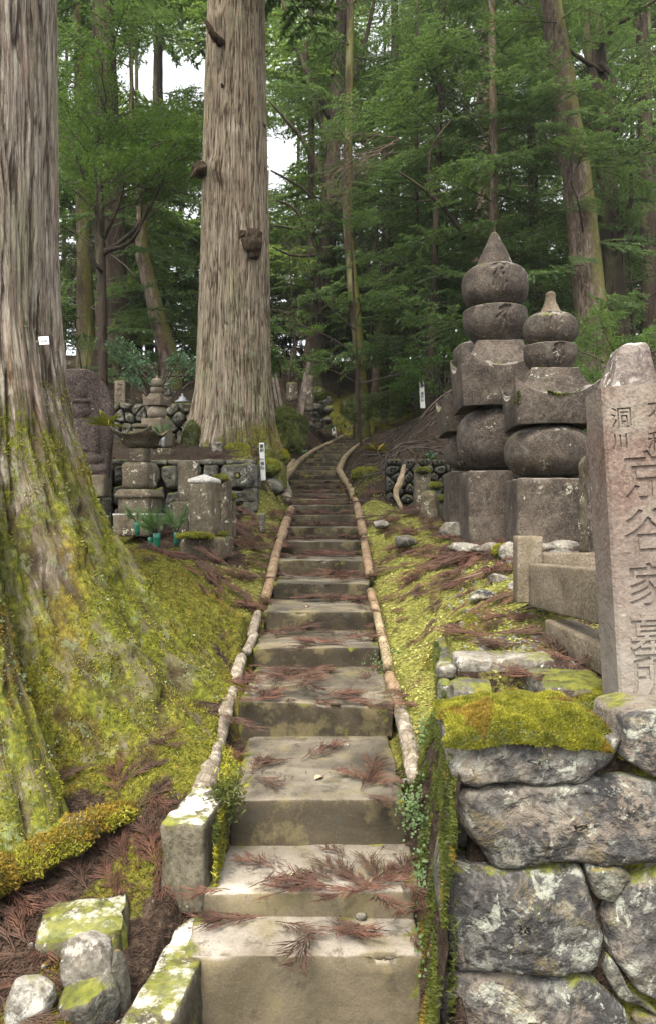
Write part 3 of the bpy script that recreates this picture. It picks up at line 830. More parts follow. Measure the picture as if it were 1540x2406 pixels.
# ---------------------------------------------------------------- staircase
ORD = ['lowest', 'second', 'third', 'fourth', 'fifth', 'sixth', 'seventh', 'eighth', 'ninth', 'tenth', 'eleventh', 'twelfth', 'thirteenth', 'fourteenth', 'fifteenth', 'sixteenth', 'seventeenth', 'eighteenth', 'nineteenth', 'twentieth']
stair = thing('stone_staircase', 'long flight of worn concrete steps climbing into the forest between log edgings', 'staircase', (0, 2.5, -1.7))
for i in range(NS):
    w = SR[i] - SL[i]
    z0 = SZ[i - 1] - .06 if i else SZ[0] - .75
    yb = (SD[i + 1] if i + 1 < NS else SD[i] + .8) + .05
    D = yb - SD[i]
    nar = .965 if i == 2 else 1
    V, Q = rbox(w * nar, D, SZ[i] - z0, bev=.012, seg=.024 if i < 8 else .06, noise=.010, seed=i * 7 + 1, chip=.045, ns=6)
    e = np.maximum(ss(w / 2 - .12, w / 2, abs(V[:, 0])), ss(D / 2 - .16, D / 2, V[:, 1])) 
    e = np.maximum(e, ss(.0, .03, .03 - abs(V[:, 1] + D / 2)) * (.55 if i > 2 else .0))
    e = np.where(V[:, 2] < (SZ[i] - z0) * .8, np.maximum(e * .6, .3), e)
    if i < 1: e = np.where(V[:, 2] < (SZ[i] - z0) * .8, .1, e)
    if i == 2: e = np.where((V[:, 2] < (SZ[i] - z0) * .95) & (abs(V[:, 0]) < w * .42), .0, e)
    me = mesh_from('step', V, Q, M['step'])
    a = me.attributes.new('edge', 'FLOAT', 'POINT'); a.data.foreach_set('value', e.astype(np.float32))
    rz = [0.0, .01, .012, -.008, .006][i] if i < 5 else random.uniform(-.012, .012)
    o = link('step', me, stair, loc=((SL[i] + SR[i]) / 2, SD[i] + D / 2 - 2.5, z0 + 1.7), rot=(random.uniform(-.006, .006), random.uniform(-.008, .008), rz))
# ---------------------------------------------------------------- log edgings
def log(pts, r, mat, label, group='log edging pieces along the staircase', n=None, flat=1.0, seed=0):
    P3 = [P(*p) for p in pts]
    base = P3[0].copy()
    path = smooth_path([p - base for p in P3], n or max(14, len(pts) * 12))
    rr = np.atleast_1d(np.asarray(r, float))
    rad = np.interp(np.linspace(0, 1, len(path)), np.linspace(0, 1, len(rr)), rr)
    path[:, 2] -= rad * .35
    V, Q, T = tube(path, rad * .80, 18, wob=.13, seed=seed, ws=24)
    mb = MB().add(V, Q, T)
    return link('edging_log', mb.mesh('edging_log', M[mat]), label=label, cat='log', group=group, loc=base)
log([(568, 1540, 4.9), (546, 1610, 4.4), (520, 1700, 3.95), (500, 1768, 3.6), (484, 1812, 3.4)], [.045, .05, .055, .062], 'log_pale', 'longest pale log left of the third and fourth steps beside the mossy roots', seed=1)
log([(492, 1806, 3.42), (474, 1862, 3.2)], [.066, .058], 'log_pale', 'short pale log stub end just above the square kerb post', seed=2)
log([(606, 1438, 5.85), (590, 1490, 5.3)], [.04, .045], 'log_pale', 'small pale log piece poking out of cedar fronds left of the sixth step', seed=3)
log([(668, 1245, 8.9), (652, 1285, 8.0), (638, 1345, 7.0), (624, 1400, 6.3)], [.06, .055, .06, .05], 'log_orange', 'orange flaking log left of the eighth and ninth steps', seed=4)
log([(684, 1192, 10.2), (672, 1225, 9.4), (658, 1262, 8.5)], [.06, .07, .06], 'log_orange', 'stout orange log left of the tenth step below the stone kerb', seed=5)
log([(668, 1118, 14.0), (664, 1130, 13.4), (672, 1150, 12.3), (672, 1166, 11.5)], [.11, .13, .12, .10], 'log_pale', 'fat pale stump at the lower end of the long upper left kerb', seed=6)
log([(803, 1023, 22.0), (775, 1038, 20.2), (745, 1052, 18.8), (722, 1066, 17.8), (700, 1083, 16.4), (684, 1102, 15), (664, 1124, 13.8)], [.06, .055, .06, .07, .08, .09], 'log_tan', 'long thin tan kerb rising along the upper left side of the stair', seed=7, n=40)
log([(872, 1022, 22.0), (852, 1036, 20.6), (832, 1050, 19.2), (812, 1068, 17.6), (801, 1086, 16.2), (794, 1105, 14.8)], [.055, .055, .06, .07, .08, .085], 'log_tan', 'long thin tan kerb curving along the upper right side of the stair', seed=8, n=40)
log([(796, 1102, 14.9), (806, 1122, 13.8), (822, 1142, 12.8), (832, 1165, 11.3)], [.08, .08, .08], 'log_tan', 'tan log right of the fourteenth step where the stair bends', seed=9)
log([(828, 1150, 12.2), (838, 1185, 10.5), (846, 1218, 9.4), (852, 1248, 8.7)], [.06, .065, .07, .065], 'log_orange', 'bright orange flaking log right of the tenth and eleventh steps', seed=10)
log([(854, 1262, 8.4), (860, 1300, 7.6), (868, 1345, 6.95)], [.05, .055, .05], 'log_orange', 'peeling pinkish orange log right of the eighth step', seed=11)
log([(870, 1385, 6.35), (882, 1432, 5.8)], [.045, .04], 'log_orange', 'thin moss covered log right of the sixth step', seed=12)
log([(913, 1583, 4.6), (930, 1622, 4.3)], [.045, .05], 'log_orange', 'short orange log stub right of the fourth step', seed=13)
log([(942, 1668, 4.05), (958, 1735, 3.7), (968, 1790, 3.48), (974, 1824, 3.35)], [.05, .052, .05, .042], 'log_pale', 'pale flaking log right of the third step beside the stone wall', seed=14)

log([(690, 1080, 16.2), (676, 1100, 15.2), (666, 1120, 14.2)], [.07, .08], 'log_tan', 'tan kerb piece at the foot of the long upper left kerb', seed=15)
log([(598, 1488, 5.3), (580, 1525, 4.95)], [.035, .04], 'log_pale', 'thin mossy log end between two pale logs left of the fifth step', seed=16)
log([(884, 1440, 5.7), (898, 1500, 5.2), (912, 1560, 4.75)], [.038, .04, .042], 'log_tan', 'moss buried tan log right of the fifth step', seed=17)
log([(928, 1630, 4.3), (940, 1664, 4.08)], [.04, .042], 'log_tan', 'short brown log bridging two paler logs right of the fourth step', seed=18)
# ---------------------------------------------------------------- kerb stones lower left
bx('kerb_post', (.165, .40, .33), M['kerb_stone'], loc=(-.508, 3.0, -1.47), rot=(0, 0, R(-7)), bev=.014, seg=.02, noise=.008, seed=4, chip=.03,
   label='square kerb post with white lichen end and brown moss cap left of the second step', cat='kerb post')
bx('kerb_beam', (.15, 1.12, .3), M['kerb_stone'], loc=(-.515, 2.37, -1.785), rot=(R(-1.5), 0, R(-6)), bev=.015, seg=.025, noise=.012, seed=9, chip=.03,
   label='long white stained kerb beam running down beside the lowest step', cat='kerb')
bx('kerb_block', (.30, .26, .3), M['kerb_stone'], loc=(-.83, 2.68, -1.69), rot=(R(3), R(-4), R(12)), bev=.02, seg=.025, noise=.02, seed=19, chip=.04,
   label='flat grey concrete slab under dead fronds left of the kerb beam', cat='slab')

def rock(name, loc, size, mat, label, cat='rock', rot=(0, 0, 0), seed=0, n=12, group=None, parent=None, rough=.06):
    V, Q = rock_vq(*size, seed, n, rough)
    me = mesh_from(name, V, Q, M[mat])
    return link(name, me, parent, label, cat, group, None, loc, rot)
def rock_px(px, py, d, w, h, mat, label, seed=0, dep=None, **k):
    """w, h in pixels of the 1540 px picture at depth d; px,py = centre"""
    c = P(px, py, d)
    s = d / 1800
    return rock('rock', c, (w * s * 1.12, (dep or w * s), h * s * 1.12), mat, label, seed=seed, **k)
rock_px(208, 2270, 2.38, 125, 115, 'stone_pale', 'white lichened rock with pebbles in its crack beside the kerb beam', 3, n=18)
rock_px(205, 2375, 2.3, 130, 150, 'stone_rubble', 'grey boulder under the white lichened rock at the bottom edge', 5, n=16)
rock_px(65, 2370, 2.25, 120, 110, 'stone_pale', 'pale flat topped rock at the bottom left corner', 8, n=16)
rock_px(278, 2345, 2.36, 50, 180, 'stone_rubble', 'mossy filler stone between white rock and kerb beam', 12, n=14)

# ---------------------------------------------------------------- polygon stones for walls
def chaikin(p, k=2):
    for _ in range(k):
        q = np.roll(p, -1, 0)
        p = np.stack([.90 * p + .10 * q, .10 * p + .90 * q], 1).reshape(-1, 2)
    return p
def poly_stone(poly, O, U, V_, N, gap=.008, bulge=.03, thick=.2, M_=40, rings=8, seed=0, rough=.02, inpl=.01, org=None):
    p = np.asarray(poly, float)
    p = chaikin(p, 2)
    seg = np.linalg.norm(np.roll(p, -1, 0) - p, axis=1); s = np.concatenate([[0], np.cumsum(seg)])
    t = np.linspace(0, s[-1], M_, endpoint=False)
    pc = np.concatenate([p, p[:1]])
    b = np.stack([np.interp(t, s, pc[:, 0]), np.interp(t, s, pc[:, 1])], 1)
    c = b.mean(0)
    d = b - c; L = np.linalg.norm(d, axis=1)[:, None]
    b = c + d * (1 - gap / L)
    b += inpl * np.stack([vn(v3(b[:, 0] * 14, b[:, 1] * 14, seed), seed), vn(v3(b[:, 0] * 14, b[:, 1] * 14, seed + 5), seed + 1)], 1)
    rg = np.linspace(0, 1, rings + 1)[1:] ** .8
    pts, hh = [c[None]], [np.zeros(1) + bulge]
    for r in rg:
        pts.append(c + (b - c) * r)
        hh.append(np.full(M_, bulge * (1 - r ** 11) - (.25 * bulge if r > .97 else 0)))
    pts.append(c + (b - c) * .995); hh.append(np.full(M_, -thick * .35))
    pts.append(c + (b - c) * .93); hh.append(np.full(M_, -thick))
    pts = np.concatenate(pts); hh = np.concatenate(hh)
    wn_ = fbm(v3(pts[:, 0] * 5, pts[:, 1] * 5, hh * 5 + seed * 2.1), 4, seed)
    facet = np.abs(fbm(v3(pts[:, 0] * 3, pts[:, 1] * 3, seed * 1.7 + 0 * hh), 3, seed + 9))
    fin = fbm(v3(pts[:, 0] * 22, pts[:, 1] * 22, seed * 1.3 + 0 * hh), 4, seed + 19)
    hh = hh + np.where(hh > -thick * .3, wn_ * rough + facet * rough * 1.8 + fin * rough * .45, wn_ * rough * .4)
    O, U, V_, N = [np.array(list(a), float) for a in (O, U, V_, N)]
    W = O + pts[:, 0:1] * U + pts[:, 1:2] * V_ + hh[:, None] * N
    nr = rings + 2
    Q = grid_faces(M_, nr, True, 1)
    i = np.arange(M_); T = np.stack([np.zeros(M_, int), 1 + i, 1 + (i + 1) % M_], 1)
    return W, Q, T

def clip_poly(poly, a, n):
    out = []
    for i in range(len(poly)):
        p, q = poly[i], poly[(i + 1) % len(poly)]
        dp, dq = np.dot(p - a, n), np.dot(q - a, n)
        if dp <= 0: out.append(p)
        if (dp <= 0) != (dq <= 0): out.append(p + (q - p) * dp / (dp - dq))
    return out
def cells(w, h, nx, ny, seed, jit=.42, asp=1.0):
    rs = np.random.RandomState(seed)
    pts = []
    for j in range(ny):
        k = nx + rs.randint(-1, 2) if nx > 3 else nx
        for i in range(k):
            pts.append(((i + .5 + rs.uniform(-jit, jit) + (.5 if j % 2 else 0) * .6) / k * w, (j + .5 + rs.uniform(-jit, jit) * .8) / ny * h))
    pts = np.array(pts)
    res = []
    for i, p in enumerate(pts):
        poly = [np.array(q, float) for q in ((0, 0), (w, 0), (w, h), (0, h))]
        order = np.argsort(((pts - p) ** 2).sum(1))[1:14]
        for j in order:
            q = pts[j]; m = (p + q) / 2
            poly = clip_poly(poly, m, q - p)
            if len(poly) < 3: break
        if len(poly) >= 3: res.append(np.array(poly))
    return res

def rubble_wall(root, O, U, w, h, nx, ny, mat, seed=0, bulge=.05, thick=.25, N=None, gap=.012, Ms=18, rings=4, name='stone', rough=.03):
    """O: lower-left corner on the face; U: direction along the wall"""
    U = Vector(U).normalized(); V_ = Vector((0, 0, 1)); N = Vector(N) if N else Vector((U.y, -U.x, 0))
    base = root.location
    for k, c in enumerate(cells(w, h, nx, ny, seed)):
        ctr = c.mean(0)
        loc = Vector(O) + U * ctr[0] + V_ * ctr[1]
        W, Q, T = poly_stone(c - ctr, (0, 0, 0), U, V_, N, gap, bulge * random.uniform(.6, 1.4), thick, Ms, rings, seed * 31 + k, rough, .012)
        link(name, MB().add(W, Q, T).mesh(name, M[mat]), root, loc=loc - base)
    # dark core behind the stones so that the joints read as joints
def core(root, pts, z0, z1, t=.15):
    pass

# ---- front right wall, stones traced by shape on the face at Y = 2.35
wall_f = thing('stone_wall', 'mossy dry stone retaining wall of large lichened blocks right of the lowest steps', 'stone wall', (.4, 2.35, -1.7))
FY = 2.35
def fpoly(pts): return np.array([[(x - 770) / 1800 * FY, (1202.5 - y) / 1800 * FY] for x, y in pts])
front = [
    ([(1058, 1742), (1150, 1738), (1300, 1742), (1440, 1736), (1470, 1746), (1452, 1796), (1396, 1846), (1300, 1852), (1200, 1846), (1110, 1856), (1060, 1838)], .05, 'stone_wall'),
    ([(1096, 1862), (1220, 1856), (1350, 1854), (1460, 1838), (1560, 1858), (1640, 1880), (1640, 2010), (1560, 2034), (1420, 2046), (1300, 2040), (1172, 2058), (1130, 1992), (1084, 1944), (1080, 1890)], .06, 'stone_wall'),
    ([(1478, 1702), (1560, 1680), (1680, 1690), (1700, 1800), (1620, 1850), (1540, 1838), (1475, 1798)], .06, 'stone_wall'),
    ([(1052, 2056), (1200, 2062), (1376, 2052), (1396, 2120), (1432, 2222), (1414, 2292), (1300, 2308), (1180, 2296), (1066, 2300), (1040, 2180)], .06, 'stone_wall'),
    ([(1392, 2052), (1470, 2046), (1488, 2078), (1450, 2134), (1406, 2120)], .03, 'stone_rubble'),
    ([(1442, 2136), (1492, 2088), (1560, 2050), (1690, 2030), (1720, 2200), (1700, 2370), (1600, 2400), (1508, 2350), (1446, 2260), (1424, 2180)], .06, 'stone_wall'),
    ([(1044, 2312), (1180, 2306), (1400, 2318), (1470, 2380), (1500, 2500), (1300, 2520), (1044, 2520)], .04, 'stone_wall'),
    ([(1424, 2300), (1440, 2262), (1500, 2355), (1560, 2410), (1480, 2376)], .02, 'stone_rubble'),
    ([(1500, 2400), (1620, 2410), (1740, 2390), (1740, 2520), (1510, 2520)], .04, 'stone_wall'),
    ([(1650, 1860), (1800, 1840), (1860, 2000), (1720, 2050), (1650, 2020)], .05, 'stone_wall'),
    ([(1710, 1690), (1860, 1700), (1860, 1840), (1700, 1850)], .05, 'stone_wall'),
]
for k, (pl, bu, mt) in enumerate(front):
    pp = fpoly(pl); c = pp.mean(0)
    W, Q, T = poly_stone(pp - c, (0, 0, 0), (1, 0, 0), (0, 0, 1), (0, -1, 0), -.002, bu * .5, .30, 110, 34, k + 3, .025, .009)
    link('stone', MB().add(W, Q, T).mesh('stone', M[mt]), wall_f, loc=Vector((c[0], FY + .05, c[1])) - wall_f.location)
bx('earth_core', (1.72, .25, 1.03), M['earth'], wall_f, loc=Vector((1.34, 2.72, -1.82)) - wall_f.location, bev=.02, seg=.12, noise=.01)
# side face along the stair
for k, (y0, y1, z0, z1) in enumerate([(2.47, 2.74, -1.10, -.80), (2.78, 3.16, -1.12, -.76), (3.2, 3.62, -1.05, -.72), (3.66, 4.1, -1.0, -.72), (2.47, 2.62, -1.75, -1.12), (2.64, 3.0, -1.6, -1.14), (3.02, 3.35, -1.5, -1.14), (3.38, 3.75, -1.35, -1.07), (4.14, 4.6, -.95, -.72)]):
    c = np.array([(y0 + y1) / 2, (z0 + z1) / 2])
    pl = np.array([(y0, z0), (y1, z0), (y1, z1), (y0, z1)]) - c
    W, Q, T = poly_stone(-pl * [1, -1], (0, 0, 0), (-.115, -1, 0), (0, 0, 1), (-1, .115, 0), .008, .035, .16, 40, 9, 60 + k, .02, .012)
    link('stone', MB().add(W, Q, T).mesh('stone', M['stone_rubble']), wall_f, loc=Vector((XW(c[0]) + .05, c[0], c[1])) - wall_f.location)
# recess walls behind the moss topped corner
for nm, x0, x1, y0, y1, d, mt, th, bu in [
    ('stone', 1074, 1308, 1548, 1596, 3.38, 'stone_pale', .22, .03), ('stone', 1060, 1282, 1600, 1720, 3.42, 'stone_rubble', .2, .02),
    ('stone', 1030, 1072, 1566, 1600, 3.30, 'stone_pale', .14, .02), ('stone', 1032, 1062, 1604, 1720, 3.2, 'stone_rubble', .12, .02),
    ('stone', 1286, 1450, 1612, 1720, 3.0, 'stone_rubble', .35, .02)]:
    s = d / 1800
    c = P((x0 + x1) / 2, (y0 + y1) / 2, d)
    w, h = (x1 - x0) * s, (y1 - y0) * s
    V, Q = rbox(w, th, h, bev=.02, seg=.02, noise=.018, seed=int(x0), chip=.03)
    link(nm, mesh_from(nm, V, Q, M[mt]), wall_f, loc=Vector((c.x, d + th / 2, c.z - h / 2)) - wall_f.location)

# ---------------------------------------------------------------- inscribed granite pillar
def glyphs(text, size, bold=.0, ext=.01):
    cu = bpy.data.curves.new('glyph', 'FONT')
    cu.body = text; cu.size = size; cu.align_x = 'CENTER'; cu.align_y = 'CENTER'
    cu.extrude = ext; cu.offset = bold; cu.resolution_u = 3
    o = bpy.data.objects.new('glyph', cu); col.objects.link(o)
    dg = bpy.context.evaluated_depsgraph_get(); dg.update()
    me = bpy.data.meshes.new_from_object(o.evaluated_get(dg))
    n = len(me.vertices); V = np.zeros(n * 3); me.vertices.foreach_get('co', V); V = V.reshape(-1, 3)
    F = [tuple(p.vertices) for p in me.polygons]
    bpy.data.objects.remove(o); bpy.data.meshes.remove(me)
    return V, F
def glyph_column(items, ext=.01):
    """items: (char, x, z, size, bold); returns mesh in the XZ plane facing -Y, centred on y = 0"""
    VV, FF, n = [], [], 0
    for ch, x, z, s, b in items:
        V, F = glyphs(ch, s, b, ext)
        if len(V) == 0: continue
        cx, cy = (V[:, 0].min() + V[:, 0].max()) / 2, (V[:, 1].min() + V[:, 1].max()) / 2
        W = np.stack([V[:, 0] - cx + x, -V[:, 2], V[:, 1] - cy + z], -1)
        VV.append(W); FF += [tuple(i + n for i in f) for f in F]; n += len(W)
    me = bpy.data.meshes.new('inscription')
    me.from_pydata([tuple(v) for v in np.concatenate(VV)], [], FF); me.update()
    return me
def carve(o, me, loc):
    """cut the glyph mesh out of object o"""
    c = bpy.data.objects.new('cutter', me); col.objects.link(c); c.location = loc
    md = o.modifiers.new('carve', 'BOOLEAN'); md.operation = 'DIFFERENCE'; md.solver = 'EXACT'; md.object = c
    dg = bpy.context.evaluated_depsgraph_get(); dg.update()
    new = bpy.data.meshes.new_from_object(o.evaluated_get(dg))
    o.modifiers.clear(); bpy.data.objects.remove(c)
    if len(new.polygons) > 8:
        o.data = new
        for p in new.polygons: p.use_smooth = False
        return True
    return False
PW, PH, PD = .29, 1.13, .24
px0 = P(1429, 1658, 2.66)
bm_v = [(-PW / 2, -PD / 2, 0), (PW / 2, -PD / 2, 0), (PW / 2, PD / 2, 0), (-PW / 2, PD / 2, 0)]
c_ = .010
ring = [(-PW / 2 + c_, -PD / 2), (PW / 2 - c_, -PD / 2), (PW / 2, -PD / 2 + c_), (PW / 2, PD / 2 - c_), (PW / 2 - c_, PD / 2), (-PW / 2 + c_, PD / 2), (-PW / 2, PD / 2 - c_), (-PW / 2, -PD / 2 + c_)]
pv = [(x, y, 0) for x, y in ring] + [(x, y, PH) for x, y in ring]
pf = [tuple(range(8))[::-1], tuple(range(8, 16))] + [(i, (i + 1) % 8, 8 + (i + 1) % 8, 8 + i) for i in range(8)]
pm = bpy.data.meshes.new('inscribed_pillar'); pm.from_pydata(pv, [], pf); pm.materials.append(M['granite_pink'])
PILLAR_LOC = Vector((px0.x + PW / 2 + .055, 2.66 + PD / 2, px0.z - .01))
pillar = link('inscribed_pillar', pm, label='tall pink granite pillar carved with a family name standing on the front right wall', cat='stone pillar', loc=(0, 0, 0))
items = []
def fr(px, py):   # picture pixel on the front face -> face coordinates before leaning
    z = (1202.5 - py) / 1800 * 2.66 - px0.z
    x = (px - 1429) / 1800 * 2.66 - (.045) - PW / 2 + z * .0577
    return x, z
for ch, px, py, s, b in [('洞', 1460, 968, .078, .0002), ('川', 1457, 1024, .058, .0006), ('大', 1545, 948, .078, .0006), ('和', 1545, 1030, .08, .0004),
                         ('京', 1524, 1107, .185, .0012), ('谷', 1524, 1240, .175, .0016), ('家', 1530, 1365, .165, .001), ('墓', 1530, 1480, .155, .0008), ('所', 1532, 1580, .15, .001)]:
    x, z = fr(px, py); items.append((ch, x, z, s, b))
gm = glyph_column(items, ext=.008)
ok_carve = carve(pillar, gm, (0, -PD / 2, 0))
print('CARVE', ok_carve, len(pillar.data.polygons))
pillar.location = PILLAR_LOC
pillar.rotation_euler = (R(0), R(-3.3), R(-5))

# ---------------------------------------------------------------- grave plot fence at the right
fence = thing('plot_fence', 'low tan granite fence with square corner post around the right grave plot', 'stone fence', P(1243, 1412, 4.25))
fb = fence.location
V, Q = rbox(.138, .138, .37, bev=.008, seg=.03, noise=.002, seed=1)
link('post', mesh_from('post', V, Q, M['granite_tan']), fence, loc=(0, .05, -.01), rot=(0, 0, R(-3)))
V, Q = rbox(.10, 1.6, .235, bev=.008, seg=.04, noise=.002, seed=2)
link('rail', mesh_from('rail', V, Q, M['granite_tan']), fence, loc=(.08, -.80, .005), rot=(R(-2.2), 0, R(3.0)))
V, Q = rbox(1.5, .10, .235, bev=.008, seg=.04, noise=.002, seed=3)
link('rail', mesh_from('rail', V, Q, M['granite_tan']), fence, loc=(.80, .06, .03))
V, Q = rbox(.16, 1.25, .12, bev=.01, seg=.04, noise=.004, seed=4)
link('plinth', mesh_from('plinth', V, Q, M['granite_tan']), fence, loc=(.10, -.95, -.19), rot=(R(1.5), 0, R(3.0)))

# ---------------------------------------------------------------- five-element stupas
def square_rings(rings, k=12):
    """rings: (half_width, z, upturn); square-plan loft with upturned corners"""
    s = np.linspace(-1, 1, k + 1)[:-1]
    per = np.concatenate([np.stack([s, -np.ones(k)], 1), np.stack([np.ones(k), s], 1), np.stack([-s, np.ones(k)], 1), np.stack([-np.ones(k), -s], 1)])
    cn = np.minimum(abs(per[:, 0]), abs(per[:, 1])) ** 2.3
    V = []
    for h, z, up in rings:
        V.append(np.stack([per[:, 0] * h, per[:, 1] * h, z + up * cn], 1))
    V = np.concatenate(V)
    n = len(per)
    return V, grid_faces(n, len(rings), True), n
def kasa(hw, hwb, z0, ze_b, ze_t, zt, top, up, k=14):
    """stone roof: underside, thick upturned eave, hollow-curved slope"""
    R_ = [(hw * .5, z0 + .01, 0), (hw * .91, z0, -.01), (hw * .92, z0 + .004, -.01), (hw * .94, z0 + (ze_t - z0) * .3, up * .25), (hw * .97, z0 + (ze_t - z0) * .65, up * .62), (hw * 1.0, ze_t - .006, up * .98), (hw * .995, ze_t, up), (hw * .96, ze_t + .004, up * .93)]
    for t in np.linspace(.06, 1, 12):
        h = hw * (1 - t) + top * t
        z = ze_t + (zt - ze_t) * (t ** 1.75)
        R_.append((h, z, up * (1 - t) ** 2.6))
    R_ += [(top * .96, zt + .004, 0), (top * .4, zt + .006, 0)]
    V, Q, n = square_rings(R_, k)
    V = V + (fbm(V * 7 + z0 * 5, 3, 3) * .006)[:, None] * np.array([1, 1, 1])
    return V, Q
SID = {   # loose brush-like strokes for the seed syllables, in a unit square
    'kha': [[(-.5, .8), (0, 1), (.3, .85)], [(-.1, .8), (-.2, .35), (-.45, .1)], [(.0, .45), (.35, .6), (.5, 1.0)], [(.55, .9), (.35, .2), (.2, -.5)], [(.0, .2), (-.35, -.1), (-.5, -.6)], [(-.2, -.1), (-.25, -.8)], [(.25, .1), (.3, -.4), (.15, -.8)]],
    'ha': [[(-.2, .7), (.2, .9), (.5, .8)], [(.15, .7), (-.15, .3), (-.5, .1)], [(.5, .9), (.35, .3), (.6, -.3)], [(0, .1), (-.1, -.2), (-.2, -.8)], [(.1, .1), (.35, -.2), (.3, -.8)]],
    'ra': [[(.1, .8), (.35, .6), (0, .4)], [(0, .4), (-.2, 0), (-.1, -.5), (.25, -.9)], [(.0, .5), (.1, -.3)]],
    'va': [[(-.5, .5), (.4, .6)], [(0, .5), (-.3, 0), (.2, -.1)], [(.3, .5), (.3, -.8)]],
}
def groove(V, nrm, strokes, cx, cz, s, depth, width, front):
    """press strokes into vertices whose x,z lie near them on the front side"""
    d = np.full(len(V), 9.)
    p = np.stack([V[:, 0], V[:, 2]], 1)
    for st in strokes:
        st = np.array(st) * s + [cx, cz]
        for a, b in zip(st[:-1], st[1:]):
            ab = b - a
            t = np.clip(((p - a) @ ab) / (ab @ ab), 0, 1)
            d = np.minimum(d, np.linalg.norm(p - (a + t[:, None] * ab), axis=1) / (1.15 - .5 * t))
    m = (1 - ss(width * .45, width, d)) * front
    return V - nrm * (m * depth)[:, None]
def round_stone(prof, seed, syl=None, syl_at=None, dense=True, noise=.012):
    if syl is not None:
        th = np.concatenate([np.linspace(-np.pi / 2 - .75, -np.pi / 2 + .75, 170), np.linspace(-np.pi / 2 + .80, 1.5 * np.pi - .80, 60)])
    else:
        th = np.linspace(0, 2 * np.pi, 56, endpoint=False)
    prof = np.array(prof)
    if syl is not None:
        z0 = prof[:, 1].min()
        seg = np.concatenate([[0], np.cumsum(np.linalg.norm(np.diff(prof, axis=0), axis=1))])
        t = np.linspace(0, seg[-1], 110)
        prof = np.stack([np.interp(t, seg, prof[:, 0]), np.interp(t, seg, prof[:, 1])], 1)
    V, Q = lathe(prof, seed=seed, noise=noise, ns=4, theta=th)
    if syl is not None:
        cz, s, dep, wd = syl_at[1], syl_at[2], syl_at[3], syl_at[4]
        nr = V.copy(); nr[:, 2] = 0; nr /= np.linalg.norm(nr, axis=1)[:, None] + 1e-6
        V = groove(V, nr, SID[syl], syl_at[0], cz, s, dep, wd, (V[:, 1] < 0).astype(float))
    return V, Q
def stupa(loc, rz, S, label, lean=(0, 0), mat='granite_brown', seed=0, group=None, syl=True, top='cone'):
    t = thing('grave_stupa', label, 'stone stupa', loc, group=group, rot=(lean[0], lean[1], rz))
    m = M[mat]
    hb, zb = S['base']
    V, Q = rbox(hb * 2, hb * 2, zb, bev=.02, seg=.035, noise=.008, seed=seed, chip=.02)
    if syl:
        V = groove(V, np.array([[0, -1., 0]]), SID['va'], 0, zb * .8, .05, .006, .012, (V[:, 1] < -hb + .03).astype(float))
    link('base_block', mesh_from('base_block', V, Q, m), t)
    r, z0, z1 = S['sphere']
    V, Q = round_stone(superprof(r, z0, z1, 60, 2.35), seed + 1, 'va' if syl else None, (.05, z1 - (z1 - z0) * .33, .055, .006, .016))
    link('sphere', mesh_from('sphere', V, Q, m), t)
    V, Q = kasa(*S['kasa'])
    V = V + (fbm(V * 22, 3, 8) * .004)[:, None]
    if syl:
        zt = S['kasa'][5]; ze = S['kasa'][4]
    link('roof_stone', sharpen(mesh_from('roof_stone', V, Q, m)), t)
    r, z0, z1, rb = S['bowl']
    n = 26
    a = np.linspace(0, 1, n)
    prof = [(1e-4, z0)] + [(rb + (r - rb) * np.sin(min(1, x * 1.35) * np.pi / 2) ** .8, z0 + (z1 - z0) * x * .93) for x in a] + [(r * .985, z1 - (z1 - z0) * .03), (r * .9, z1), (1e-4, z1 + .005)]
    V, Q = round_stone(prof, seed + 2, 'ha' if syl else None, (.02, (z0 + z1) / 2 + .02, S.get('ss', .10), .022, .022))
    link('bowl_stone', mesh_from('bowl_stone', V, Q, m), t)
    r, z0, z1 = S['jewel']
    V, Q = round_stone(superprof(r, z0, z1, 60, 2.5, ptop=S.get('jp', 3.0)), seed + 3, 'kha' if syl else None, (0, (z0 + z1) / 2 + .03, S.get('ss', .10) * 1.1, .024, .023))
    link('jewel_stone', mesh_from('jewel_stone', V, Q, m), t)
    r, z0, z1, rt = S['tip']
    zz = np.linspace(0, 1, 20)
    cv = S.get('curve', 1.0)
    prof = [(r * (1 - x) ** cv + rt * x ** .6 * (1 if x < 1 else 1), z0 + (z1 - z0) * x) for x in zz] + [(rt * .5, z1 + rt * .5), (1e-4, z1 + rt * .6)]
    V, Q = lathe(prof, 40, seed + 4, noise=.012, ns=9)
    link('finial', mesh_from('finial', V, Q, M['granite_tan'] if S.get('tiptan') else m), t)
    return t
k72 = 7.2 / 1800
A = dict(base=(.315, .72), sphere=(.37, .715, 1.34), kasa=(.385, .30, 1.31, 1.40, 1.66, 1.92, .205, .20), bowl=(.30, 1.91, 2.25, .15), jewel=(.31, 2.235, 2.67), tip=(.185, 2.62, 2.96, .036), ss=.12)
stupa((1.60, 7.25, -.34), R(-2), A, 'tallest five tier stone stupa with pointed cone top and carved signs on brown granite', lean=(0, R(-.6)), seed=10)
B = dict(base=(.315, .55), sphere=(.37, .545, 1.01), kasa=(.345, .27, .985, 1.03, 1.21, 1.45, .185, .14), bowl=(.22, 1.44, 1.665, .13), jewel=(.222, 1.655, 1.95), tip=(.095, 1.925, 2.10, .046), ss=.075, jp=2.3, curve=1.9, tiptan=True)
stupa((1.84, 6.40, -.28), R(-4), B, 'shorter front stone stupa with blunt tip and moss along its roof eave', lean=(0, R(.4)), seed=20)
C3 = dict(base=(.34, .58), sphere=(.36, .575, 1.04), kasa=(.42, .32, 1.0, 1.07, 1.25, 1.45, .2, .16), bowl=(.27, 1.44, 1.68, .14), jewel=(.27, 1.67, 2.0), tip=(.12, 1.97, 2.1, .03))
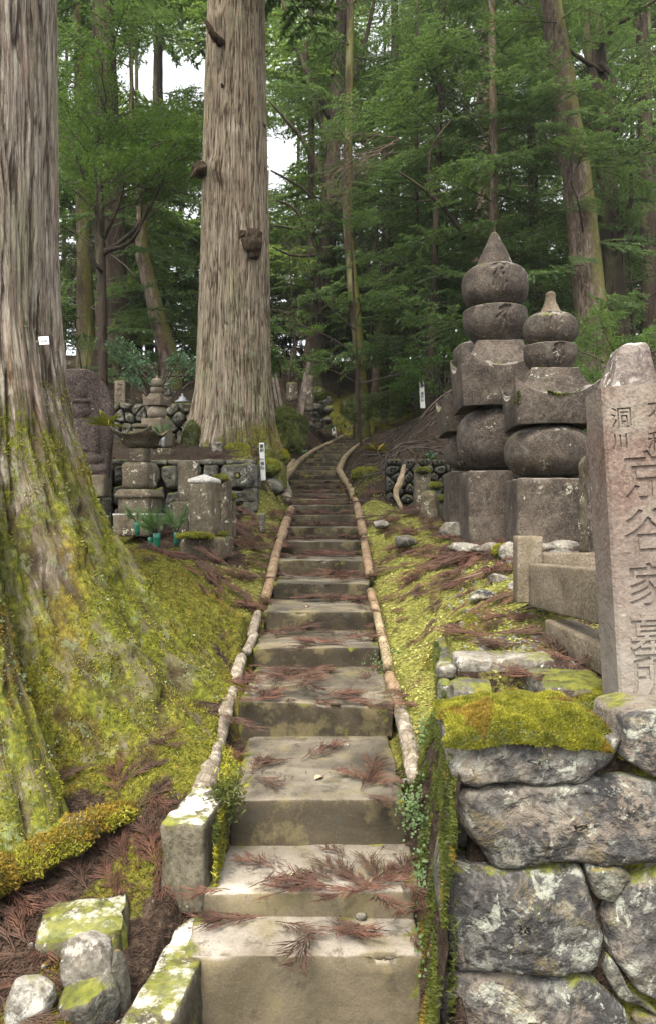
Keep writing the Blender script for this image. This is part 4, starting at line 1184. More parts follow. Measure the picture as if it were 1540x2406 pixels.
stupa((1.63, 8.35, -.15), R(-2), C3, 'stone stupa mostly hidden behind the tallest one with white roof corners', seed=30, syl=False)
# footing stones under the stupas
rs = np.random.RandomState(4)
foot = thing('stone_footing', 'row of rough pale footing stones under the two right hand stupas', 'stone footing', (1.6, 6.1, -.4))
for k, (px, py, d, w, h) in enumerate([(1090, 1288, 6.7, 62, 26), (1150, 1292, 6.6, 70, 26), (1205, 1300, 6.0, 55, 40), (1262, 1290, 6.05, 70, 30), (1320, 1288, 6.05, 70, 28), (1375, 1290, 6.05, 60, 28), (1205, 1325, 5.9, 50, 34)]):
    c = P(px, py, d); s = d / 1800
    V, Q = rock_vq(w * s * 1.15, .3, h * s * 1.3, 40 + k, 9, .08)
    link('stone', mesh_from('stone', V, Q, M['stone_pale']), foot, loc=c - foot.location)
# rough column and pyramid stone behind the pillar
V, Q = rbox(.2, .25, .72, bev=.03, seg=.03, noise=.03, seed=77, ns=14)
link('rough_column', mesh_from('rough_column', V, Q, M['stone_old']), label='rough speckled stone column between the front stupa and the pillar', cat='stone column', loc=P(1402, 1300, 5.6))
V, Q = rbox(.40, .4, 1.90, bev=.04, seg=.04, noise=.026, seed=78, ns=6)
m = np.clip((V[:, 2] - 1.45) / .45, 0, 1)
V[:, 0] = V[:, 0] * (1 - .55 * m) + .035 * m; V[:, 1] *= 1 - .5 * m
V = V + (fbm(V * 5, 4, 44) * .03)[:, None]
V[:, 2] += .12 * m * V[:, 0]
link('rough_headstone', mesh_from('rough_headstone', V, Q, M['stone_crusty']), label='rough headstone with white lichen peak rising behind the inscribed pillar', cat='headstone', loc=P(1466, 1470, 5.2) + Vector((0, 0, 0)))
# small stones and posts beyond
def stone_post(px, py0, py1, d, w, mat, label, dep=None, top=None, seed=0, cat='grave post', name='grave_post', noise=.012, bev=.02, rz=0, lean=(0, 0), taper=(1, 1), group=None):
    c = P(px, py1, d); s = d / 1800
    h = (py1 - py0) * s + .06
    V, Q = rbox(w * s, dep or w * s, h, bev=bev, seg=max(.012, w * s / 9), noise=noise, seed=seed, top=top, taper=taper)
    return link(name, mesh_from(name, V, Q, M[mat]), label=label, cat=cat, group=group, loc=(c.x, d + (dep or w * s) / 2, c.z - .06), rot=(lean[0], lean[1], rz))
stone_post(992, 1103, 1215, 10.0, 37, 'stone_old', 'square mossy post behind the rounded stone in the hollow', seed=3)
stone_post(1009, 1153, 1238, 8.9, 38, 'stone_old', 'rounded short gravestone left of the tallest stupa', seed=5, bev=.06, noise=.02)
stone_post(1020, 1135, 1180, 9.6, 30, 'stone_rubble', 'small moss capped stone behind the rounded gravestone', seed=8, bev=.04, noise=.04)
stone_post(1040, 1165, 1215, 9.1, 26, 'stone_rubble', 'small pale stone with moss balls beside the rounded gravestone', seed=9, bev=.04, noise=.03)
for k, (px, py, d, w, h, lb) in enumerate([
    (1062, 1244, 7.7, 56, 34, 'round boulder at the foot of the tallest stupa'), (950, 1270, 7.6, 52, 26, 'pale boulder on the moss between stair and stupas'),
    (892, 1232, 8.4, 34, 18, 'flat pale stone near the orange log on the right verge'), (1170, 1362, 5.3, 45, 26, 'pale angular stone below the fence post'),
    (1128, 1403, 4.95, 62, 30, 'dark blue grey flat rock lying on the moss'), (1185, 1405, 4.85, 34, 16, 'small flat tan stone beside the dark flat rock'),
    (1215, 1378, 4.9, 40, 22, 'small stone leaning on the fence post foot')]):
    rock_px(px, py, d, w, h, 'stone_pale' if k != 4 else 'stone_wall', lb, 80 + k, n=9)
rock_px(1192, 1300, 6.0, 44, 30, 'stone_rubble', 'mossy corner rock at the front stupa foot', 99, n=9)

# hollow wall at the middle right
hw = thing('block_wall', 'low damp wall of small square blocks in the hollow right of the stair', 'stone wall', (.8, 10.7, -.1))
rubble_wall(hw, (.80, 10.66, -.06), (1, 0, 0), 1.7, .80, 10, 8, 'stone_dark', seed=7, bulge=.035, thick=.12, gap=.009, Ms=12, rings=3, rough=.01)
bx('earth_core', (1.7, .12, .72), M['earth'], hw, loc=(.85, .15, .05), bev=.01, seg=.1, noise=.004)

# ---------------------------------------------------------------- left terrace wall
tw = thing('terrace_wall', 'mossy retaining wall of large angular blocks behind the left gravestones', 'stone wall', (-2, 9.6, -.3))
def wpoly(pts, d): return np.array([[(x - 770) / 1800 * d, (1202.5 - y) / 1800 * d] for x, y in pts])
WD = 9.55
blocks = [
    [(520, 1090), (596, 1086), (600, 1135), (590, 1148), (526, 1146), (518, 1110)], [(478, 1092), (514, 1090), (514, 1150), (496, 1150), (476, 1120)], [(424, 1092), (472, 1092), (472, 1120), (490, 1150), (430, 1150), (418, 1120)],
    [(380, 1094), (418, 1092), (414, 1120), (420, 1146), (396, 1152), (380, 1120)], [(520, 1152), (594, 1152), (602, 1178), (548, 1184), (520, 1178)], [(532, 1188), (590, 1184), (606, 1212), (560, 1222), (532, 1216)],
    [(392, 1158), (430, 1154), (436, 1180), (404, 1212), (384, 1190)], [(440, 1156), (514, 1154), (514, 1186), (444, 1186)], [(400, 1222), (440, 1190), (520, 1192), (526, 1230), (404, 1240)],
    [(268, 1094), (306, 1092), (300, 1128), (270, 1140)], [(310, 1094), (374, 1094), (376, 1130), (330, 1150), (306, 1130)], [(268, 1146), (300, 1134), (326, 1156), (318, 1190), (270, 1186)], [(332, 1158), (386, 1140), (384, 1186), (372, 1240), (322, 1236)],
    [(268, 1192), (316, 1196), (316, 1240), (268, 1240)], [(200, 1094), (262, 1094), (262, 1150), (200, 1160)], [(190, 1166), (262, 1156), (262, 1240), (190, 1240)], [(120, 1094), (194, 1094), (190, 1240), (120, 1240)],
    [(40, 1094), (114, 1094), (114, 1170), (40, 1180)], [(40, 1186), (114, 1176), (114, 1250), (40, 1250)]]
for k, pl in enumerate(blocks):
    pp = wpoly(pl, WD); c = pp.mean(0)
    W, Q, T = poly_stone(pp - c, (0, 0, 0), (1, 0, 0), (0, 0, 1), (0, -1, 0), .004, .05, .22, 40, 9, 200 + k, .04, .012)
    link('stone', MB().add(W, Q, T).mesh('stone', M['stone_rubble']), tw, loc=Vector((c[0], WD + .03, c[1])) - tw.location)
for k, (y0, y1, z0, z1) in enumerate([(9.55, 10.1, .3, .6), (9.55, 10.0, 0, .3), (10.1, 10.7, .2, .62)]):
    V, Q = rbox(.18, y1 - y0, z1 - z0, bev=.03, seg=.04, noise=.03, seed=k)
    link('stone', mesh_from('stone', V, Q, M['stone_rubble']), tw, loc=Vector((-.97, (y0 + y1) / 2, z0)) - tw.location)
bx('earth_core', (3.2, .14, .74), M['earth'], tw, loc=Vector((-2.6, 9.78, -.25)) - tw.location, bev=.01, seg=.15, noise=.004)
# capping stones with moss
for k, (x0, x1) in enumerate([(262, 330), (332, 392), (394, 452), (454, 528), (530, 598)]):
    s = WD / 1800
    V, Q = rbox((x1 - x0) * s, .35, .06, bev=.02, seg=.03, noise=.02, seed=300 + k)
    link('cap_stone', mesh_from('cap_stone', V, Q, M['stone_rubble']), tw, loc=Vector((((x0 + x1) / 2 - 770) * s, WD + .18, (1202.5 - 1091) * s)) - tw.location)

rw = thing('rubble_wall', 'rubble stone wall holding the upper grave terrace behind the small stupa', 'stone wall', (-2.8, 11.7, .7))
rubble_wall(rw, (-4.4, 11.68, .74), (1, 0, 0), 2.42, .92, 14, 6, 'stone_rubble', seed=11, bulge=.045, thick=.2, gap=.010, Ms=20, rings=6, rough=.055)
bx('earth_core', (2.42, .14, .82), M['earth'], rw, loc=Vector((-3.2, 11.92, .74)) - rw.location, bev=.01, seg=.15, noise=.004)
rocks_r = [(632, 1150, 10.6, 60, 44), (600, 1180, 10.0, 40, 40), (590, 1215, 9.7, 46, 30)]
for k, (px, py, d, w, h) in enumerate(rocks_r):
    rock_px(px, py, d, w, h, 'stone_rubble', ['grey boulder between terrace wall and stair kerb', 'mid grey rock at the corner of the terrace wall', 'low mossy rock at the foot of the terrace wall corner'][k], 120 + k, n=10)
rock_px(634, 1128, 10.7, 34, 26, 'stone_pale', 'round pinkish stump like stone beside the stair kerb', 130, n=9)

# ---------------------------------------------------------------- left gravestones
s72 = 7.2 / 1800
g1 = thing('pillar_gravestone', 'front square gravestone with white lichen pyramid top on a mossy plinth', 'gravestone', P(470, 1310, 7.15), rz=R(-14))
V, Q = rbox(.40, .40, .22, bev=.025, seg=.025, noise=.014, seed=1, chip=.03)
link('plinth', mesh_from('plinth', V, Q, M['stone_old']), g1, loc=(0, .2, -.03))
V, Q = rbox(.235, .235, .53, bev=.012, seg=.02, noise=.006, seed=2, chip=.02)
link('shaft', mesh_from('shaft', V, Q, M['stone_old']), g1, loc=(-.03, .18, .185))
V, Q = rbox(.245, .245, .035, bev=.012, seg=.02, noise=.004, seed=3, top=(.055, .02))
link('pyramid_cap', mesh_from('pyramid_cap', V, Q, M['lichen_cap']), g1, loc=(-.03, .18, .70))
stone_post(519, 1122, 1250, 7.75, 40, 'stone_old', 'slim gravestone with bright moss cap right behind the front one', seed=21, top=(.03, .03), rz=R(-10), cat='gravestone', name='pillar_gravestone')
stone_post(507, 1172, 1250, 7.5, 22, 'stone_old', 'small narrow gravestone tucked between two taller ones', seed=22, top=(.02, .03), cat='gravestone', name='pillar_gravestone')
stone_post(544, 1165, 1250, 8.0, 20, 'stone_old', 'low moss topped gravestone at the right end of the group', seed=23, top=(.03, .03), cat='gravestone', name='pillar_gravestone')
stone_post(441, 1081, 1200, 8.6, 48, 'stone_old', 'plain tall grave slab standing against the terrace wall', seed=24, dep=.14, cat='gravestone', name='pillar_gravestone')
stone_post(425, 1178, 1240, 8.2, 40, 'stone_old', 'low block behind pine sprigs at the terrace wall foot', seed=25, cat='gravestone', name='pillar_gravestone')
stone_post(615, 1206, 1240, 8.7, 13, 'stone_pale', 'tiny white marker stone among fronds left of the orange log', seed=26, cat='marker stone', name='marker_stone', bev=.015)

# stone lantern with upturned plate roof
s = 8.35 / 1800
lan = thing('stone_lantern', 'broken stone lantern with upturned corner roof in front of the terrace wall', 'stone lantern', P(330, 1255, 8.5), rz=R(-12))
lz = lan.location.z
def lz_(py): return (1202.5 - py) / 1800 * 8.5 - lz
for nm, w, y1, y0, mt, kw in [('plinth', .44, 1258, 1207, 'stone_old', {}), ('plinth', .36, 1208, 1168, 'stone_old', {}), ('lotus_base', .44, 1170, 1150, 'stone_old', dict(taper=(.86, .86), bev=.03)),
                              ('body', .315, 1150, 1087, 'stone_old', dict(bev=.05)), ('neck', .185, 1088, 1052, 'stone_old', dict(bev=.02))]:
    h = lz_(y0) - lz_(y1)
    k = dict(bev=.018, seg=.03, noise=.01, seed=int(y1)); k.update(kw)
    V, Q = rbox(w, w, h, **k)
    link(nm, mesh_from(nm, V, Q, M[mt]), lan, loc=(0, 0, lz_(y1)))
V, Q = rbox(.445, .445, .02, bev=.009, seg=.03, noise=.006, seed=5)
link('lichen_ledge', mesh_from('lichen_ledge', V, Q, M['lichen_cap']), lan, loc=(0, 0, lz_(1208) - .012))
RR = [(.05, lz_(1052), 0), (.11, lz_(1052), 0), (.135, lz_(1045), 0), (.15, lz_(1043), 0), (.16, lz_(1032), .0), (.215, lz_(1028), .05), (.235, lz_(1024), .075), (.24, lz_(1022), .085), (.20, lz_(1023), .06), (.13, lz_(1026), .0), (.02, lz_(1027), 0)]
V, Q, _ = square_rings(RR, 10)
link('roof', mesh_from('roof', V, Q, M['stone_old']), lan)
for nm, r, y1, y0 in [('finial_ring', .082, 1027, 1008), ('finial_ring', .09, 1006, 996)]:
    V, Q = lathe(superprof(r, lz_(y1), lz_(y0), 16, 5), 30, 3, .006)
    link(nm, mesh_from(nm, V, Q, M['stone_old']), lan)
V, Q = lathe([(1e-4, lz_(1008)), (.045, lz_(1008)), (.045, lz_(1004)), (1e-4, lz_(1004))], 16, 3, .002)
link('neck', mesh_from('neck', V, Q, M['stone_old']), lan)

# small stupa on the terrace
f = 10.8 / 1800
SS = dict(base=(.165, .40), sphere=(.135, .395, .60), kasa=(.15, .10, .59, .615, .675, .76, .075, .075), bowl=(.088, .755, .85, .055), jewel=(.086, .85, .985), tip=(.03, .97, 1.02, .012))
lo = P(364, 1045, 10.8)
stupa((lo.x, 10.95, lo.z - .02), R(-20), SS, 'small tan granite stupa standing on the left terrace', mat='granite_tan', seed=50, syl=False)
V, Q = round_stone(superprof(.136, .395, .60, 50, 2.35), 51, 'va', (.0, .51, .04, .012, .013), noise=.004)
bx('stupa_plinth', (.42, .40, .14), M['stone_old'], loc=P(372, 1078, 10.75) + Vector((0, .2, -.02)), rot=(0, 0, R(-15)), bev=.03, seg=.03, noise=.01, label='rounded plinth stone under the small terrace stupa', cat='plinth')
stone_post(346, 1048, 1082, 10.2, 22, 'granite_tan', 'narrow tan flower stand post beside the small stupa', seed=61, name='stand_post', cat='stone post')
stone_post(385, 1053, 1082, 10.3, 34, 'stone_old', 'low wedge stone right of the flower stand post', seed=62, name='wedge_stone', cat='stone block')
rock_px(357, 1072, 10.3, 20, 18, 'stone_pale', 'white rounded pebble stone on the terrace edge', 63, n=7)
lo = P(394, 945, 13.0)
S2 = dict(base=(.10, .10), sphere=(.10, .10, .24), kasa=(.11, .07, .235, .25, .29, .34, .05, .05), bowl=(.05, .335, .38, .03), jewel=(.05, .38, .44), tip=(.02, .43, .46, .008))
stupa((lo.x, 13.0, lo.z - .12), R(-20), S2, 'tiny stone stupa on the upper terrace behind the small tan one', mat='stone_pale', seed=55, syl=False)
# little metal capped lamp
lo = P(429, 950, 12.6)
mt_ = thing('lantern_cap', 'small grey metal lantern cap on a post beside the middle cedar', 'lantern', lo)
V, Q = lathe([(1e-4, -.3), (.04, -.3), (.04, .03), (.12, .03), (.118, .05), (.06, .085), (.05, .12), (.02, .135), (.012, .18), (1e-4, .185)], 28, 1, .0)
link('cap', mesh_from('cap', V, Q, M['metal']), mt_)
# inscribed steles
def stele(px, py0, py1, d, w, dep, mat, label, rz=0, marks=3, seed=0, cat='gravestone', name='inscribed_stele'):
    o = stone_post(px, py0, py1, d, w, mat, label, dep=dep, seed=seed, cat=cat, name=name, noise=.004, bev=.012, rz=rz)
    s = d / 1800; h = (py1 - py0) * s
    mb = MB()
    rs = np.random.RandomState(seed)
    for k in range(marks):
        zc = h * (.85 - k * .7 / max(1, marks - 1)) if marks > 1 else h * .7
        for q in range(5):
            x = rs.uniform(-.22, .22) * w * s; z = zc + rs.uniform(-.04, .04) * h
            L = rs.uniform(.12, .3) * w * s; v = q % 2
            V, Qd = cube_surface(2, 2, 2)
            mb.add(V * np.array([L / 2 if v else .004, .0025, .004 if v else L / 2]) + [x, -dep / 2 - .0005, z + .06], Qd)
    link('inscription', mb.mesh('inscription', M['ink']), o)  # dark bars stand for carved strokes, groove shade put into their colour
    return o
stele(285, 893, 948, 12.9, 29, .17, 'granite_tan', 'square inscribed post on the upper terrace right of the Buddha stone', rz=R(-18), marks=4, seed=31)
stele(510, 1038, 1080, 10.6, 24, .05, 'stone_pale', 'small grey inscribed tablet in front of the middle cedar', marks=3, seed=32)

# carved Buddha stele
bd = thing('buddha_stele', 'tall pointed reddish stone slab carved with a seated Buddha in relief', 'buddha stele', P(185, 1125, 9.0))
z0 = bd.location.z; sb = 9.0 / 1800
nz_, nx_ = 90, 46
t = np.linspace(0, 1, nz_)
H = (1125 - 866) * sb
half = .415 * np.where(t < .62, .86 + .14 * np.sin(t / .62 * np.pi / 2), np.sqrt(np.clip(1 - ((t - .62) / .385) ** 2.0, 0, 1)) * (1 - .1 * (t - .62)))
u = np.linspace(-1, 1, nx_)
X = half[:, None] * u[None]; Z = np.broadcast_to((t * H)[:, None], X.shape)
relief = np.zeros_like(X)
def blob(cx, cz, rx, rz_, h):
    global relief
    q = 1 - ((X - cx) / rx) ** 2 - ((Z - cz) / rz_) ** 2
    relief = np.maximum(relief, h * np.sqrt(np.clip(q, 0, 1)))
bc = .02
bc = .04
blob(bc, .80, .095, .125, .10); blob(bc, .90, .10, .035, .115); blob(bc, .985, .06, .10, .07); blob(bc, 1.07, .03, .05, .05)
blob(bc, .47, .20, .24, .08); blob(bc + .15, .42, .07, .21, .085); blob(bc - .15, .42, .07, .21, .085); blob(bc, .24, .27, .09, .09); blob(bc, .34, .12, .05, .11); blob(bc, .67, .05, .06, .07)
blob(bc - .1, .79, .018, .05, .05); blob(bc + .1, .79, .018, .05, .05)
blob(bc, .785, .016, .04, .115); blob(bc, .12, .30, .07, .06)
for sx in (-.038, .038): relief -= .016 * np.exp(-(((X - bc - sx) / .022) ** 2 + ((Z - .82) / .012) ** 2))
relief -= .012 * np.exp(-(((X - bc) / .026) ** 2 + ((Z - .735) / .009) ** 2))
for k in range(5): relief -= .006 * np.exp(-(((X - bc) * .5 + (Z - .42 - k * .045)) / .008) ** 2) * (abs(X - bc) < .13) * (relief > .02)
edge = np.sqrt(np.clip(1 - u ** 14, 0, 1))[None] * np.minimum(1, (1 - t) / .02)[:, None] ** .5
Yf = -.075 * edge - relief * .6
nzv = fbm(v3(X * 9, Z * 9, 3), 4, 5) * .006
Vf = np.stack([X, Yf - nzv, Z], -1).reshape(-1, 3)
Vb = np.stack([X * .97, .09 * edge + 0 * X, Z], -1).reshape(-1, 3)
mb = MB().add(Vf, grid_faces(nx_, nz_)).add(Vb, grid_faces(nx_, nz_)[:, ::-1])
n_ = nx_ * nz_
side = []
for j in range(nz_ - 1):
    a, b = j * nx_, (j + 1) * nx_
    side += [(a, b, b + n_, a + n_)]
    a, b = j * nx_ + nx_ - 1, (j + 1) * nx_ + nx_ - 1
    side += [(b, a, a + n_, b + n_)]
mb.Q.append(np.array(side)); mb.qm.append(np.zeros(len(side)))
link('carved_slab', mb.mesh('carved_slab', M['stone_stele']), bd, rot=(0, 0, R(6)))
V, Q = rbox(.62, .34, .26, bev=.03, seg=.04, noise=.01, seed=8)
link('base_stone', mesh_from('base_stone', V, Q, M['stone_old']), bd, loc=(.04, 0, -.22))

# ---------------------------------------------------------------- boards and signs
def sign(px, py0, py1, d, w, text, label, lean=0, name='sign_post', cat='sign'):
    c = P(px, py1, d); s = d / 1800
    h = (py1 - py0) * s; ww = w * s
    t = thing(name, label, cat, c, rot=(0, lean, 0))
    V, Q = rbox(ww, .03, h + .12, bev=.003, seg=.02, noise=.0)
    link('board', mesh_from('board', V, Q, M['white_board']), t, loc=(0, 0, -.12))
    n = len(text)
    it = [(ch, 0, h * (1 - (k + .75) / (n + .4)), min(ww * .92, h / (n + 1.0)), .0012) for k, ch in enumerate(text) if ch != ' ']
    gm = glyph_column(it, ext=.0015); gm.materials.append(M['ink'])
    link('lettering', gm, t, loc=(0, -.0165, 0))
    return t
sign(618, 1040, 1106, 9.7, 11.5, '墓標 一乗院', 'white sign post lettered in black beside the bright moss mound left of the stair', lean=R(-2.5))
sign(991, 893, 946, 17.0, 11, '墓標 遍照院', 'white sign post lettered in black on the slope above the tree roots', lean=R(-3))
sign(786, 1004, 1034, 22.0, 9, '墓標', 'small tilted white name board beside the top of the stair', lean=R(-8)).location = P(786, 1030, 21.8)
bpy.data.objects[-1] if False else None
def sotoba(px0, py0, px1, py1, d, w, label):
    a, b = P(px0, py0, d), P(px1, py1, d)
    L = (a - b).length
    t = thing('grave_plank', label, 'wooden plank', b)
    s = d / 1800; ww = w * s
    V, Q = rbox(ww, .03, L + .1, bev=.004, seg=.02, noise=.003, seed=int(px0))
    f = (V[:, 2] / (L + .1))
    for zc in (.84, .88, .92, .96):
        V[:, 0] *= 1 - .35 * np.exp(-((f - zc) / .007) ** 2)
    V[:, 0] *= 1 - .6 * ss(.97, 1.0, f)
    link('plank', mesh_from('plank', V, Q, M['wood_old']), t, loc=(0, 0, -.05), rot=(0, math.atan2(a.x - b.x, a.z - b.z), 0))
sotoba(650, 884, 664, 962, 15.5, 7, 'wooden grave plank leaning left beside the middle cedar')
sotoba(643, 892, 654, 960, 15.9, 6, 'darker wooden grave plank half hidden by the middle cedar')
sotoba(716, 880, 700, 966, 15.6, 7, 'shorter grave plank behind the tall leaning one')
sotoba(724, 856, 708, 972, 15.3, 9, 'tallest leaning wooden grave plank left of the mossy wall end')
stone_post(686, 896, 936, 18.5, 27, 'stone_old', 'rounded grave slab between the wooden planks', dep=.15, bev=.07, seed=41, cat='gravestone', name='rounded_gravestone')
stone_post(724, 880, 960, 18.8, 26, 'stone_old', 'moss capped grave slab behind the tall leaning plank', dep=.2, bev=.07, seed=42, cat='gravestone', name='rounded_gravestone')
mw = thing('mossy_wall_end', 'mossy rubble wall end beside the leaning grave planks', 'stone wall', P(755, 1000, 20.5))
rs = np.random.RandomState(8)
for k in range(26):
    px = rs.uniform(738, 775); f_ = rs.uniform(0, 1); py = 1000 - f_ * (80 - abs(px - 752) * 1.2)
    V, Q = rock_vq(.28, .3, .2, 500 + k, 6, .08)
    link('stone', mesh_from('stone', V, Q, M['stone_rubble']), mw, loc=P(px, py, 20.3 + rs.uniform(-.2, .5)) - mw.location, rot=(0, 0, rs.uniform(0, 6)))
tr = thing('retaining_stones', 'low mossy row of stones across the top end of the stair', 'stone row', P(820, 1015, 23))
for k in range(16):
    px = 750 + k * 13 + rs.uniform(-3, 3)
    V, Q = rock_vq(.24, .3, .17, 540 + k, 6, .08)
    link('stone', mesh_from('stone', V, Q, M['stone_rubble']), tr, loc=P(px, 1008 + rs.uniform(-6, 3) - (k > 10) * (k - 10) * 2, 23.0) - tr.location, rot=(0, 0, rs.uniform(0, 6)))
# far stone walls in the dim wood
fw = thing('far_wall', 'dim layered stone wall among the trees at the top of the slope', 'stone wall', P(930, 870, 31))
rubble_wall(fw, P(870, 850, 31), (1, 0, 0), 4.0, 1.1, 13, 5, 'stone_dark', seed=21, bulge=.1, thick=.3, gap=.03, Ms=10, rings=2)
# ---------------------------------------------------------------- the two big cedars
def big_trunk(cfun, rfun, zs, nth, mat, crack=.03, freq=13, vz=1.0, seed=0, lumps=(), low=0):
    th = np.linspace(0, 2 * np.pi, nth, endpoint=False)
    Z, TH = np.meshgrid(zs, th, indexing='ij')
    C = cfun(Z)
    r = rfun(TH, Z)
    ux, uy = np.cos(TH), np.sin(TH)
    wob = fbm(v3(ux * 2, uy * 2, Z * .8 + seed), 3, seed)
    p = v3(ux * .8 * freq + wob * 1.2, uy * .8 * freq + wob * .8, Z * vz)
    n = fbm(p, 4, seed + 1)
    ridge = 1 - np.abs(n) * 3.2
    ck = np.clip(ridge, 0, 1) ** 2
    fine = fbm(v3(ux * freq * 2.6, uy * freq * 2.6, Z * vz * 2.2 + 9), 3, seed + 2)
    big = fbm(v3(ux * 1.6, uy * 1.6, Z * .35 + 3), 3, seed + 4)
    crack = crack * (1 + low * ss(2.3, .7, Z))
    r = r + big * .035 - ck * crack + fine * crack * .55
    for (lth, lz, lr, lh) in lumps:
        dth = (TH - lth + np.pi) % (2 * np.pi) - np.pi
        r = r + lh * np.exp(-((dth * .5 / lr) ** 2 + ((Z - lz) / (lr * 1.5)) ** 2))
    V = np.stack([C[0] + ux * r, C[1] + uy * r, Z], -1).reshape(-1, 3)
    me = mesh_from('trunk', V, grid_faces(nth, len(zs), True), mat)
    a = me.attributes.new('crack', 'FLOAT', 'POINT'); a.data.foreach_set('value', ck.ravel().astype(np.float32))
    a = me.attributes.new('bark', 'FLOAT_VECTOR', 'POINT'); a.data.foreach_set('vector', np.stack([ux * .8, uy * .8, Z], -1).astype(np.float32).ravel())
    return me, V.reshape(len(zs), nth, 3), th

T1 = Vector((-2.3, 4.2, -1.3))
tree1 = thing('cedar_tree', 'huge cedar at the left edge with bright moss covering its spreading roots', 'tree', T1)
RIDGES = [(36, .30, 11), (8, .22, 8), (-18, .26, 9), (-50, .03, 10), (-105, .4, 14), (75, .3, 12), (130, .4, 14), (180, .35, 14), (230, .4, 14)]
VALLEY = [(-33, .50, 7), (22, .25, 7), (-5, .22, 6)]
def r1(TH, Z):
    z = Z - 1.3
    t = np.clip((1.25 - z) / 2.5, 0, 1.0)
    d = np.degrees(TH)
    A = .72 + .42 * np.exp(-(((np.degrees(TH) - 15 + 180) % 360 - 180) / 58) ** 2)
    for a, h, w in RIDGES:
        dd = (d - a + 180) % 360 - 180
        A = A + h * np.exp(-(dd / w) ** 2)
    for a, h, w in VALLEY:
        dd = (d - a + 180) % 360 - 180
        A = A - h * np.exp(-(dd / w) ** 2)
    r = .80 - .012 * np.clip(z, 0, 12) + A * t ** 2.6
    r = r + fbm(v3(np.cos(TH) * 5.5 + z * .25, np.sin(TH) * 5.5, Z * .45), 3, 37) * .30 * t ** 1.5
    r = r + fbm(v3(np.cos(TH) * 3, np.sin(TH) * 3, Z * 1.2), 4, 31) * .10 * t + fbm(v3(np.cos(TH) * 9, np.sin(TH) * 9, Z * 5), 3, 33) * .045 * t
    r = r + np.clip(fbm(v3(np.cos(TH) * 14, np.sin(TH) * 14, Z * 9), 3, 41) + .1, 0, 1) * .055 * np.clip(t * 2.2 - .5, 0, 1)
    return r
zs1 = np.concatenate([np.linspace(-.45, 2.6, 190), np.linspace(2.62, 9.6, 150), np.linspace(9.8, 15, 12)])
me, G1, th1 = big_trunk(lambda z: (0 * z, 0 * z), r1, zs1, 460, M['bark_main'], .022, 20, 1.2, 1, low=1.6)
link('trunk', me, tree1)
# creeping root at the lower left
pr = [(-120, 2075, 2.55), (0, 2035, 2.75), (110, 1985, 2.88), (200, 1935, 2.98), (265, 1905, 3.08), (310, 1900, 3.2)]
P3 = [P(*p) - T1 for p in pr]
V, Q, T = tube(smooth_path(P3, 40), [.085, .07, .055, .062, .05, .03], 20, wob=.7, seed=3, ws=9)
V[:, 2] -= .03; rm_ = MB().add(V, Q, T).mesh('root', M['bark_main'])
a_ = rm_.attributes.new('bark', 'FLOAT_VECTOR', 'POINT'); a_.data.foreach_set('vector', (V[:, [2, 1, 0]]).astype(np.float32).ravel())
link('root', rm_, tree1)
ROOT_V = V + np.array(list(T1))
# number tag
tg = P(105, 810, 3.52)
V, Q = rbox(.044, .004, .038, bev=.002, seg=.01, noise=0)
tag = link('number_tag', mesh_from('number_tag', V, Q, M['plate']), tree1, loc=tg - T1, rot=(0, R(-6), R(14)))
gm = glyph_column([(c, (k - 1.5) * .0085, .018, .015, .0002) for k, c in enumerate('2247')], .0008); gm.materials.append(M['ink'])
link('number', gm, tag, loc=(0, -.0025, 0))

T2 = Vector(((549 - 770) / 1800 * 11.75, 11.75, .95))
tree2 = thing('cedar_tree', 'straight tan barked cedar with broken stubs and burls left of the stair', 'tree', T2)
def r2(TH, Z):
    z = Z + .95
    r = np.interp(z, [-1, .9, 1.35, 2.0, 3.3, 5.3, 7.8, 15], [.78, .74, .63, .575, .535, .50, .44, .33])
    t = np.clip((2.1 - z) / 1.4, 0, 1)
    d = np.degrees(TH)
    for a, h, w in [(-10, .10, 14), (-155, .32, 16), (-70, .10, 14), (-115, .16, 10), (60, .1, 20), (150, .2, 20), (-40, .08, 8)]:
        dd = (d - a + 180) % 360 - 180
        r = r + h * t ** 2 * np.exp(-(dd / w) ** 2)
    return r
zs2 = np.concatenate([np.linspace(-.6, 7.2, 260), np.linspace(7.3, 15, 24)])
me, G2, _ = big_trunk(lambda z: (.006 * z, 0 * z), r2, zs2, 340, M['bark_mid'], .018, 19, 1.3, 7,
                      lumps=[(R(-60), 2.95, .13, .10), (R(-120), 4.15, .10, .09), (R(-105), 4.0, .08, .05), (R(-118), 6.35, .10, .07), (R(-100), 5.0, .07, .04), (R(-80), 4.6, .09, .05), (R(-100), 2.1, .12, .05)])
link('trunk', me, tree2)
def burl(px, py, d, r, seed, mat='burl', sq=(1, 1, 1)):
    V, Q = rock_vq(2 * r * sq[0], 2 * r * sq[1], 2 * r * sq[2], seed, 16, .25)
    link('burl', mesh_from('burl', V, Q, M[mat]), tree2, loc=P(px, py, d) - T2)
burl(592, 575, 11.26, .17, 3, sq=(1, .9, 1.2)); burl(596, 598, 11.28, .085, 4); burl(572, 556, 11.27, .08, 9)
burl(517, 412, 11.38, .085, 5, 'burl'); burl(478, 398, 11.5, .13, 6, 'burl', (1.2, 1, .8)); burl(519, 418, 11.30, .045, 11)
burl(527, 215, 11.36, .05, 7, 'burl'); burl(515, 92, 11.4, .10, 8, 'burl', (1.1, .8, .9)); burl(618, 295, 11.6, .045, 12)
def stub(pts, r):
    V, Q, T = tube(smooth_path([P(*p) - T2 for p in pts], 10), r, 9, wob=.3, seed=2, ws=20)
    link('broken_stub', MB().add(V, Q, T).mesh('broken_stub', M['burl']), tree2)
stub([(524, 104, 11.4), (508, 90, 11.2), (494, 68, 11.15), (486, 50, 11.15)], [.075, .06, .045, .03])
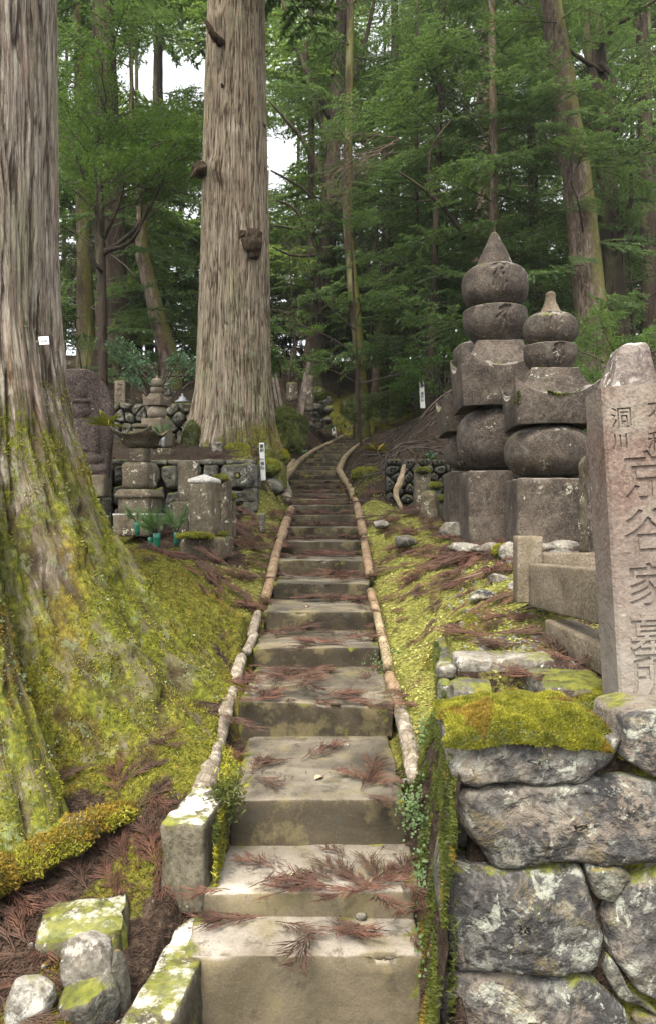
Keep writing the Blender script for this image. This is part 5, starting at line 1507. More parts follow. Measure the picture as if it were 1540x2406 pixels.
stub([(485, 396, 11.5), (465, 400, 11.35), (448, 418, 11.3)], [.07, .045, .02])
stub([(527, 216, 11.36), (521, 196, 11.25)], [.035, .015])
V, Q, T = tube(smooth_path([P(628, 500, 11.6) - T2, P(631, 400, 11.6) - T2, P(630, 560, 11.62) - T2][:2], 8), [.015, .012], 5); 
link('hanging_bark_strip', MB().add(V, Q, T).mesh('hanging_bark_strip', M['bark_mid']), tree2)

# ---------------------------------------------------------------- branches with foliage
def leaf_tris(Pp, D, W, L, w):
    """Pp base points, D directions, W widths dir: single triangles (diamond halves)"""
    n = len(Pp)
    a = Pp + W * w[:, None] * .5; b = Pp - W * w[:, None] * .5
    m = Pp + D * L[:, None]
    V = np.stack([a, b, m], 1).reshape(-1, 3)
    return V, np.arange(3 * n).reshape(-1, 3)
def unit(a): return a / (np.linalg.norm(a, axis=-1, keepdims=True) + 1e-9)
def conifer_branch(seed, L=3., leaf=.085, spread=.5, droop=.12, nsec=26, up=.0, thick=1., lw=.40):
    rs = np.random.RandomState(seed)
    mb = MB()
    s = np.linspace(0, 1, 14)
    main = np.stack([s * L, np.cumsum(rs.normal(0, .012, 14)) * L * .6, -droop * L * s ** 2 + up * L * s + np.cumsum(rs.normal(0, .006, 14)) * L], 1)
    V, Q, T = tube(main, np.linspace(.022, .004, 14) * thick, 4)
    mb.add(V, Q, T, m=1)
    PP, DD, WW, LL = [], [], [], []
    for j in range(nsec):
        f = .12 + .88 * (j + rs.uniform(0, 1)) / nsec
        o = np.array([np.interp(f, s, main[:, k]) for k in range(3)])
        sd = 1 if j % 2 else -1
        ln = L * spread * (1.08 - f) * rs.uniform(.55, 1.15) + .10
        ang = rs.uniform(.65, 1.15) * sd
        d = np.array([np.cos(ang), np.sin(ang), rs.uniform(-.25, .22)])
        n = max(3, int(ln / (leaf * .36)))
        q = np.linspace(.0, 1, n)
        pts = o + d * (q * ln)[:, None]; pts[:, 2] -= rs.uniform(.05, .22) * ln * q ** 2
        pts += rs.normal(0, .012, pts.shape)
        a, b = pts[0], pts[-1]
        wv = np.array([0, 0, .004])
        mb.add(np.stack([a - wv, a + wv, pts[n // 2] + wv, pts[n // 2] - wv]), [[0, 1, 2, 3]], m=1)
        mb.add(np.stack([pts[n // 2] - wv, pts[n // 2] + wv, b]), T=[[0, 1, 2]], m=1)
        dn = unit(np.gradient(pts, axis=0))
        side = np.cross(dn, [0, 0, 1.]); side = unit(side)
        for sg in (-1, 1, 0):
            r_ = rs.normal(0, .30, (n, 3))
            D = unit(dn * rs.uniform(.4, 1.1, (n, 1)) + side * sg * rs.uniform(.5, 1.1, (n, 1)) + r_ + [0, 0, -.22])
            up_ = unit(np.array([0, 0, 1.]) + rs.normal(0, .35, (n, 3)))
            W_ = unit(np.cross(D, up_))
            l = leaf * rs.uniform(.7, 1.5, n) * (1 if sg else .8)
            PP.append(pts); DD.append(D); WW.append(W_); LL.append(l)
    PP, DD, WW, LL = map(np.concatenate, (PP, DD, WW, LL))
    V, T = leaf_tris(PP, DD, WW, LL, LL * lw)
    mb.add(V, T=T, m=0)
    return mb
def broad_branch(seed, L=1.6, leaf=.06, n1=16, n2=26, fl=1.0):
    rs = np.random.RandomState(seed)
    mb = MB()
    s = np.linspace(0, 1, 10)
    main = np.stack([s * L, np.cumsum(rs.normal(0, .02, 10)) * L, .18 * L * s + np.cumsum(rs.normal(0, .012, 10)) * L], 1)
    V, Q, T = tube(main, np.linspace(.016, .003, 10), 4); mb.add(V, Q, T, m=1)
    PP, DD, WW, LL = [], [], [], []
    for j in range(n1):
        f = .15 + .85 * j / n1
        o = np.array([np.interp(f, s, main[:, k]) for k in range(3)])
        ang = rs.uniform(.3, 1.4) * (1 if j % 2 else -1)
        d = unit(np.array([np.cos(ang), np.sin(ang), rs.uniform(-.2, .7)]))
        ln = L * .42 * (1.2 - f) * rs.uniform(.6, 1.2)
        q = rs.uniform(.25, 1, n2)
        pts = o + d * (q * ln)[:, None] + rs.normal(0, .045 * fl, (n2, 3))
        mb.add(np.stack([o, o + [0, 0, .006], o + d * ln]), T=[[0, 1, 2]], m=1)
        D = unit(d + rs.normal(0, .8, (n2, 3)) + [0, 0, .05])
        W_ = unit(np.cross(D, unit(np.array([0, 0, 1.]) + rs.normal(0, .45, (n2, 3)))))
        PP.append(pts); DD.append(D); WW.append(W_); LL.append(leaf * rs.uniform(.6, 1.3, n2))
    PP, DD, WW, LL = map(np.concatenate, (PP, DD, WW, LL))
    n = len(PP); w = LL * .45
    V = np.stack([PP, PP + DD * (LL * .5)[:, None] + WW * (w / 2)[:, None], PP + DD * LL[:, None], PP + DD * (LL * .5)[:, None] - WW * (w / 2)[:, None]], 1).reshape(-1, 3)
    mb.add(V, np.arange(4 * n).reshape(-1, 4), m=0)
    return mb
def bare_branch(seed, L=2.5):
    rs = np.random.RandomState(seed); mb = MB()
    def rec(o, d, l, r, k):
        n = 7; pts = [o]
        for i in range(n - 1):
            d = unit(d + rs.normal(0, .13, 3) + np.array([0, 0, .02])); pts.append(pts[-1] + d * l / (n - 1))
        V, Q, T = tube(pts, np.linspace(r, r * .35, n), 3 if k else 5); mb.add(V, Q, T)
        if k < 3:
            for i in range(5 if k < 2 else 3):
                j = rs.randint(1, n)
                dd = unit(d + rs.normal(0, .55, 3)); rec(pts[j], dd, l * rs.uniform(.35, .6), r * .45, k + 1)
    rec(np.zeros(3), np.array([1., 0, .1]), L, .022, 0)
    return mb

BR = {
    'cyp': [conifer_branch(10 + k, 2.6, .068, .44, .13, 32).mesh('branch', [M['leaf_cypress'], M['twig']], False) for k in range(5)],
    'far': [conifer_branch(30 + k, 3.4, .15, .42, .12, 26, thick=1.4).mesh('branch', [M['leaf_far'], M['twig']], False) for k in range(4)],
    'fardark': [conifer_branch(40 + k, 3.4, .15, .42, .12, 24, thick=1.4).mesh('branch', [M['leaf_cypress'], M['twig']], False) for k in range(3)],
    'broad': [broad_branch(50 + k, 1.5, .052, 20, 36).mesh('branch', [M['leaf_broad'], M['twig']], False) for k in range(4)],
    'shrub': [broad_branch(60 + k, .75, .055, 14, 22, .6).mesh('branch', [M['leaf_broad'], M['twig']], False) for k in range(3)],
    'blue': [broad_branch(70 + k, .75, .06, 12, 16, .6).mesh('branch', [M['leaf_shrub'], M['twig']], False) for k in range(2)],
    'bare': [bare_branch(80 + k, 2.4).mesh('bare_branch', [M['twig']], True) for k in range(4)],
    'dry': [bare_branch(90 + k, 2.0).mesh('bare_branch', [M['dry_twig']], True) for k in range(2)],
}
HOLES = [(385, 165, 100, 70), (325, 175, 45, 55), (455, 190, 35, 50), (662, 365, 38, 48), (160, 130, 12, 60)]
def in_hole(p, k=1.0):
    if p.y < 1: return False
    px = 770 + p.x / p.y * 1800; py = 1202.5 - p.z / p.y * 1800
    return any(((px - a) / (c * k)) ** 2 + ((py - b) / (d * k)) ** 2 < 1 for a, b, c, d in HOLES)
RT = random.Random(7)
NB = [0]
def add_branch(root, kind, loc, az, pitch, sc, name='branch', force=False, roll=None):
    """loc in world"""
    dirv = Vector((math.cos(az) * math.cos(pitch), math.sin(az) * math.cos(pitch), math.sin(pitch)))
    Lb = {'cyp': 2.6, 'far': 3.4, 'fardark': 3.4, 'broad': 1.5, 'shrub': .75, 'blue': .75, 'bare': 2.4, 'dry': 2.0}[kind] * sc
    if not force:
        for f in (.35, .7, 1.0):
            if in_hole(loc + dirv * Lb * f, 1.12 if f > .5 else .95): return None
        q = loc + dirv * Lb * .5
        if q.y > .5 and abs(q.x / q.y * 1800) > 1150: return None
        if q.y > .5 and (1202.5 - q.z / q.y * 1800) < -320: return None
    me = RT.choice(BR[kind])
    o = link(name, me, root, loc=loc - root.location, rot=(RT.uniform(-.25, .25) if roll is None else roll, -pitch, az))
    o.scale = (sc, sc, sc)
    NB[0] += 1
    return o
def trunk_tube(path, rads, mat, root, sides=14, wob=.16, n=30, name='trunk'):
    pts = smooth_path([p - root.location for p in path], n)
    V, Q, T = tube(pts, np.interp(np.linspace(0, 1, n), np.linspace(0, 1, len(rads)), rads), sides, wob=wob, seed=int(abs(path[0].x) * 10), ws=3.)
    V2 = V.copy()
    return link(name, MB().add(V, Q, T).mesh(name, M[mat]), root)
def forest_tree(base, top_px, d, r, mat, label, kind='cyp', n=30, zlo=None, zhi=None, ztop=None, sc=(.7, 1.3), bare=0, mid=None, name='forest_tree', group=None, flare=1.6, pitch=(-.25, .25)):
    bp = P(base[0], base[1], d)
    g = float(surf(bp.x, bp.y)[0])
    bp.z = g
    t = thing(name, label, 'tree', bp, group=group)
    ztop = ztop or 1202.5 / 1800 * d + 3.5
    zs_ = [bp.z - .3, bp.z + .35, bp.z + 1.2]
    def cx(z):
        y = 1202.5 - z / d * 1800
        if mid: return np.interp(y, [0, mid[1], base[1]], [top_px, mid[0], base[0]]) + (top_px - mid[0]) / max(1, mid[1]) * max(0, -y)
        return base[0] + (top_px - base[0]) * (base[1] - y) / base[1]
    path = [Vector(((cx(z) - 770) / 1800 * d, d, z)) for z in list(zs_) + list(np.linspace(bp.z + 2, ztop, 8))]
    rads = [r * flare, r * (1 + (flare - 1) * .45), r * 1.08] + list(np.linspace(r * 1.0, r * .45, 8))
    pts = smooth_path([p - bp for p in path], 44)
    V, Q, T = tube(pts, np.interp(np.linspace(0, 1, 44), np.linspace(0, 1, len(rads)), rads), 18, wob=.22, seed=int(base[0]), ws=3.2)
    me = MB().add(V, Q, T).mesh('trunk', M[mat])
    link('trunk', me, t)
    zlo = bp.z + 2.5 if zlo is None else zlo; zhi = ztop if zhi is None else zhi
    for k in range(n):
        z = zlo + (zhi - zlo) * ((k + RT.random()) / n)
        x = (cx(z) - 770) / 1800 * d
        f = (z - bp.z) / (ztop - bp.z)
        add_branch(t, kind, Vector((x, d, z)), RT.uniform(0, 2 * math.pi), RT.uniform(*pitch), RT.uniform(*sc) * (1.15 - .35 * f))
    for k in range(bare):
        z = RT.uniform(bp.z + 1.5, ztop * .9); x = (cx(z) - 770) / 1800 * d
        add_branch(t, 'bare', Vector((x, d, z)), RT.uniform(0, 2 * math.pi), RT.uniform(-.1, .5), RT.uniform(.6, 1.2), 'bare_branch')
    return t
# unseen crowns on the two big cedars, added above the frame to shade the scene
for tr_, base_, n_, z0_ in ((tree1, T1, 34, 8.2), (tree2, T2, 34, 8.6)):
    for k in range(n_):
        z = z0_ + 6.5 * (k + RT.random()) / n_
        add_branch(tr_, 'fardark', Vector((base_.x, base_.y, z)), RT.uniform(0, 6.28), RT.uniform(-.15, .2), RT.uniform(.8, 1.35), force=True)
# nearer trees placed by what the photograph shows
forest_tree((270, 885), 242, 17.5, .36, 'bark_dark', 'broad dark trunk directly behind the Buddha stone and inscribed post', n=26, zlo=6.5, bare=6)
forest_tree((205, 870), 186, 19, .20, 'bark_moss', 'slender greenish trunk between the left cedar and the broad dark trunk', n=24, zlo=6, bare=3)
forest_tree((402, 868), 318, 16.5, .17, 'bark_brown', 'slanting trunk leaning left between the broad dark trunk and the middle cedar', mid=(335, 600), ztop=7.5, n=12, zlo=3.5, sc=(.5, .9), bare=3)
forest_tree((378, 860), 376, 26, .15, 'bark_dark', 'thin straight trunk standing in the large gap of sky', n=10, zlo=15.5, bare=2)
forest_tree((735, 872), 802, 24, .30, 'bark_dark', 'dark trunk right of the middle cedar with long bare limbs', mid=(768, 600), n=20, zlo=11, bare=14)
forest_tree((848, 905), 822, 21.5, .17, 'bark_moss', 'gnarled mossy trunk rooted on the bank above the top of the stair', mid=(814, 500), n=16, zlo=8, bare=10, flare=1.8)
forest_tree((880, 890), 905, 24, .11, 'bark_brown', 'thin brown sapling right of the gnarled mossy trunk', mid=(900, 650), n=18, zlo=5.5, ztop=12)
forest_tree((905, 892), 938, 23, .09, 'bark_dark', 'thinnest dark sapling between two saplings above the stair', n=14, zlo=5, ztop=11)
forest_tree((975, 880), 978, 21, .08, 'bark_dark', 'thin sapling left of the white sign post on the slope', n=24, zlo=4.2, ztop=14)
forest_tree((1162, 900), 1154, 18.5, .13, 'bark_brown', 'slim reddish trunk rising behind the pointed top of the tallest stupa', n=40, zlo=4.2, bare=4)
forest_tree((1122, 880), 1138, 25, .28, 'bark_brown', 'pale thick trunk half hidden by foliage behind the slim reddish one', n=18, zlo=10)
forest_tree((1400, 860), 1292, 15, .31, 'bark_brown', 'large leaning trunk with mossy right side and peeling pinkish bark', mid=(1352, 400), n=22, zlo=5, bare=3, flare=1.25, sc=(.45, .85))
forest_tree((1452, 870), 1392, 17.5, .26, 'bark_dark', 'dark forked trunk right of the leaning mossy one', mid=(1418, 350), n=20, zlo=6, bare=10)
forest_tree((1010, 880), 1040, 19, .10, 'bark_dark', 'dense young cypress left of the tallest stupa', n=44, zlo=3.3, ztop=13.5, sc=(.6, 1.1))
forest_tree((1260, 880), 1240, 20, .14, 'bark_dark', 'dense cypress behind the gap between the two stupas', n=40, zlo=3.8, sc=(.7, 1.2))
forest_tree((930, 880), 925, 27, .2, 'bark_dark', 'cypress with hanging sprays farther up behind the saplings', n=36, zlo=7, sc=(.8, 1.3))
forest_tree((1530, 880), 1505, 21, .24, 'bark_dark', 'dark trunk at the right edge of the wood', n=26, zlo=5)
lt = next(o for o in bpy.data.objects if o.get('label', '').startswith('large leaning trunk'))
for k in range(17):
    z = RT.uniform(3.6, 10.5); y_ = 1202.5 - z * 120
    x = (np.interp(y_, [0, 400, 860], [1292, 1352, 1400]) - 770) / 1800 * 15
    add_branch(lt, 'cyp', Vector((x + RT.uniform(-.5, .3), 14.8, z)), R(-90) + RT.uniform(-1.3, 1.3), RT.uniform(-.3, .15), RT.uniform(.35, .7))
# bright broadleaf tree at the left
bt = forest_tree((243, 885), 236, 13.6, .075, 'bark_dark', 'leafy bright green tree forking behind the left cedar', kind='broad', mid=(240, 560), ztop=6.0, n=0, flare=1.2)
for k in range(64):
    px, py = RT.uniform(165, 455), RT.uniform(225, 520)
    if px > 280 and py < 300: py += 90
    c = P(px, py, RT.uniform(12.6, 14.6)); o = P(240, 560, 13.6)
    az = math.atan2(c.y - o.y, c.x - o.x) + RT.uniform(-.5, .5)
    add_branch(bt, 'broad', c - Vector((math.cos(az), math.sin(az), 0)) * .7, az, RT.uniform(-.1, .45), RT.uniform(.75, 1.15))
for a, b in [((243, 562), (165, 330)), ((243, 560), (300, 300)), ((240, 600), (400, 380)), ((242, 640), (180, 540)), ((243, 590), (350, 480))]:
    trunk_tube([P(a[0], a[1], 13.6), P((a[0] + b[0]) / 2 + 14, (a[1] + b[1]) / 2 + 30, 13.4), P(b[0], b[1], 13.3)], [.045, .03, .012], 'bark_dark', bt, 6, .1, 12, 'limb')
# curved bare limbs on two trees
def limbs(root_label, lst):
    root = next(o for o in bpy.data.objects if o.get('label') == root_label)
    for pts, r in lst:
        trunk_tube([P(*p) for p in pts], r, 'bark_dark', root, 7, .15, 16, 'limb')
limbs('dark forked trunk right of the leaning mossy one', [
    ([(1412, 300, 17.4), (1372, 60, 17.2), (1380, -60, 17.2)], [.13, .10, .07]), ([(1404, 110, 17.3), (1450, 60, 17), (1545, -5, 16.6)], [.08, .06, .03]),
    ([(1410, 150, 17.3), (1440, 190, 17), (1432, 290, 16.9), (1405, 420, 16.9)], [.06, .05, .04, .03]), ([(1425, 330, 17.3), (1500, 230, 16.8), (1560, 180, 16.5)], [.07, .05, .03]),
    ([(1440, 600, 17.3), (1478, 480, 17), (1480, 360, 16.8)], [.06, .05, .03]), ([(1415, 170, 17.3), (1340, 120, 17), (1290, 60, 16.8)], [.06, .04, .02]), ([(1430, 400, 17.4), (1520, 360, 17), (1580, 350, 17)], [.05, .04, .02])])
limbs('dark trunk right of the middle cedar with long bare limbs', [
    ([(792, 300, 24), (740, 210, 23.6), (690, 90, 23.4), (660, -20, 23.2)], [.13, .10, .07, .05]), ([(780, 470, 24), (725, 350, 23.6), (680, 290, 23.4), (634, 240, 23.2)], [.11, .08, .05, .03]),
    ([(788, 380, 24), (720, 170, 23.6), (735, 40, 23.5)], [.09, .07, .05]), ([(772, 560, 24), (710, 540, 23.6), (640, 530, 23.4)], [.07, .05, .03]), ([(765, 620, 24), (700, 500, 23.7), (650, 470, 23.5)], [.07, .05, .03]),
    ([(795, 260, 24), (850, 120, 23.6), (880, -10, 23.5)], [.09, .07, .05]), ([(770, 520, 24), (720, 450, 23.6), (636, 400, 23.3)], [.06, .04, .03]), ([(766, 600, 24), (690, 600, 23.6), (640, 580, 23.3)], [.05, .04, .02])])
limbs('slim reddish trunk rising behind the pointed top of the tallest stupa', [
    ([(1090, 560, 18.5), (1058, 510, 18.2), (1000, 450, 18), (930, 400, 17.8)], [.065, .055, .045, .02]), ([(1005, 455, 18), (1012, 350, 17.9), (1060, 280, 17.8)], [.04, .03, .015])])
rt = next(o for o in bpy.data.objects if o.get('label') == 'thin brown sapling right of the gnarled mossy trunk')
for k in range(7):
    add_branch(rt, 'dry', P(930 + RT.uniform(-8, 8), 320 + RT.uniform(-10, 40), 18), RT.uniform(2.6, 3.8), RT.uniform(-.6, .1), RT.uniform(.5, .8), 'dead_twig', True)

ZN = [(150, 'hidden by the left cedar'), (260, 'over the Buddha stone'), (330, 'left of the large sky gap'), (470, 'below the large sky gap'), (640, 'behind the middle cedar'), (720, 'in the small sky gap'), (800, 'above the grave planks'), (900, 'above the top of the stair'), (1000, 'right of the gnarled mossy trunk'), (1100, 'left of the tallest stupa'), (1250, 'behind the tallest stupa'), (1360, 'behind the shorter stupa'), (1460, 'above the rough headstone'), (9999, 'at the right border')]
def zone(px): return next(b for a, b in ZN if px < a)
# trees farther up the slope and beyond the crest
RF = random.Random(21)
places = []
tries = 0
while len(places) < 38 and tries < 4000:
    tries += 1
    d = RF.uniform(24, 52); px = RF.uniform(-60, 1600)
    x = (px - 770) / 1800 * d
    if (330 < px < 465 and RF.random() < .85) or (645 < px < 695 and RF.random() < .5): continue
    if all((x - a) ** 2 + (d - b) ** 2 > 7 for a, b in places): places.append((x, d))
FL = ['straight dim trunk among many far up the wooded slope']
for k, (x, d) in enumerate(places):
    px = 770 + x / d * 1800
    hole_tree = any(abs(px - a) < c for a, b, c, e in HOLES[:3])
    kd = 'far' if (px < 760 or d > 34) and RF.random() < .75 else 'fardark'
    zt = 1202.5 / 1800 * d + 2
    fr_ = RF.uniform(.07, .19); bk_ = RF.choice(['bark_dark', 'bark_dark', 'bark_moss'])
    ZN = [(150, 'hidden by the left cedar'), (260, 'over the Buddha stone'), (330, 'left of the large sky gap'), (470, 'below the large sky gap'), (640, 'behind the middle cedar'), (720, 'in the small sky gap'), (800, 'above the grave planks'), (900, 'above the top of the stair'), (1000, 'right of the gnarled mossy trunk'), (1100, 'left of the tallest stupa'), (1250, 'behind the tallest stupa'), (1360, 'behind the shorter stupa'), (1460, 'above the rough headstone'), (1700, 'at the right border')]
    zn_ = next(b for a, b in ZN if px < a or a == 1700)
    forest_tree((px, 850), px + RF.uniform(-25, 25), d, fr_, bk_,
                f"{'thick' if fr_ > .17 else 'slim'} {'greenish' if bk_ == 'bark_moss' else 'dark'} {'far' if d > 38 else 'mid-distance'} trunk {zn_}", kind=kd, n=30, zlo=RF.uniform(5.5, 7.5) + (d - 24) * .24, ztop=zt, sc=(.8, 1.35), group='far forest trees', name='far_tree', bare=1)
# thin bare understory stems
for k in range(16):
    px = RF.choice([RF.uniform(150, 460), RF.uniform(640, 1060), RF.uniform(1350, 1540)]); d = RF.uniform(17, 30)
    forest_tree((px, 860), px + RF.uniform(-60, 60), d, RF.uniform(.025, .05), 'bark_dark', f'thin crooked understory sapling {zone(px)}', kind='cyp', n=5, zlo=5.5, ztop=RF.uniform(7, 10), sc=(.4, .7), group='understory saplings', name='sapling', bare=2, flare=1.2)

def bush(px, py, d, w, h, kind, n, label, sc=(.7, 1.2), name='shrub', group=None, up=.5):
    b = P(px, py, d); g = float(surf(b.x, b.y)[0]); base = Vector((b.x, b.y, g))
    t = thing(name, label, 'shrub', base, group=group)
    s = d / 1800
    for k in range(n):
        u, v = RT.uniform(-1, 1), RT.uniform(0, 1)
        if u * u + (v - .3) ** 2 > 1.1: continue
        c = base + Vector((u * w * s / 2, RT.uniform(-.5, .5) * w * s * .6, .1 + v * h * s))
        az = math.atan2(c.y - base.y - .01, c.x - base.x) + RT.uniform(-.8, .8)
        add_branch(t, kind, c, az, RT.uniform(-.1, up), RT.uniform(*sc), force=True)
    mb = MB()
    for k in range(6):
        a = RT.uniform(0, 6.28)
        e = np.array([math.cos(a) * w * s * .3, math.sin(a) * w * s * .2, h * s * .8])
        V, Q, T = tube([(0, 0, -.05), e * .5 + [0, 0, .05], e], [.02, .012, .005], 4); mb.add(V, Q, T)
    link('stem', mb.mesh('stem', M['twig']), t)
    return t
bush(1490, 900, 10.5, 200, 330, 'broad', 58, 'bright green leafy bush at the right edge behind the rough headstone', sc=(.45, .8))
bush(1392, 880, 11.5, 120, 190, 'broad', 26, 'leafy bush between the front stupa and the leaning mossy trunk', sc=(.4, .7))
bush(1560, 950, 9.0, 160, 300, 'broad', 26, 'dark leafy bush cut by the right border of the view', sc=(.5, .8))
bush(1300, 860, 15.5, 160, 210, 'cyp', 22, 'dark cypress undergrowth directly behind the two stupa tops', sc=(.3, .5))
bush(375, 905, 12.6, 110, 95, 'blue', 22, 'blue green leafy shrub above the small stupa on the upper terrace', sc=(.7, 1.1))
bush(1010, 870, 22, 110, 90, 'shrub', 26, 'low green bush beside the white sign post on the slope', sc=(.9, 1.5))
bush(1045, 860, 17.5, 90, 110, 'shrub', 26, 'green bush left of the tallest stupa on the bank', sc=(.9, 1.4))
bush(200, 860, 16, 120, 200, 'cyp', 20, 'dark feathery undergrowth above the Buddha stone', sc=(.35, .6))
bush(420, 860, 19, 120, 160, 'cyp', 20, 'feathery young cypress left of the middle cedar trunk', sc=(.35, .6))
for k in range(26):
    px = [RT.uniform(140, 480), RT.uniform(630, 800), RT.uniform(640, 1050), RT.uniform(1000, 1560)][k % 4]; dd_ = RT.uniform(27, 36)
    bush(px, 850, dd_, 230, 210, 'cyp', 15, f"{'nearer' if dd_ < 31.5 else 'farther'} dim cypress thicket on the slope crest {zone(px)}", sc=(1.0, 1.7), group='crest thickets', name='thicket')
bush(675, 880, 22, 90, 150, 'shrub', 22, 'dim leafy bush right behind the middle cedar trunk', sc=(1, 1.6))
print('BRANCHES', NB[0])
# ---------------------------------------------------------------- moss, herbs, litter
def blades(Pp, N, ln, w, rs, k=3, spread=.9):
    n = len(Pp)
    Pp = np.repeat(Pp, k, 0); N = np.repeat(N, k, 0)
    D = unit(N + rs.normal(0, spread, (n * k, 3)))
    W = unit(np.cross(D, rs.normal(0, 1, (n * k, 3))))
    L = np.repeat(np.broadcast_to(ln, (n,)), k) * rs.uniform(.5, 1.4, n * k)
    return leaf_tris(Pp - D * .003, D, W, L, L * w)
def from_grid(G, th_sel, z_sel, n, rs, wfun, off):
    """random points on a (z, theta) vertex grid with a weight function"""
    nz, nt, _ = G.shape
    i = rs.randint(z_sel[0], z_sel[1], n * 4); j = rs.choice(th_sel, n * 4)
    f, g = rs.rand(n * 4, 1), rs.rand(n * 4, 1)
    j1 = (j + 1) % nt
    A, B, C, D = G[i, j], G[i, j1], G[i + 1, j], G[i + 1, j1]
    p = (A * (1 - f) + B * f) * (1 - g) + (C * (1 - f) + D * f) * g
    nn = unit(np.cross(B - A, C - A))
    area = np.linalg.norm(np.cross(B - A, C - A), axis=1)
    w = wfun(p, nn) * area / area.mean()
    keep = rs.rand(n * 4) < w / max(w.max() * .5, 1e-9)
    p, nn = p[keep][:n], nn[keep][:n]
    return p + off, nn
rs = np.random.RandomState(5)
mossy = lambda p, n: ss(2.3, .7, p[:, 2] - .5 * np.clip(n[:, 0], 0, 1) + 1.1 * fbm(p * 2.6, 4, 61)) * (.02 + ss(.02, .28, fbm(p * 5, 4, 62)) * .9 + .9 * ss(.35, .75, n[:, 2]))
vis = np.where((th1 > R(270)) | (th1 < R(60)))[0]
zhi = int(np.searchsorted(zs1, 2.0))
p, n_ = from_grid(G1, vis, (10, zhi), 42000, rs, mossy, 0)
sel = fbm(p * 1.7, 3, 64) + rs.normal(0, .03, len(p)) + .45 * ss(R(-22), R(-52), np.arctan2(p[:, 1], p[:, 0]))
mb = MB()
V, T = blades(p[sel < .12], n_[sel < .12], .015, .42, rs); mb.add(V, T=T, m=0)
V, T = blades(p[sel >= .12], n_[sel >= .12], .015, .42, rs); mb.add(V, T=T, m=1)
link('moss', mb.mesh('moss', [M['moss_tuft'], M['moss_orange']], False), tree1, kind='stuff')
p, n_ = from_grid(G1, vis, (10, int(np.searchsorted(zs1, 2.6))), 2300, rs, lambda p, n: ss(.12, .3, fbm(p * 4.5, 4, 71)) * ss(2.8, 1.6, p[:, 2]), 0)
p = np.repeat(p, 3, 0) + rs.normal(0, .012, (len(p) * 3, 3)); n_ = np.repeat(n_, 3, 0)
V, T = blades(p, n_, .011, .9, rs, 3, .9)
link('lichen', MB().add(V, T=T).mesh('lichen', [M['lichen_leaf']], False), tree1, kind='stuff')
# moss along the creeping root
i = rs.randint(0, 39, 12000); j = rs.randint(0, 20, 12000)
q = ROOT_V[:800].reshape(40, 20, 3)[i, j] - np.array(list(T1)); ctr = ROOT_V[:800].reshape(40, 20, 3).mean(1)[i] - np.array(list(T1))
nn = unit(q - ctr); k = nn[:, 2] > -.3
q, nn = q[k] + rs.normal(0, .008, (k.sum(), 3)), nn[k]; f_ = fbm(q * 6, 3, 131); mb = MB()
for m_, k in enumerate((f_ > .05, (f_ <= .05) & (f_ > -.25))):
    V, T = blades(q[k], nn[k], .012, .42, rs, 3); mb.add(V, T=T, m=m_)
link('moss', mb.mesh('moss', [M['moss_tuft'], M['moss_orange']], False), tree1, kind='stuff')

# ground scatter
def ground_pts(n, ymin, ymax, seed, umax=.47):
    r_ = np.random.RandomState(seed)
    Y = np.exp(r_.uniform(np.log(ymin), np.log(ymax), n)); X = r_.uniform(-umax, umax, n) * (Y + .3)
    L, Rr = stair_lr(Y)
    k = ((X < L - .02) | (X > Rr + .02))
    X, Y = X[k], Y[k]
    return X, Y, gz(X, Y), kinds(X, Y)
def g_normals(X, Y, e=.05):
    a = (gz(X + e, Y, False) - gz(X - e, Y, False)) / (2 * e); b = (gz(X, Y + e, False) - gz(X, Y - e, False)) / (2 * e)
    n = np.stack([-a, -b, np.ones_like(a)], -1); return unit(n)
X, Y, Z, K = ground_pts(90000, 2.0, 13, 3)
Nn = g_normals(X, Y)
q3 = v3(X, Y, Z)
rr = np.random.RandomState(9)
mo = K[:, 0] + .5 * fbm(q3 * 3, 4, 81)
sel = (mo > .36) & (abs(Nn[:, 2]) > .2) & (X > -3)
cl = fbm(q3 * 2.2, 3, 82)[sel] > .12
mb = MB()
sz = (.012 + .0016 * Y[sel])
V, T = blades(q3[sel][~cl], Nn[sel][~cl], sz[~cl], .36, rr); mb.add(V, T=T, m=0)
V, T = blades(q3[sel][cl], Nn[sel][cl], sz[cl], .36, rr); mb.add(V, T=T, m=1)
link('ground_moss', mb.mesh('ground_moss', [M['moss_tuft'], M['moss_orange']], False), kind='stuff', label='bright yellow green moss covering the ground around the big cedar roots')
he = K[:, 1] + .5 * fbm(q3 * 4, 4, 83)
sel = (he > .42)
pts = q3[sel] + np.array([0, 0, .006]); n = len(pts)
D = unit(np.random.RandomState(4).normal(0, 1, (n, 3)) * [1, 1, .35] + [0, 0, .1]); W_ = unit(np.cross(D, Nn[sel] + np.random.RandomState(6).normal(0, .25, (n, 3))))
L = (.009 + .0017 * Y[sel]) * np.random.RandomState(7).uniform(.6, 1.4, n)
V = np.stack([pts, pts + D * (L * .5)[:, None] + W_ * (L * .42)[:, None], pts + D * L[:, None], pts + D * (L * .5)[:, None] - W_ * (L * .42)[:, None]], 1).reshape(-1, 3)
link('ground_herbs', MB().add(V, np.arange(4 * n).reshape(-1, 4)).mesh('ground_herbs', [M['herb']], False), kind='stuff', label='pale green small leaved ground cover on the right verge')
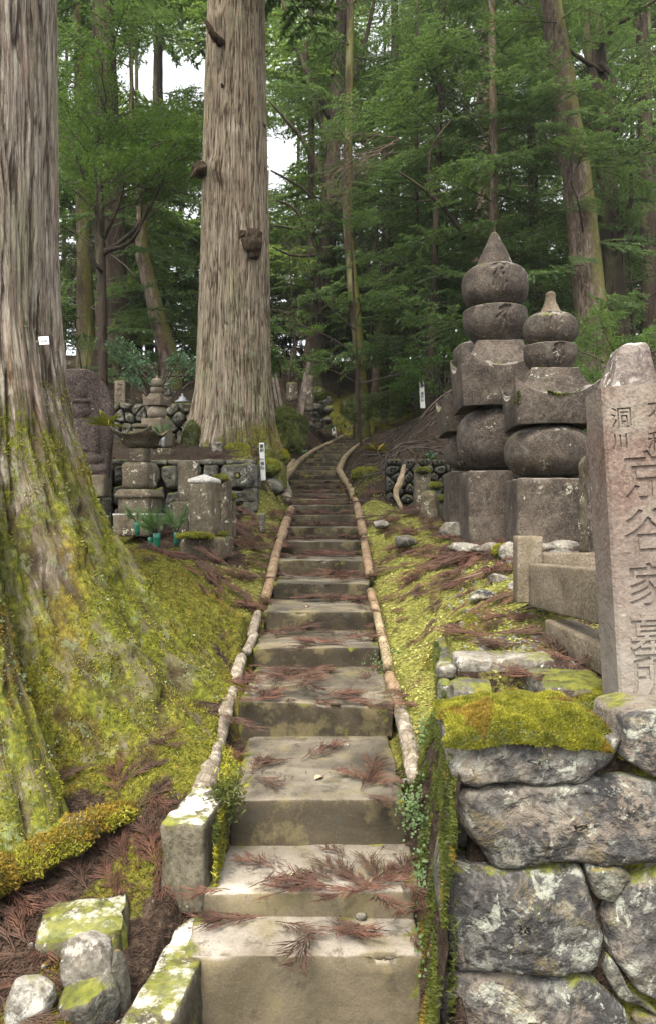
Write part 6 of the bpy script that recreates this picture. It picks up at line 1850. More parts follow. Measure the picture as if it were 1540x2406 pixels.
# loose needles and twigs lying everywhere
X, Y, Z, K = ground_pts(70000, 1.9, 16, 13)
w = K[:, 2] + .35 * K[:, 3] + .3 * K[:, 1] + .5 * fbm(v3(X, Y, Z) * 2.5, 3, 85)
s_ = w > .36
X, Y, Z = X[s_], Y[s_], Z[s_]
Xs = np.random.RandomState(3).rand(9000); i_ = np.random.RandomState(2).randint(0, 14, 9000)
Xa = SL[i_] + .02 + (SR[i_] - SL[i_] - .04) * np.clip(Xs + .25 * np.sign(Xs - .5) * np.random.RandomState(8).rand(9000), 0.01, .99)
Ya = SD[i_] + (SD[i_ + 1] - SD[i_] - .02) * np.random.RandomState(5).rand(9000) ** .5
kk = fbm(v3(Xa, Ya, 0) * 4, 3, 87) > (.08 + .3 * (i_ < 2))
Xa, Ya = Xa[kk], Ya[kk]; Za = SZ[i_][kk] + .004
px_ = np.concatenate([X, Xa]); py_ = np.concatenate([Y, Ya]); pz_ = np.concatenate([Z, Za]); n = len(px_)
r_ = np.random.RandomState(11)
D = unit(r_.normal(0, 1, (n, 3)) * [1, 1, .12]); W_ = unit(np.cross(D, [0, 0, 1.]) + r_.normal(0, .3, (n, 3)))
L = r_.uniform(.02, .07, n)
V, T = leaf_tris(v3(px_, py_, pz_ + .006), D, W_, L, .0028 + .0006 * py_)
link('needle_litter', MB().add(V, T=T).mesh('needle_litter', [M['litter']], False), kind='stuff', label='scattered reddish brown cedar needles on steps and ground')
# gravel on the right plot
n = 900
r_ = np.random.RandomState(21)
mb = MB()
Vc, Qc = cube_surface(1, 1, 1)
for k in range(n):
    if k < 560: x, y = r_.uniform(.75, 1.7), r_.uniform(3.3, 4.1)
    elif k < 760: t_ = r_.rand(); y = 3.5 + 3 * t_; x = XW(y) + r_.uniform(.1, 1.0)
    elif k < 790: y = r_.uniform(2.0, 2.9); x = -r_.uniform(.62, 1.3)
    else: continue
    z = float(gz(np.array([x]), np.array([y]))[0]); s = r_.uniform(.006, .018)
    a = r_.uniform(0, 3); ca, sa = math.cos(a), math.sin(a)
    v = Vc * r_.uniform(.5, 1, 3) * s * .8 + r_.normal(0, s * .12, Vc.shape)
    mb.add(np.stack([v[:, 0] * ca - v[:, 1] * sa + x, v[:, 0] * sa + v[:, 1] * ca + y, v[:, 2] + z + s * .3], 1), Qc)
link('gravel', mb.mesh('gravel', [M['gravel']], False), kind='stuff', label='grey gravel between moss on the right grave plot')

# thick moss cushion on the front wall corner
r_ = np.random.RandomState(31)
def cushion(name, x0, x1, y0, y1, zf, n, label, hang=0.0, mats=('moss_tuft', 'moss_orange'), ln=.02, dens_rag=.25):
    nx, ny = 60, 30
    U, W_ = np.meshgrid(np.linspace(-1, 1, nx), np.linspace(-1, 1, ny))
    e = np.clip(1 - np.maximum(abs(U), abs(W_)) ** 4, 0, 1) ** .5
    X = (x0 + x1) / 2 + U * (x1 - x0) / 2; Yy = (y0 + y1) / 2 + W_ * (y1 - y0) / 2
    nse = fbm(v3(X * 8, Yy * 8, 1), 4, 91)
    Zz = zf + e * .045 * (1 + nse) - (1 - e) * .01 - hang * ss(-.55, -1, W_) * (.55 + 1.2 * np.clip(fbm(v3(X * 4, 0 * X, 7), 3, 93) + .1, -.4, 1))
    Zz = Zz + .022 * fbm(v3(X * 16, Yy * 16, 2), 3, 96)
    X = X + .05 * fbm(v3(Yy * 9, 0 * X, 5), 3, 94) * abs(U) ** 2; Yy = Yy + .05 * fbm(v3(X * 8, 0 * X, 9), 3, 99) * abs(W_) ** 3
    V = np.stack([X, Yy, Zz], -1)
    c = V.mean((0, 1))
    mb = MB().add(V.reshape(-1, 3) - c, grid_faces(nx, ny))
    G = V - c
    a = r_.rand(n) * (nx - 1.001); b = r_.rand(n) ** 1.3 * (ny - 1.001); i, j = a.astype(int), b.astype(int)
    fa, fb_ = (a - i)[:, None], (b - j)[:, None]
    p = (G[j, i] * (1 - fa) + G[j, i + 1] * fa) * (1 - fb_) + (G[j + 1, i] * (1 - fa) + G[j + 1, i + 1] * fa) * fb_
    N = unit(np.cross(G[j, i + 1] - G[j, i], G[j + 1, i] - G[j, i]))
    s = fbm(v3(p[:, 0] * 7, p[:, 1] * 7, 2), 3, 95) + .25 * ss(-.12, .06, p[:, 1]) - .1
    for m, k in ((1, s > .2), (2, s <= .2)):
        V2, T2 = blades(p[k], N[k], ln, .38, r_, 4, .7); mb.add(V2, T=T2, m=3 - m)
    o = link(name, mb.mesh(name, [M['moss_dark'], M[mats[0]], M[mats[1]]], False), label=label, cat='moss', loc=c)
    o['kind'] = 'stuff'
    return o
cushion('moss_cushion', XW(2.4) - .01, .885, 2.345, 2.82, -.692, 24000, 'thick yellow green moss cushion with rusty patches on the front wall corner', hang=.02, ln=.011)
cushion('moss_cushion', .915, 1.5, 2.42, 2.70, -.765, 2600, 'thin moss and debris in front of the inscribed pillar foot', ln=.015, mats=('moss_tuft', 'moss_orange'))
cushion('moss_cushion', .92, 1.3, 2.86, 3.10, -.745, 2200, 'bright moss patch on the step stone beside the pillar', ln=.014, mats=('moss_tuft', 'moss_tuft'))
# moss hanging on the wall side and the gaps along the stair
def side_moss(name, pfun, n, size, label, mats=('moss_tuft', 'moss_dark'), split=.0, seed=0, k=3, w=.36):
    r2_ = np.random.RandomState(seed)
    p, N = pfun(n, r2_)
    c = p.mean(0)
    s = fbm(p * 5, 3, 97)
    mb = MB()
    V, T = blades((p - c)[s > split], N[s > split], size, w, r2_, k); mb.add(V, T=T, m=0)
    V, T = blades((p - c)[s <= split], N[s <= split], size, w, r2_, k); mb.add(V, T=T, m=1)
    return link(name, mb.mesh(name, [M[mats[0]], M[mats[1]]], False), label=label, kind='stuff', loc=c)
def wall_side(n, r):
    y = r.uniform(2.32, 4.4, n); z = r.uniform(0, 1, n) ** .8
    lo = stair_top(y) - .05; hi = -.74
    zz = lo + (hi - lo) * z
    x = XW(y) + .02 - .02 * r.rand(n)
    p = np.stack([x, y, zz], 1)
    return p[fbm(p * 4, 3, 98) > -.12], np.tile([-1, 0, .3], ((fbm(p * 4, 3, 98) > -.12).sum(), 1))
side_moss('hanging_moss', wall_side, 9000, .022, 'olive moss hanging down the left side of the front wall', ('moss_dark', 'moss_dark'), seed=1)
def batter(y, h):
    """mossy earth batter between the stair edge and the wall"""
    lo = stair_lr(y)[1] - .005; hi = XW(y) + .03
    zl = stair_top(y) - .06; zh = -.80 - .06 * (y - 2.35)
    x = lo + (hi - lo) * h ** .65; z = zl + (zh - zl) * h
    n = fbm(v3(y * 7, z * 7, 3), 4, 121)
    return np.stack([x + n * .02 - .012, y, z + 0 * x], -1)
yy, hh_ = np.meshgrid(np.linspace(2.25, 3.7, 70), np.linspace(0, 1, 40))
Gb = batter(yy, hh_)
mb = MB().add(Gb.reshape(-1, 3) - np.array(list(wall_f.location)), grid_faces(70, 40))
r2_ = np.random.RandomState(44)
p_ = batter(r2_.uniform(2.25, 3.7, 26000), r2_.uniform(0, 1, 26000))
s_ = fbm(p_ * 6, 3, 123)
for mi_, sel_ in ((1, s_ > .3), (2, (s_ <= .3) & (s_ > -.2))):
    V, T = blades(p_[sel_] - np.array(list(wall_f.location)), np.tile([-1, -.2, .45], (sel_.sum(), 1)), .017, .38, r2_, 3, .6); mb.add(V, T=T, m=mi_)
link('moss', mb.mesh('moss', [GROUND_MAT, M['moss_orange'], M['moss_dark']], False), wall_f, kind='stuff')
def post_side(n, r):
    y = r.uniform(2.82, 3.18, n); z = r.uniform(-1.47, -1.16, n)
    return np.stack([-.424 + .0 * y + .01 * r.rand(n), y, z], 1), np.tile([1., 0, .2], (n, 1))
side_moss('hanging_moss', post_side, 1500, .018, 'moss on the stair side of the square kerb post', ('moss_dark', 'moss_tuft'), seed=2)
def beam_side(n, r):
    y = r.uniform(2.0, 2.78, n); z = r.uniform(-1.75, -1.5, n)
    return np.stack([-.47 - .07 * (2.4 - y) + .01 * r.rand(n), y, z], 1), np.tile([1., -.2, .3], (n, 1))
side_moss('hanging_moss', beam_side, 3500, .02, 'thick brownish moss hanging between kerb beam and lowest step', ('moss_dark', 'moss_orange'), seed=3)
def log_clump(n, r):
    p = np.array(list(P(535, 1865, 3.05))) + r.normal(0, 1, (n, 3)) * [.03, .04, .05]
    return p, unit(r.normal(0, 1, (n, 3)) + [0, -.4, .6])
side_moss('moss_clump', log_clump, 380, .022, 'ball of green moss between log stub and kerb post', seed=4)
def creep(cx, cy, d, sx, sy, n, label, seed):
    r2_ = np.random.RandomState(seed)
    c = P(cx, cy, d); s = d / 1800
    a = r2_.normal(0, .5, (n, 3)) * [sx * s, .10, sy * s]
    N = unit(np.array([-.3, -1, .6]) + r2_.normal(0, .5, (n, 3)))
    D = unit(r2_.normal(0, 1, (n, 3))); D = unit(D - N * (D * N).sum(1)[:, None]); W_ = np.cross(D, N)
    L = r2_.uniform(.008, .018, n)
    V = np.stack([a, a + D * (L * .5)[:, None] + W_ * (L * .4)[:, None], a + D * L[:, None], a + D * (L * .5)[:, None] - W_ * (L * .4)[:, None]], 1).reshape(-1, 3)
    link('creeper', MB().add(V, np.arange(4 * n).reshape(-1, 4)).mesh('creeper', [M['creeper']], False), kind='stuff', label=label, loc=c)
creep(968, 1900, 3.12, 34, 60, 260, 'small round leaved creeper at the right end of the third step', 1)
creep(985, 2090, 2.85, 22, 80, 240, 'small leaved creeper between second step and wall', 2)
creep(1000, 1980, 3.0, 22, 60, 130, 'pale creeper leaves climbing the wall side', 3)
creep(985, 2230, 2.62, 16, 40, 80, 'sparse creeper leaves beside the lowest step', 4)
creep(925, 1560, 4.9, 60, 40, 350, 'green herbs hanging over the right end of the fifth step', 5)
creep(1000, 1740, 3.6, 30, 60, 260, 'herbs between the pale log and the wall', 6)
# mounds of moss around the middle cedar, and on the far bank
def mound(px, py, d, w, h, n, label, seed, mats=('moss_tuft', 'moss_dark')):
    s = d / 1800
    c = P(px, py, d); g = float(surf(c.x, c.y)[0])
    n *= 4
    V, Q = cube_surface(16, 16, 16); V = unit(V); V = V * (1 + .22 * fbm(V * 2.2 + seed, 3, seed) + .06 * fbm(V * 7 + seed, 2, seed + 3))[:, None] * np.array([w * s, w * s * .8, h * s * 1.6]) / 2
    r2_ = np.random.RandomState(seed)
    idx = r2_.randint(0, len(V), n)
    N = unit(V[idx]); k = N[:, 2] > -.1
    mb = MB().add(V, Q, m=1)
    bl_ = min(.016 + .001 * d, .10 * max(h, w * .4) * s + .006)
    V2, T2 = blades(V[idx][k] + r2_.normal(0, bl_ * .3, (k.sum(), 3)), N[k], bl_, .36, r2_, 3)
    mb.add(V2, T=T2, m=0)
    link('moss_mound', mb.mesh('moss_mound', [M[mats[0]], M[mats[1]]], False), label=label, cat='moss mound', loc=(c.x, c.y, c.z - h * s * .3))
for a in [(585, 1035, 11.4, 90, 70, 1500, 'feathery green moss mound at the right root of the middle cedar', 1), (640, 1010, 12.2, 90, 60, 1500, 'long moss covered root running right from the middle cedar', 2),
          (690, 1000, 13.2, 70, 60, 1200, 'moss mound under the leaning grave planks', 3), (672, 975, 13.8, 60, 40, 900, 'upper end of the mossy root beside the planks', 4),
          (654, 1068, 11.6, 50, 30, 1000, 'round bright moss ball behind the white sign post', 5), (626, 1092, 10.6, 70, 26, 1000, 'low moss carpet at the foot of the white sign post', 6),
          (560, 1062, 10.9, 70, 40, 1000, 'green moss mound right of the small grey tablet', 7), (452, 1030, 11.2, 50, 70, 800, 'dark moss on the left root flare of the middle cedar', 8),
          (845, 950, 23.5, 90, 50, 1200, 'dark moss mound left on the bank above the stair', 9), (910, 965, 23.5, 120, 50, 1500, 'broad dark moss carpet on the bank above the stair', 10), (960, 945, 23.8, 70, 40, 900, 'dark moss below the upper white sign post', 11),
          (858, 1112, 12.6, 70, 26, 900, 'mossy hump right of the bend in the stair', 12), (890, 1130, 12.0, 60, 34, 700, 'moss hump at the edge of the hollow', 13), (745, 920, 20.2, 50, 20, 500, 'moss cap on the mossy wall end', 14)]:
    mound(*a[:7], a[7] + 600, mats=('moss_dark', 'moss_dark') if a[7] in (8,) else ('moss_tuft', 'moss_dark') if a[7] in (5, 6, 12, 7) else ('moss_dark', 'moss_dark'))
for (px, py, d, w, h, lb, sd) in [(492 + 27, 1120, 7.75, 36, 12, 'moss cap of the slim gravestone', 1), (991, 1103, 10.0, 36, 10, 'moss cap on the square mossy post', 2), (1022, 1138, 9.6, 30, 12, 'moss cap on the small stone behind the rounded gravestone', 3),
                                  (1042, 1168, 9.1, 26, 12, 'moss ball on the small pale stone', 4), (508, 1172, 7.5, 20, 9, 'moss cap on the small narrow gravestone', 5), (545, 1165, 8.0, 18, 10, 'moss cap on the low right gravestone', 6), (1178, 1290, 6.1, 46, 26, 'yellow moss clump at the front stupa corner', 7),
                                  (525, 1252, 7.3, 22, 8, 'moss on the right side of the front gravestone plinth', 8), (460, 1256, 7.1, 80, 8, 'moss rim on the front gravestone plinth', 9)]:
    mound(px, py, d, w, h, 500, lb, 650 + sd, ('moss_tuft', 'moss_dark'))
# moss on the front stupa eave
def eave(n, r):
    c = np.array([1.84, 6.40, 0]); u = r.uniform(-1, 1, n)
    f = np.where(r.rand(n) < .4, 1, 0)
    x = np.where(f, 1.84 - .345 + r.rand(n) * .02, 1.84 + .02 + u * .13)
    y = np.where(f, 6.06 + r.rand(n) * .12, 6.055 + .012 * r.rand(n))
    z = np.where(f, .86 + r.rand(n) * .10, .915 + .03 * u ** 2 + r.rand(n) * .02)
    return np.stack([x, y, z], 1), np.tile([-.2, -1., .3], (n, 1))
side_moss('eave_moss', eave, 900, .018, 'bright moss strip on the eave of the front stupa', seed=8)

# grass and fern tufts on the dark bank
r_ = np.random.RandomState(77)
X, Y, Z, K = ground_pts(60000, 10.8, 27, 33)
N = g_normals(X, Y, .2)
V, T = blades(v3(X, Y, Z), N, .05 + .002 * Y, .12, r_, 1, .9)
cl = r_.rand(len(V) // 3) < .72
cl = cl | ((np.repeat(X, 1) > .8) & (Y > 11) & (Y < 18))
Tn = T[cl]; To = T[~cl]
mb = MB(); mb.add(V, T=Tn, m=0); mb.add(V, T=To, m=1)
link('bank_litter', mb.mesh('bank_litter', [M['brush'], M['moss_dark']], False), kind='stuff', label='brown dead twigs and sparse green over the far slope')

mb = MB(); r_ = np.random.RandomState(55)
for k in range(700):
    x, y = (r_.uniform(-4, 5.5), r_.uniform(11.5, 24)) if k < 260 else (r_.uniform(.9, 4.5), r_.uniform(11.2, 18))
    L_, R_ = float(stair_lr(y)[0]), float(stair_lr(y)[1])
    if L_ - .1 < x < R_ + .1 or (x < -1 and r_.rand() < .7): continue
    a = r_.uniform(0, 6.28); l = r_.uniform(.3, 1.1); n = 7
    xs = x + np.cumsum(np.cos(a + r_.normal(0, .35, n).cumsum() * .5)) * l / n; ys = y + np.cumsum(np.sin(a + r_.normal(0, .35, n))) * l / n
    zs_ = gz(xs, ys) + .02 + .06 * np.sin(np.linspace(0, 3.1, n)) * r_.rand()
    V, Q, T = tube(np.stack([xs, ys, zs_], 1), np.linspace(.012, .005, n) * r_.uniform(.5, 1.4), 4); mb.add(V, Q, T, m=int(r_.rand() < .3))
link('bank_twigs', mb.mesh('bank_twigs', [M['twig'], M['brush']], False), kind='stuff', label='bare twigs and exposed roots strewn over the dark bank')

# ---------------------------------------------------------------- fallen cedar fronds, each its own thing
def frond_mesh(seed, L=.30, nb=11, mat='frond'):
    rs = np.random.RandomState(seed); mb = MB()
    def strip(pts, w):
        pts = np.array(pts); d = unit(np.gradient(pts, axis=0)); up = np.array([0, 0, 1.])
        s = unit(np.cross(d, up)); n = len(pts)
        ww = w * np.linspace(1, .45, n)[:, None] * (1 + .35 * np.where(np.arange(n) % 2, 1, -1))[:, None]
        V = np.concatenate([pts + s * ww, pts - s * ww, pts + up * ww * 1.1])
        i = np.arange(n - 1)
        Q = np.concatenate([np.stack([i, i + 1, i + 1 + 2 * n, i + 2 * n], 1), np.stack([i + 2 * n, i + 1 + 2 * n, i + 1 + n, i + n], 1)])
        mb.add(V, Q)
    cur = rs.uniform(-.5, .5); s = np.linspace(0, 1, 9)
    a = cur * s
    main = np.stack([np.cumsum(np.cos(a)) * L / 9, np.cumsum(np.sin(a)) * L / 9, .012 + .03 * np.sin(s * 3.1) * rs.uniform(.2, 1)], 1)
    strip(main, .0035)
    for j in range(nb * 2):
        f = .10 + .86 * (j // 2 + rs.uniform(0, .6)) / nb
        sd = 1 if j % 2 else -1
        o = np.array([np.interp(f, s, main[:, k]) for k in range(3)])
        ang = np.interp(f, s, a) + sd * rs.uniform(.18, .55)
        ln = L * rs.uniform(.34, .68) * (1.15 - .55 * abs(f - .35))
        q = np.linspace(0, 1, 6)
        bend = -sd * rs.uniform(-.1, .7)
        th = ang + bend * q
        pts = o + np.stack([np.cumsum(np.cos(th)) * ln / 6, np.cumsum(np.sin(th)) * ln / 6, q * rs.uniform(-.01, .035)], 1)
        pts[:, 2] = np.maximum(pts[:, 2], .004)
        strip(pts, .0030)
        for k in ([2, 3] if rs.rand() < .6 else [1] if rs.rand() < .5 else []):
            th2 = th[k] + sd * .45; l2 = ln * .5
            strip(pts[k] + np.stack([np.cos(th2) * np.linspace(0, l2, 4), np.sin(th2) * np.linspace(0, l2, 4), np.linspace(0, .01, 4)], 1), .0032)
    return mb.mesh('cedar_frond', [M[mat]], False)
FM = [frond_mesh(k, .26 + .02 * (k % 4), 10 + k % 3, 'frond') for k in range(6)]
FD = [frond_mesh(20 + k, .30, 12, 'frond_dark') for k in range(4)]
RR_ = random.Random(3)
def side_word(x, L, Rr):
    f = (x - L) / (Rr - L)
    return 'at its left end' if f < .3 else 'at its middle' if f < .68 else 'at its right end'
FCOUNT = [0]
def x_on(p): return 1 if float(stair_lr(p[1])[0]) < p[0] < float(stair_lr(p[1])[1]) and p[1] > SD[0] else 0
def frond(p, region, sc=1.0, rz=None, dark=None):
    if FCOUNT[0] >= 298: return
    FCOUNT[0] += 1
    if p[1] < 3.4: sc *= .68 if x_on(p) < 1 else .95
    x, y, z = p
    L, Rr = float(stair_lr(y)[0]), float(stair_lr(y)[1])
    on = L < x < Rr and SD[0] < y < 22.5
    dark = (RR_.random() < .35) if dark is None else dark
    tone = 'dull brown' if dark else 'rusty red'
    size = 'large' if sc > 1.15 else 'small' if sc < .75 else 'medium'
    if on:
        i = int(np.searchsorted(SD, y, side='right') - 1)
        lab = f"{size} {tone} cedar frond on the {ORD[i] if i < 20 else 'topmost'} step {side_word(x, L, Rr)}" if i < 14 else f"{tone} cedar frond on the steep upper steps of the stair"
        n = Vector((0, 0, 1)); z = SZ[i]
    else:
        lab = f"{size} {tone} cedar frond {region}"
        n = ground_normal(x, y)
        if n.z < .8: n = Vector((n.x * .4, n.y * .4, 1)).normalized()
    q = n.to_track_quat('Z', 'Y')
    e = (q.to_matrix() @ Matrix.Rotation(RR_.uniform(0, 6.28) if rz is None else rz, 3, 'Z')).to_euler()
    ang_ = (RR_.uniform(0, 6.28) if rz is None else rz)
    q = n.to_track_quat('Z', 'Y'); e = (q.to_matrix() @ Matrix.Rotation(ang_, 3, 'Z')).to_euler()
    dv_ = e.to_matrix() @ Vector((1, 0, 0))
    lab += ', tip ' + ('right' if dv_.x > .7 else 'left' if dv_.x < -.7 else 'uphill' if dv_.y > 0 else 'downhill')
    o = link('cedar_frond', RR_.choice(FD if dark else FM), None, lab, 'dead frond', 'dead cedar fronds fallen on the steps and ground', None, (x, y, z + .004), e)
    o.scale = (sc, sc, sc)
def fr_px(lst, region, sc=(.8, 1.3), dark=None, jit=0, rep=1):
    for a in lst:
        for k in range(rep):
            px, py = a[0] + RR_.uniform(-jit, jit), a[1] + RR_.uniform(-jit, jit) * .4
            h = hit(px, py)
            frond((h.x, h.y, h.z), region, RR_.uniform(*sc), dark=dark)
fr_px([(560, 2150), (640, 2165), (740, 2180), (800, 2115), (860, 2120), (900, 2150), (930, 2190), (905, 2175), (840, 2130), (940, 2120), (960, 2140)], 'by the lowest step', (.55, .85), jit=12, rep=2)
fr_px([(690, 2035), (830, 2025), (515, 2075), (925, 2075), (870, 2095), (800, 2085), (950, 2085), (530, 2000), (660, 2050)], 'by the second step', (.4, .75), jit=5)
fr_px([(640, 1715), (690, 1790), (565, 1762), (590, 1830), (850, 1850), (920, 1830), (890, 1720), (805, 1725), (545, 1795), (900, 1690), (880, 1840), (580, 1700), (840, 1870)], 'by the third step', (.5, .85), jit=12, rep=2)
fr_px([(640, 1600), (760, 1560), (700, 1610), (735, 1650), (880, 1600), (600, 1575), (680, 1590), (820, 1560), (620, 1620), (730, 1570)], 'by the fourth step', (.6, 1.0), jit=14, rep=2)
fr_px([(510, 1610), (500, 1680), (545, 1640)], 'on the bright moss beside the long pale log', (.6, .9))
fr_px([(225, 1790), (250, 1800)], 'standing against the dark hollow between the cedar roots', (.8, 1.0), dark=True)
fr_px([(290, 1890), (330, 1860), (260, 1870), (310, 1920)], 'below the hollow of the big cedar roots', (.8, 1.1), jit=8)
fr_px([(350, 2040), (320, 2060), (370, 2000), (290, 2040), (380, 2060)], 'left of the square kerb post', (.7, 1.1), jit=10, rep=2)
fr_px([(230, 2110), (160, 2120), (280, 2120), (200, 2150), (120, 2150), (100, 2100)], 'on the bare soil below the creeping root', (.7, 1.0), jit=14)
fr_px([(40, 2130), (20, 2080), (60, 2220), (110, 2180), (30, 2260), (20, 2190), (90, 2240)], 'near the bottom left corner', (.7, 1.0), jit=14)
fr_px([(620, 1480), (610, 1440), (560, 1420), (600, 1460), (540, 1380), (500, 1320)], 'left of the sixth step below the gravestones', (.8, 1.3), jit=10, rep=2)
fr_px([(1010, 1860), (985, 1845), (1020, 1840), (940, 1650), (950, 1630)], 'between the stair and the mossy wall', (.6, .9), jit=8)
fr_px([(1110, 1500), (1200, 1512), (1250, 1520), (1350, 1590), (1380, 1570), (1330, 1590), (1400, 1600), (1300, 1570), (1150, 1440), (1080, 1465), (1290, 1455), (1180, 1450), (1390, 1620), (1350, 1610)], 'on the gravel behind the front wall', (.7, 1.2), jit=12, rep=2)
fr_px([(1450, 1690), (1480, 1700), (1380, 1670)], 'at the foot of the inscribed pillar', (.6, .9), jit=10, rep=2)
fr_px([(1100, 1320), (1180, 1310), (1150, 1340), (1230, 1350), (1060, 1360), (980, 1340), (1120, 1300), (1160, 1325), (1080, 1335)], 'on the moss in front of the stupas', (1., 1.6), jit=14, rep=2)
fr_px([(1000, 1270), (960, 1180), (920, 1210), (1080, 1280), (940, 1190), (910, 1160), (1000, 1250)], 'on the verge left of the stupas', (1.0, 1.5), jit=12, rep=2)
fr_px([(600, 1260), (560, 1290), (590, 1310), (540, 1340), (620, 1235), (600, 1215), (570, 1270), (610, 1290)], 'beside the orange log and the gravestones', (1.0, 1.6), jit=12, rep=2)
for i in range(4, 16):
    for k in range(5 if i < 10 else 2):
        f = RR_.choice([RR_.uniform(.03, .4), RR_.uniform(.6, .97), RR_.uniform(0.05, .95)])
        frond((SL[i] + (SR[i] - SL[i]) * f, SD[i + 1] - .03 - (SD[i + 1] - SD[i] - .1) * RR_.random() ** 1.8, SZ[i]), '', RR_.uniform(.8, 1.35))
# the many smaller sprays beyond the three hundred largest, as one mass
r_ = np.random.RandomState(91)
mb = MB()
small = []
for me_ in FM[:3] + FD[:2]:
    V = np.zeros(len(me_.vertices) * 3); me_.vertices.foreach_get('co', V)
    Q = np.zeros(len(me_.polygons) * 4, int); me_.polygons.foreach_get('vertices', Q)
    small.append((V.reshape(-1, 3), Q.reshape(-1, 4)))
cnt = 0
while cnt < 560:
    u = r_.rand()
    if u < .42: y = r_.uniform(4.8, 9.5); L_, R_ = float(stair_lr(y)[0]), float(stair_lr(y)[1]); x = R_ + .1 + r_.rand() ** 1.2 * 1.5
    elif u < .62: y = r_.uniform(5.4, 10); L_ = float(stair_lr(y)[0]); x = L_ - .08 - r_.rand() * 1.0
    elif u < .65: y = r_.uniform(2.1, 3.2); x = -r_.uniform(.65, 1.5)
    else:
        i = r_.randint(3, 16); y = SD[i + 1] - .04 - r_.rand() ** 1.7 * (SD[i + 1] - SD[i] - .1); x = SL[i] + (SR[i] - SL[i]) * r_.choice([r_.uniform(.02, .35), r_.uniform(.65, .98), r_.uniform(.02, .98)])
    cnt += 1
    z = float(surf(x, y)[0]) + .006
    n = g_normals(np.array([x]), np.array([y]))[0] if u < .65 else np.array([0, 0, 1.])
    k = r_.randint(0, len(small)); V, Q = small[k]
    a = r_.uniform(0, 6.28); s = r_.uniform(.35, .85) * (1.2 if y > 6 else .7)
    t1 = unit(np.cross(n, [math.sin(a), math.cos(a), .01])); t2 = np.cross(n, t1)
    W = (V[:, :1] * t1 + V[:, 1:2] * t2 + V[:, 2:] * n) * s + [x, y, z]
    mb.add(W, Q, m=int(k > 2))
link('small_sprays', mb.mesh('small_sprays', [M['frond'], M['frond_dark']], False), kind='stuff', label='broken bits of dead cedar spray littering steps and verges')
print('FRONDS', FCOUNT[0])

# a few fallen leaves and pebbles on the steps
def flat_leaf(px, py, mat, s, label):
    h = hit(px, py)
    rs = np.random.RandomState(int(px))
    a = np.linspace(0, 2 * np.pi, 14, endpoint=False)
    r_ = s * (.8 + .2 * np.cos(a * 2)) * (1 + rs.normal(0, .06, 14))
    V = np.stack([np.cos(a) * r_, np.sin(a) * r_ * .8, .012 * np.abs(np.sin(a)) + .003], 1)
    V = np.concatenate([V, [[0, 0, .004]]])
    T = np.stack([np.full(14, 14), np.arange(14), (np.arange(14) + 1) % 14], 1)
    i = int(np.searchsorted(SD, h.y, side='right') - 1)
    link('fallen_leaf', MB().add(V, T=T).mesh('fallen_leaf', [M[mat]]), label=label, cat='leaf', loc=(h.x, h.y, h.z + .003), rot=(.1, .1, rs.uniform(0, 6)))
flat_leaf(748, 1832, 'beige_leaf', .026, 'pale beige curled leaf lying on the third step')
flat_leaf(722, 1428, 'beige_leaf', .03, 'small orange leaf on the sixth step')
flat_leaf(690, 2060, 'yellow_leaf', .008, 'tiny yellow scrap on the second step')
for k, (px, py, s, lb) in enumerate([(846, 2160, .022, 'pale pebble under fronds on the lowest step'), (866, 2198, .013, 'small dark pebble on the lowest step'), (950, 1838, .018, 'white pebble at the right end of the third step'), (812, 1753, .016, 'flat grey pebble on the third step'), (925, 2010, .010, 'brown pebble on the second step')]):
    h = hit(px, py); V, Q = rock_vq(s * 2, s * 1.6, s * 1.1, 900 + k, 5, .05)
    link('pebble', mesh_from('pebble', V, Q, M['stone_pale']), label=lb, cat='pebble', loc=(h.x, h.y, h.z + s * .4))

# ---------------------------------------------------------------- flower vases with pine sprigs
def vase(px, py0, py1, d, w, label, spr=14, h=.2, rot=0):
    c = P(px, py1, d); s = d / 1800; H = (py1 - py0) * s; r = w * s / 2
    t = thing('flower_vase', label, 'vase', c)
    prof = [(1e-4, 0), (r * .9, 0), (r * .92, H * .3), (r * .96, H * .32), (r * .96, H * .62), (r, H * .64), (r, H), (r * .8, H), (r * .75, H * .9), (1e-4, H * .88)]
    V, Q = lathe(prof, 20, noise=0); link('body', mesh_from('body', V, Q, M['plastic']), t)
    rs = np.random.RandomState(int(px)); mb = MB()
    for k in range(spr):
        a = rs.uniform(0, 6.28); e = rs.uniform(.5, 1.3)
        d0 = np.array([math.cos(a) * math.cos(e), math.sin(a) * math.cos(e), math.sin(e)])
        o = np.array([0, 0, H * .9]); tip = o + d0 * h * rs.uniform(.5, 1)
        V, Q, T = tube([o, (o + tip) / 2 + [0, 0, .01], tip], [.004, .003, .002], 4); mb.add(V, Q, T, m=1)
        n = 46
        pos = o + (tip - o) * rs.uniform(.55, 1.05, (n, 1))
        D = unit(d0 * .8 + rs.normal(0, .5, (n, 3)) + [0, 0, .1]); W_ = unit(np.cross(D, rs.normal(0, 1, (n, 3))))
        V, T = leaf_tris(pos, D, W_, rs.uniform(.06, .12, n), np.full(n, .0042)); mb.add(V, T=T, m=0)
    link('pine_sprig', mb.mesh('pine_sprig', [M['pine'], M['twig']], False), t)
vase(323, 1226, 1256, 7.9, 13, 'green plastic vase with a small pine sprig nearest the lantern', 9, .2)
vase(369, 1252, 1288, 7.3, 17, 'wide green plastic vase holding a spreading pine bunch', 15, .27)
vase(354, 1262, 1284, 7.5, 12, 'short green vase half hidden left of the wide one', 9, .2)
vase(415, 1250, 1282, 7.7, 12, 'green vase behind the pine sprigs beside the front gravestone', 16, .32)
vase(384, 1026, 1050, 10.25, 8, 'grey flower tube with pine needles beside the small terrace stupa', 8, .2)
bpy.data.objects['flower_vase.004'].children[0].data.materials[0] = M['metal']
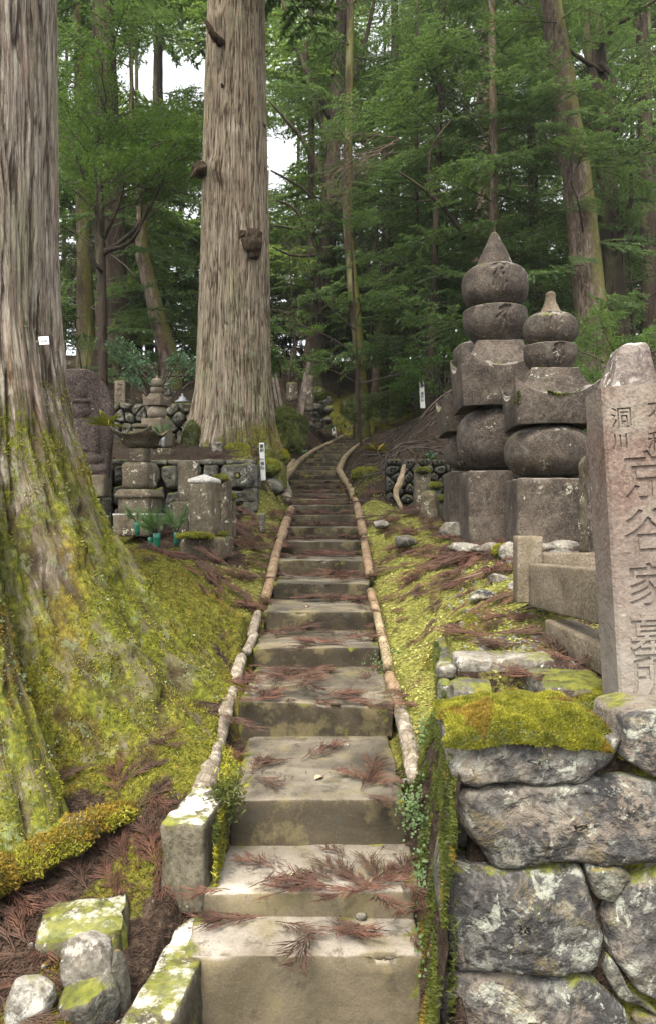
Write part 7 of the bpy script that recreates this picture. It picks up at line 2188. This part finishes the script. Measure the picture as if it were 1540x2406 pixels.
# leafy weeds near steps and terrace
def weed(px, py, d, s, label, n=14, mat='leaf_shrub'):
    c = P(px, py, d); rs = np.random.RandomState(int(px + py)); mb = MB()
    for k in range(n):
        a = rs.uniform(0, 6.28); e = rs.uniform(.2, 1.0); dd = np.array([math.cos(a) * math.cos(e), math.sin(a) * math.cos(e), math.sin(e)])
        w = unit(np.cross(dd, [0, 0, 1.])) * s * .12; L = s * rs.uniform(.6, 1)
        mb.add(np.stack([[0, 0, 0], dd * L * .5 + w, dd * L + [0, 0, -s * .15], dd * L * .5 - w]), [[0, 1, 2, 3]])
    link('weed', mb.mesh('weed', [M[mat]], False), label=label, cat='plant', loc=c)
weed(776, 1062 - 0, 18.6, .0001, 'x') if False else None
weed(778 - 8, 1066, 17.0, .0001, 'x') if False else None
weed(715, 1170 - 105, 16.4, .2, 'pale green rosette plant left of the upper stair', 16)
weed(775, 1008, 21.5, .3, 'pale rosette plant at the top left of the stair', 14)
weed(712, 1170, 11.0, .05, 'tiny weed beside the bend of the stair', 8)
weed(255, 1000, 8.6, .34, 'drooping fern sprig in front of the Buddha stone', 18, 'moss_tuft')
weed(885, 1060, 13.5, .35, 'tuft of dry grass on the bank above the hollow', 26, 'moss_orange')
weed(1010, 1080, 11.2, .25, 'green leafy sprig at the top of the block wall', 14)
# twisted dead branch in the hollow
o_ = P(938, 1098, 10.2)
V, Q, T = tube(smooth_path([P(948, 1092, 10.2) - o_, P(940, 1130, 10.0) - o_, P(928, 1158, 9.9) - o_, P(938, 1185, 9.8) - o_, P(945, 1200, 9.8) - o_], 24), [.02, .045, .04, .03, .015], 9, wob=.6, ws=14)
link('dead_branch', MB().add(V, Q, T).mesh('dead_branch', M['log_tan']), label='twisted pale dead branch hanging in front of the block wall', cat='dead branch', loc=o_)
for k, pts in enumerate([[(1075, 905, 14.5), (1030, 935, 14.3), (1000, 965, 14.2), (985, 985, 14.2)], [(1180, 1322, 5.7), (1130, 1345, 5.6), (1075, 1362, 5.6)], [(1150, 1525, 3.9), (1240, 1545, 3.6), (1290, 1570, 3.5)]]):
    o_ = P(*pts[0])
    V, Q, T = tube(smooth_path([P(*p) - o_ for p in pts], 14), [.012, .008], 6, wob=.3, ws=14)
    link('fallen_stick', MB().add(V, Q, T).mesh('fallen_stick', M['dry_twig']), label=['pale curved stick arching over the dark bank', 'thin stick among fronds before the stupas', 'straight stick lying on the plot gravel'][k], cat='stick', loc=o_)
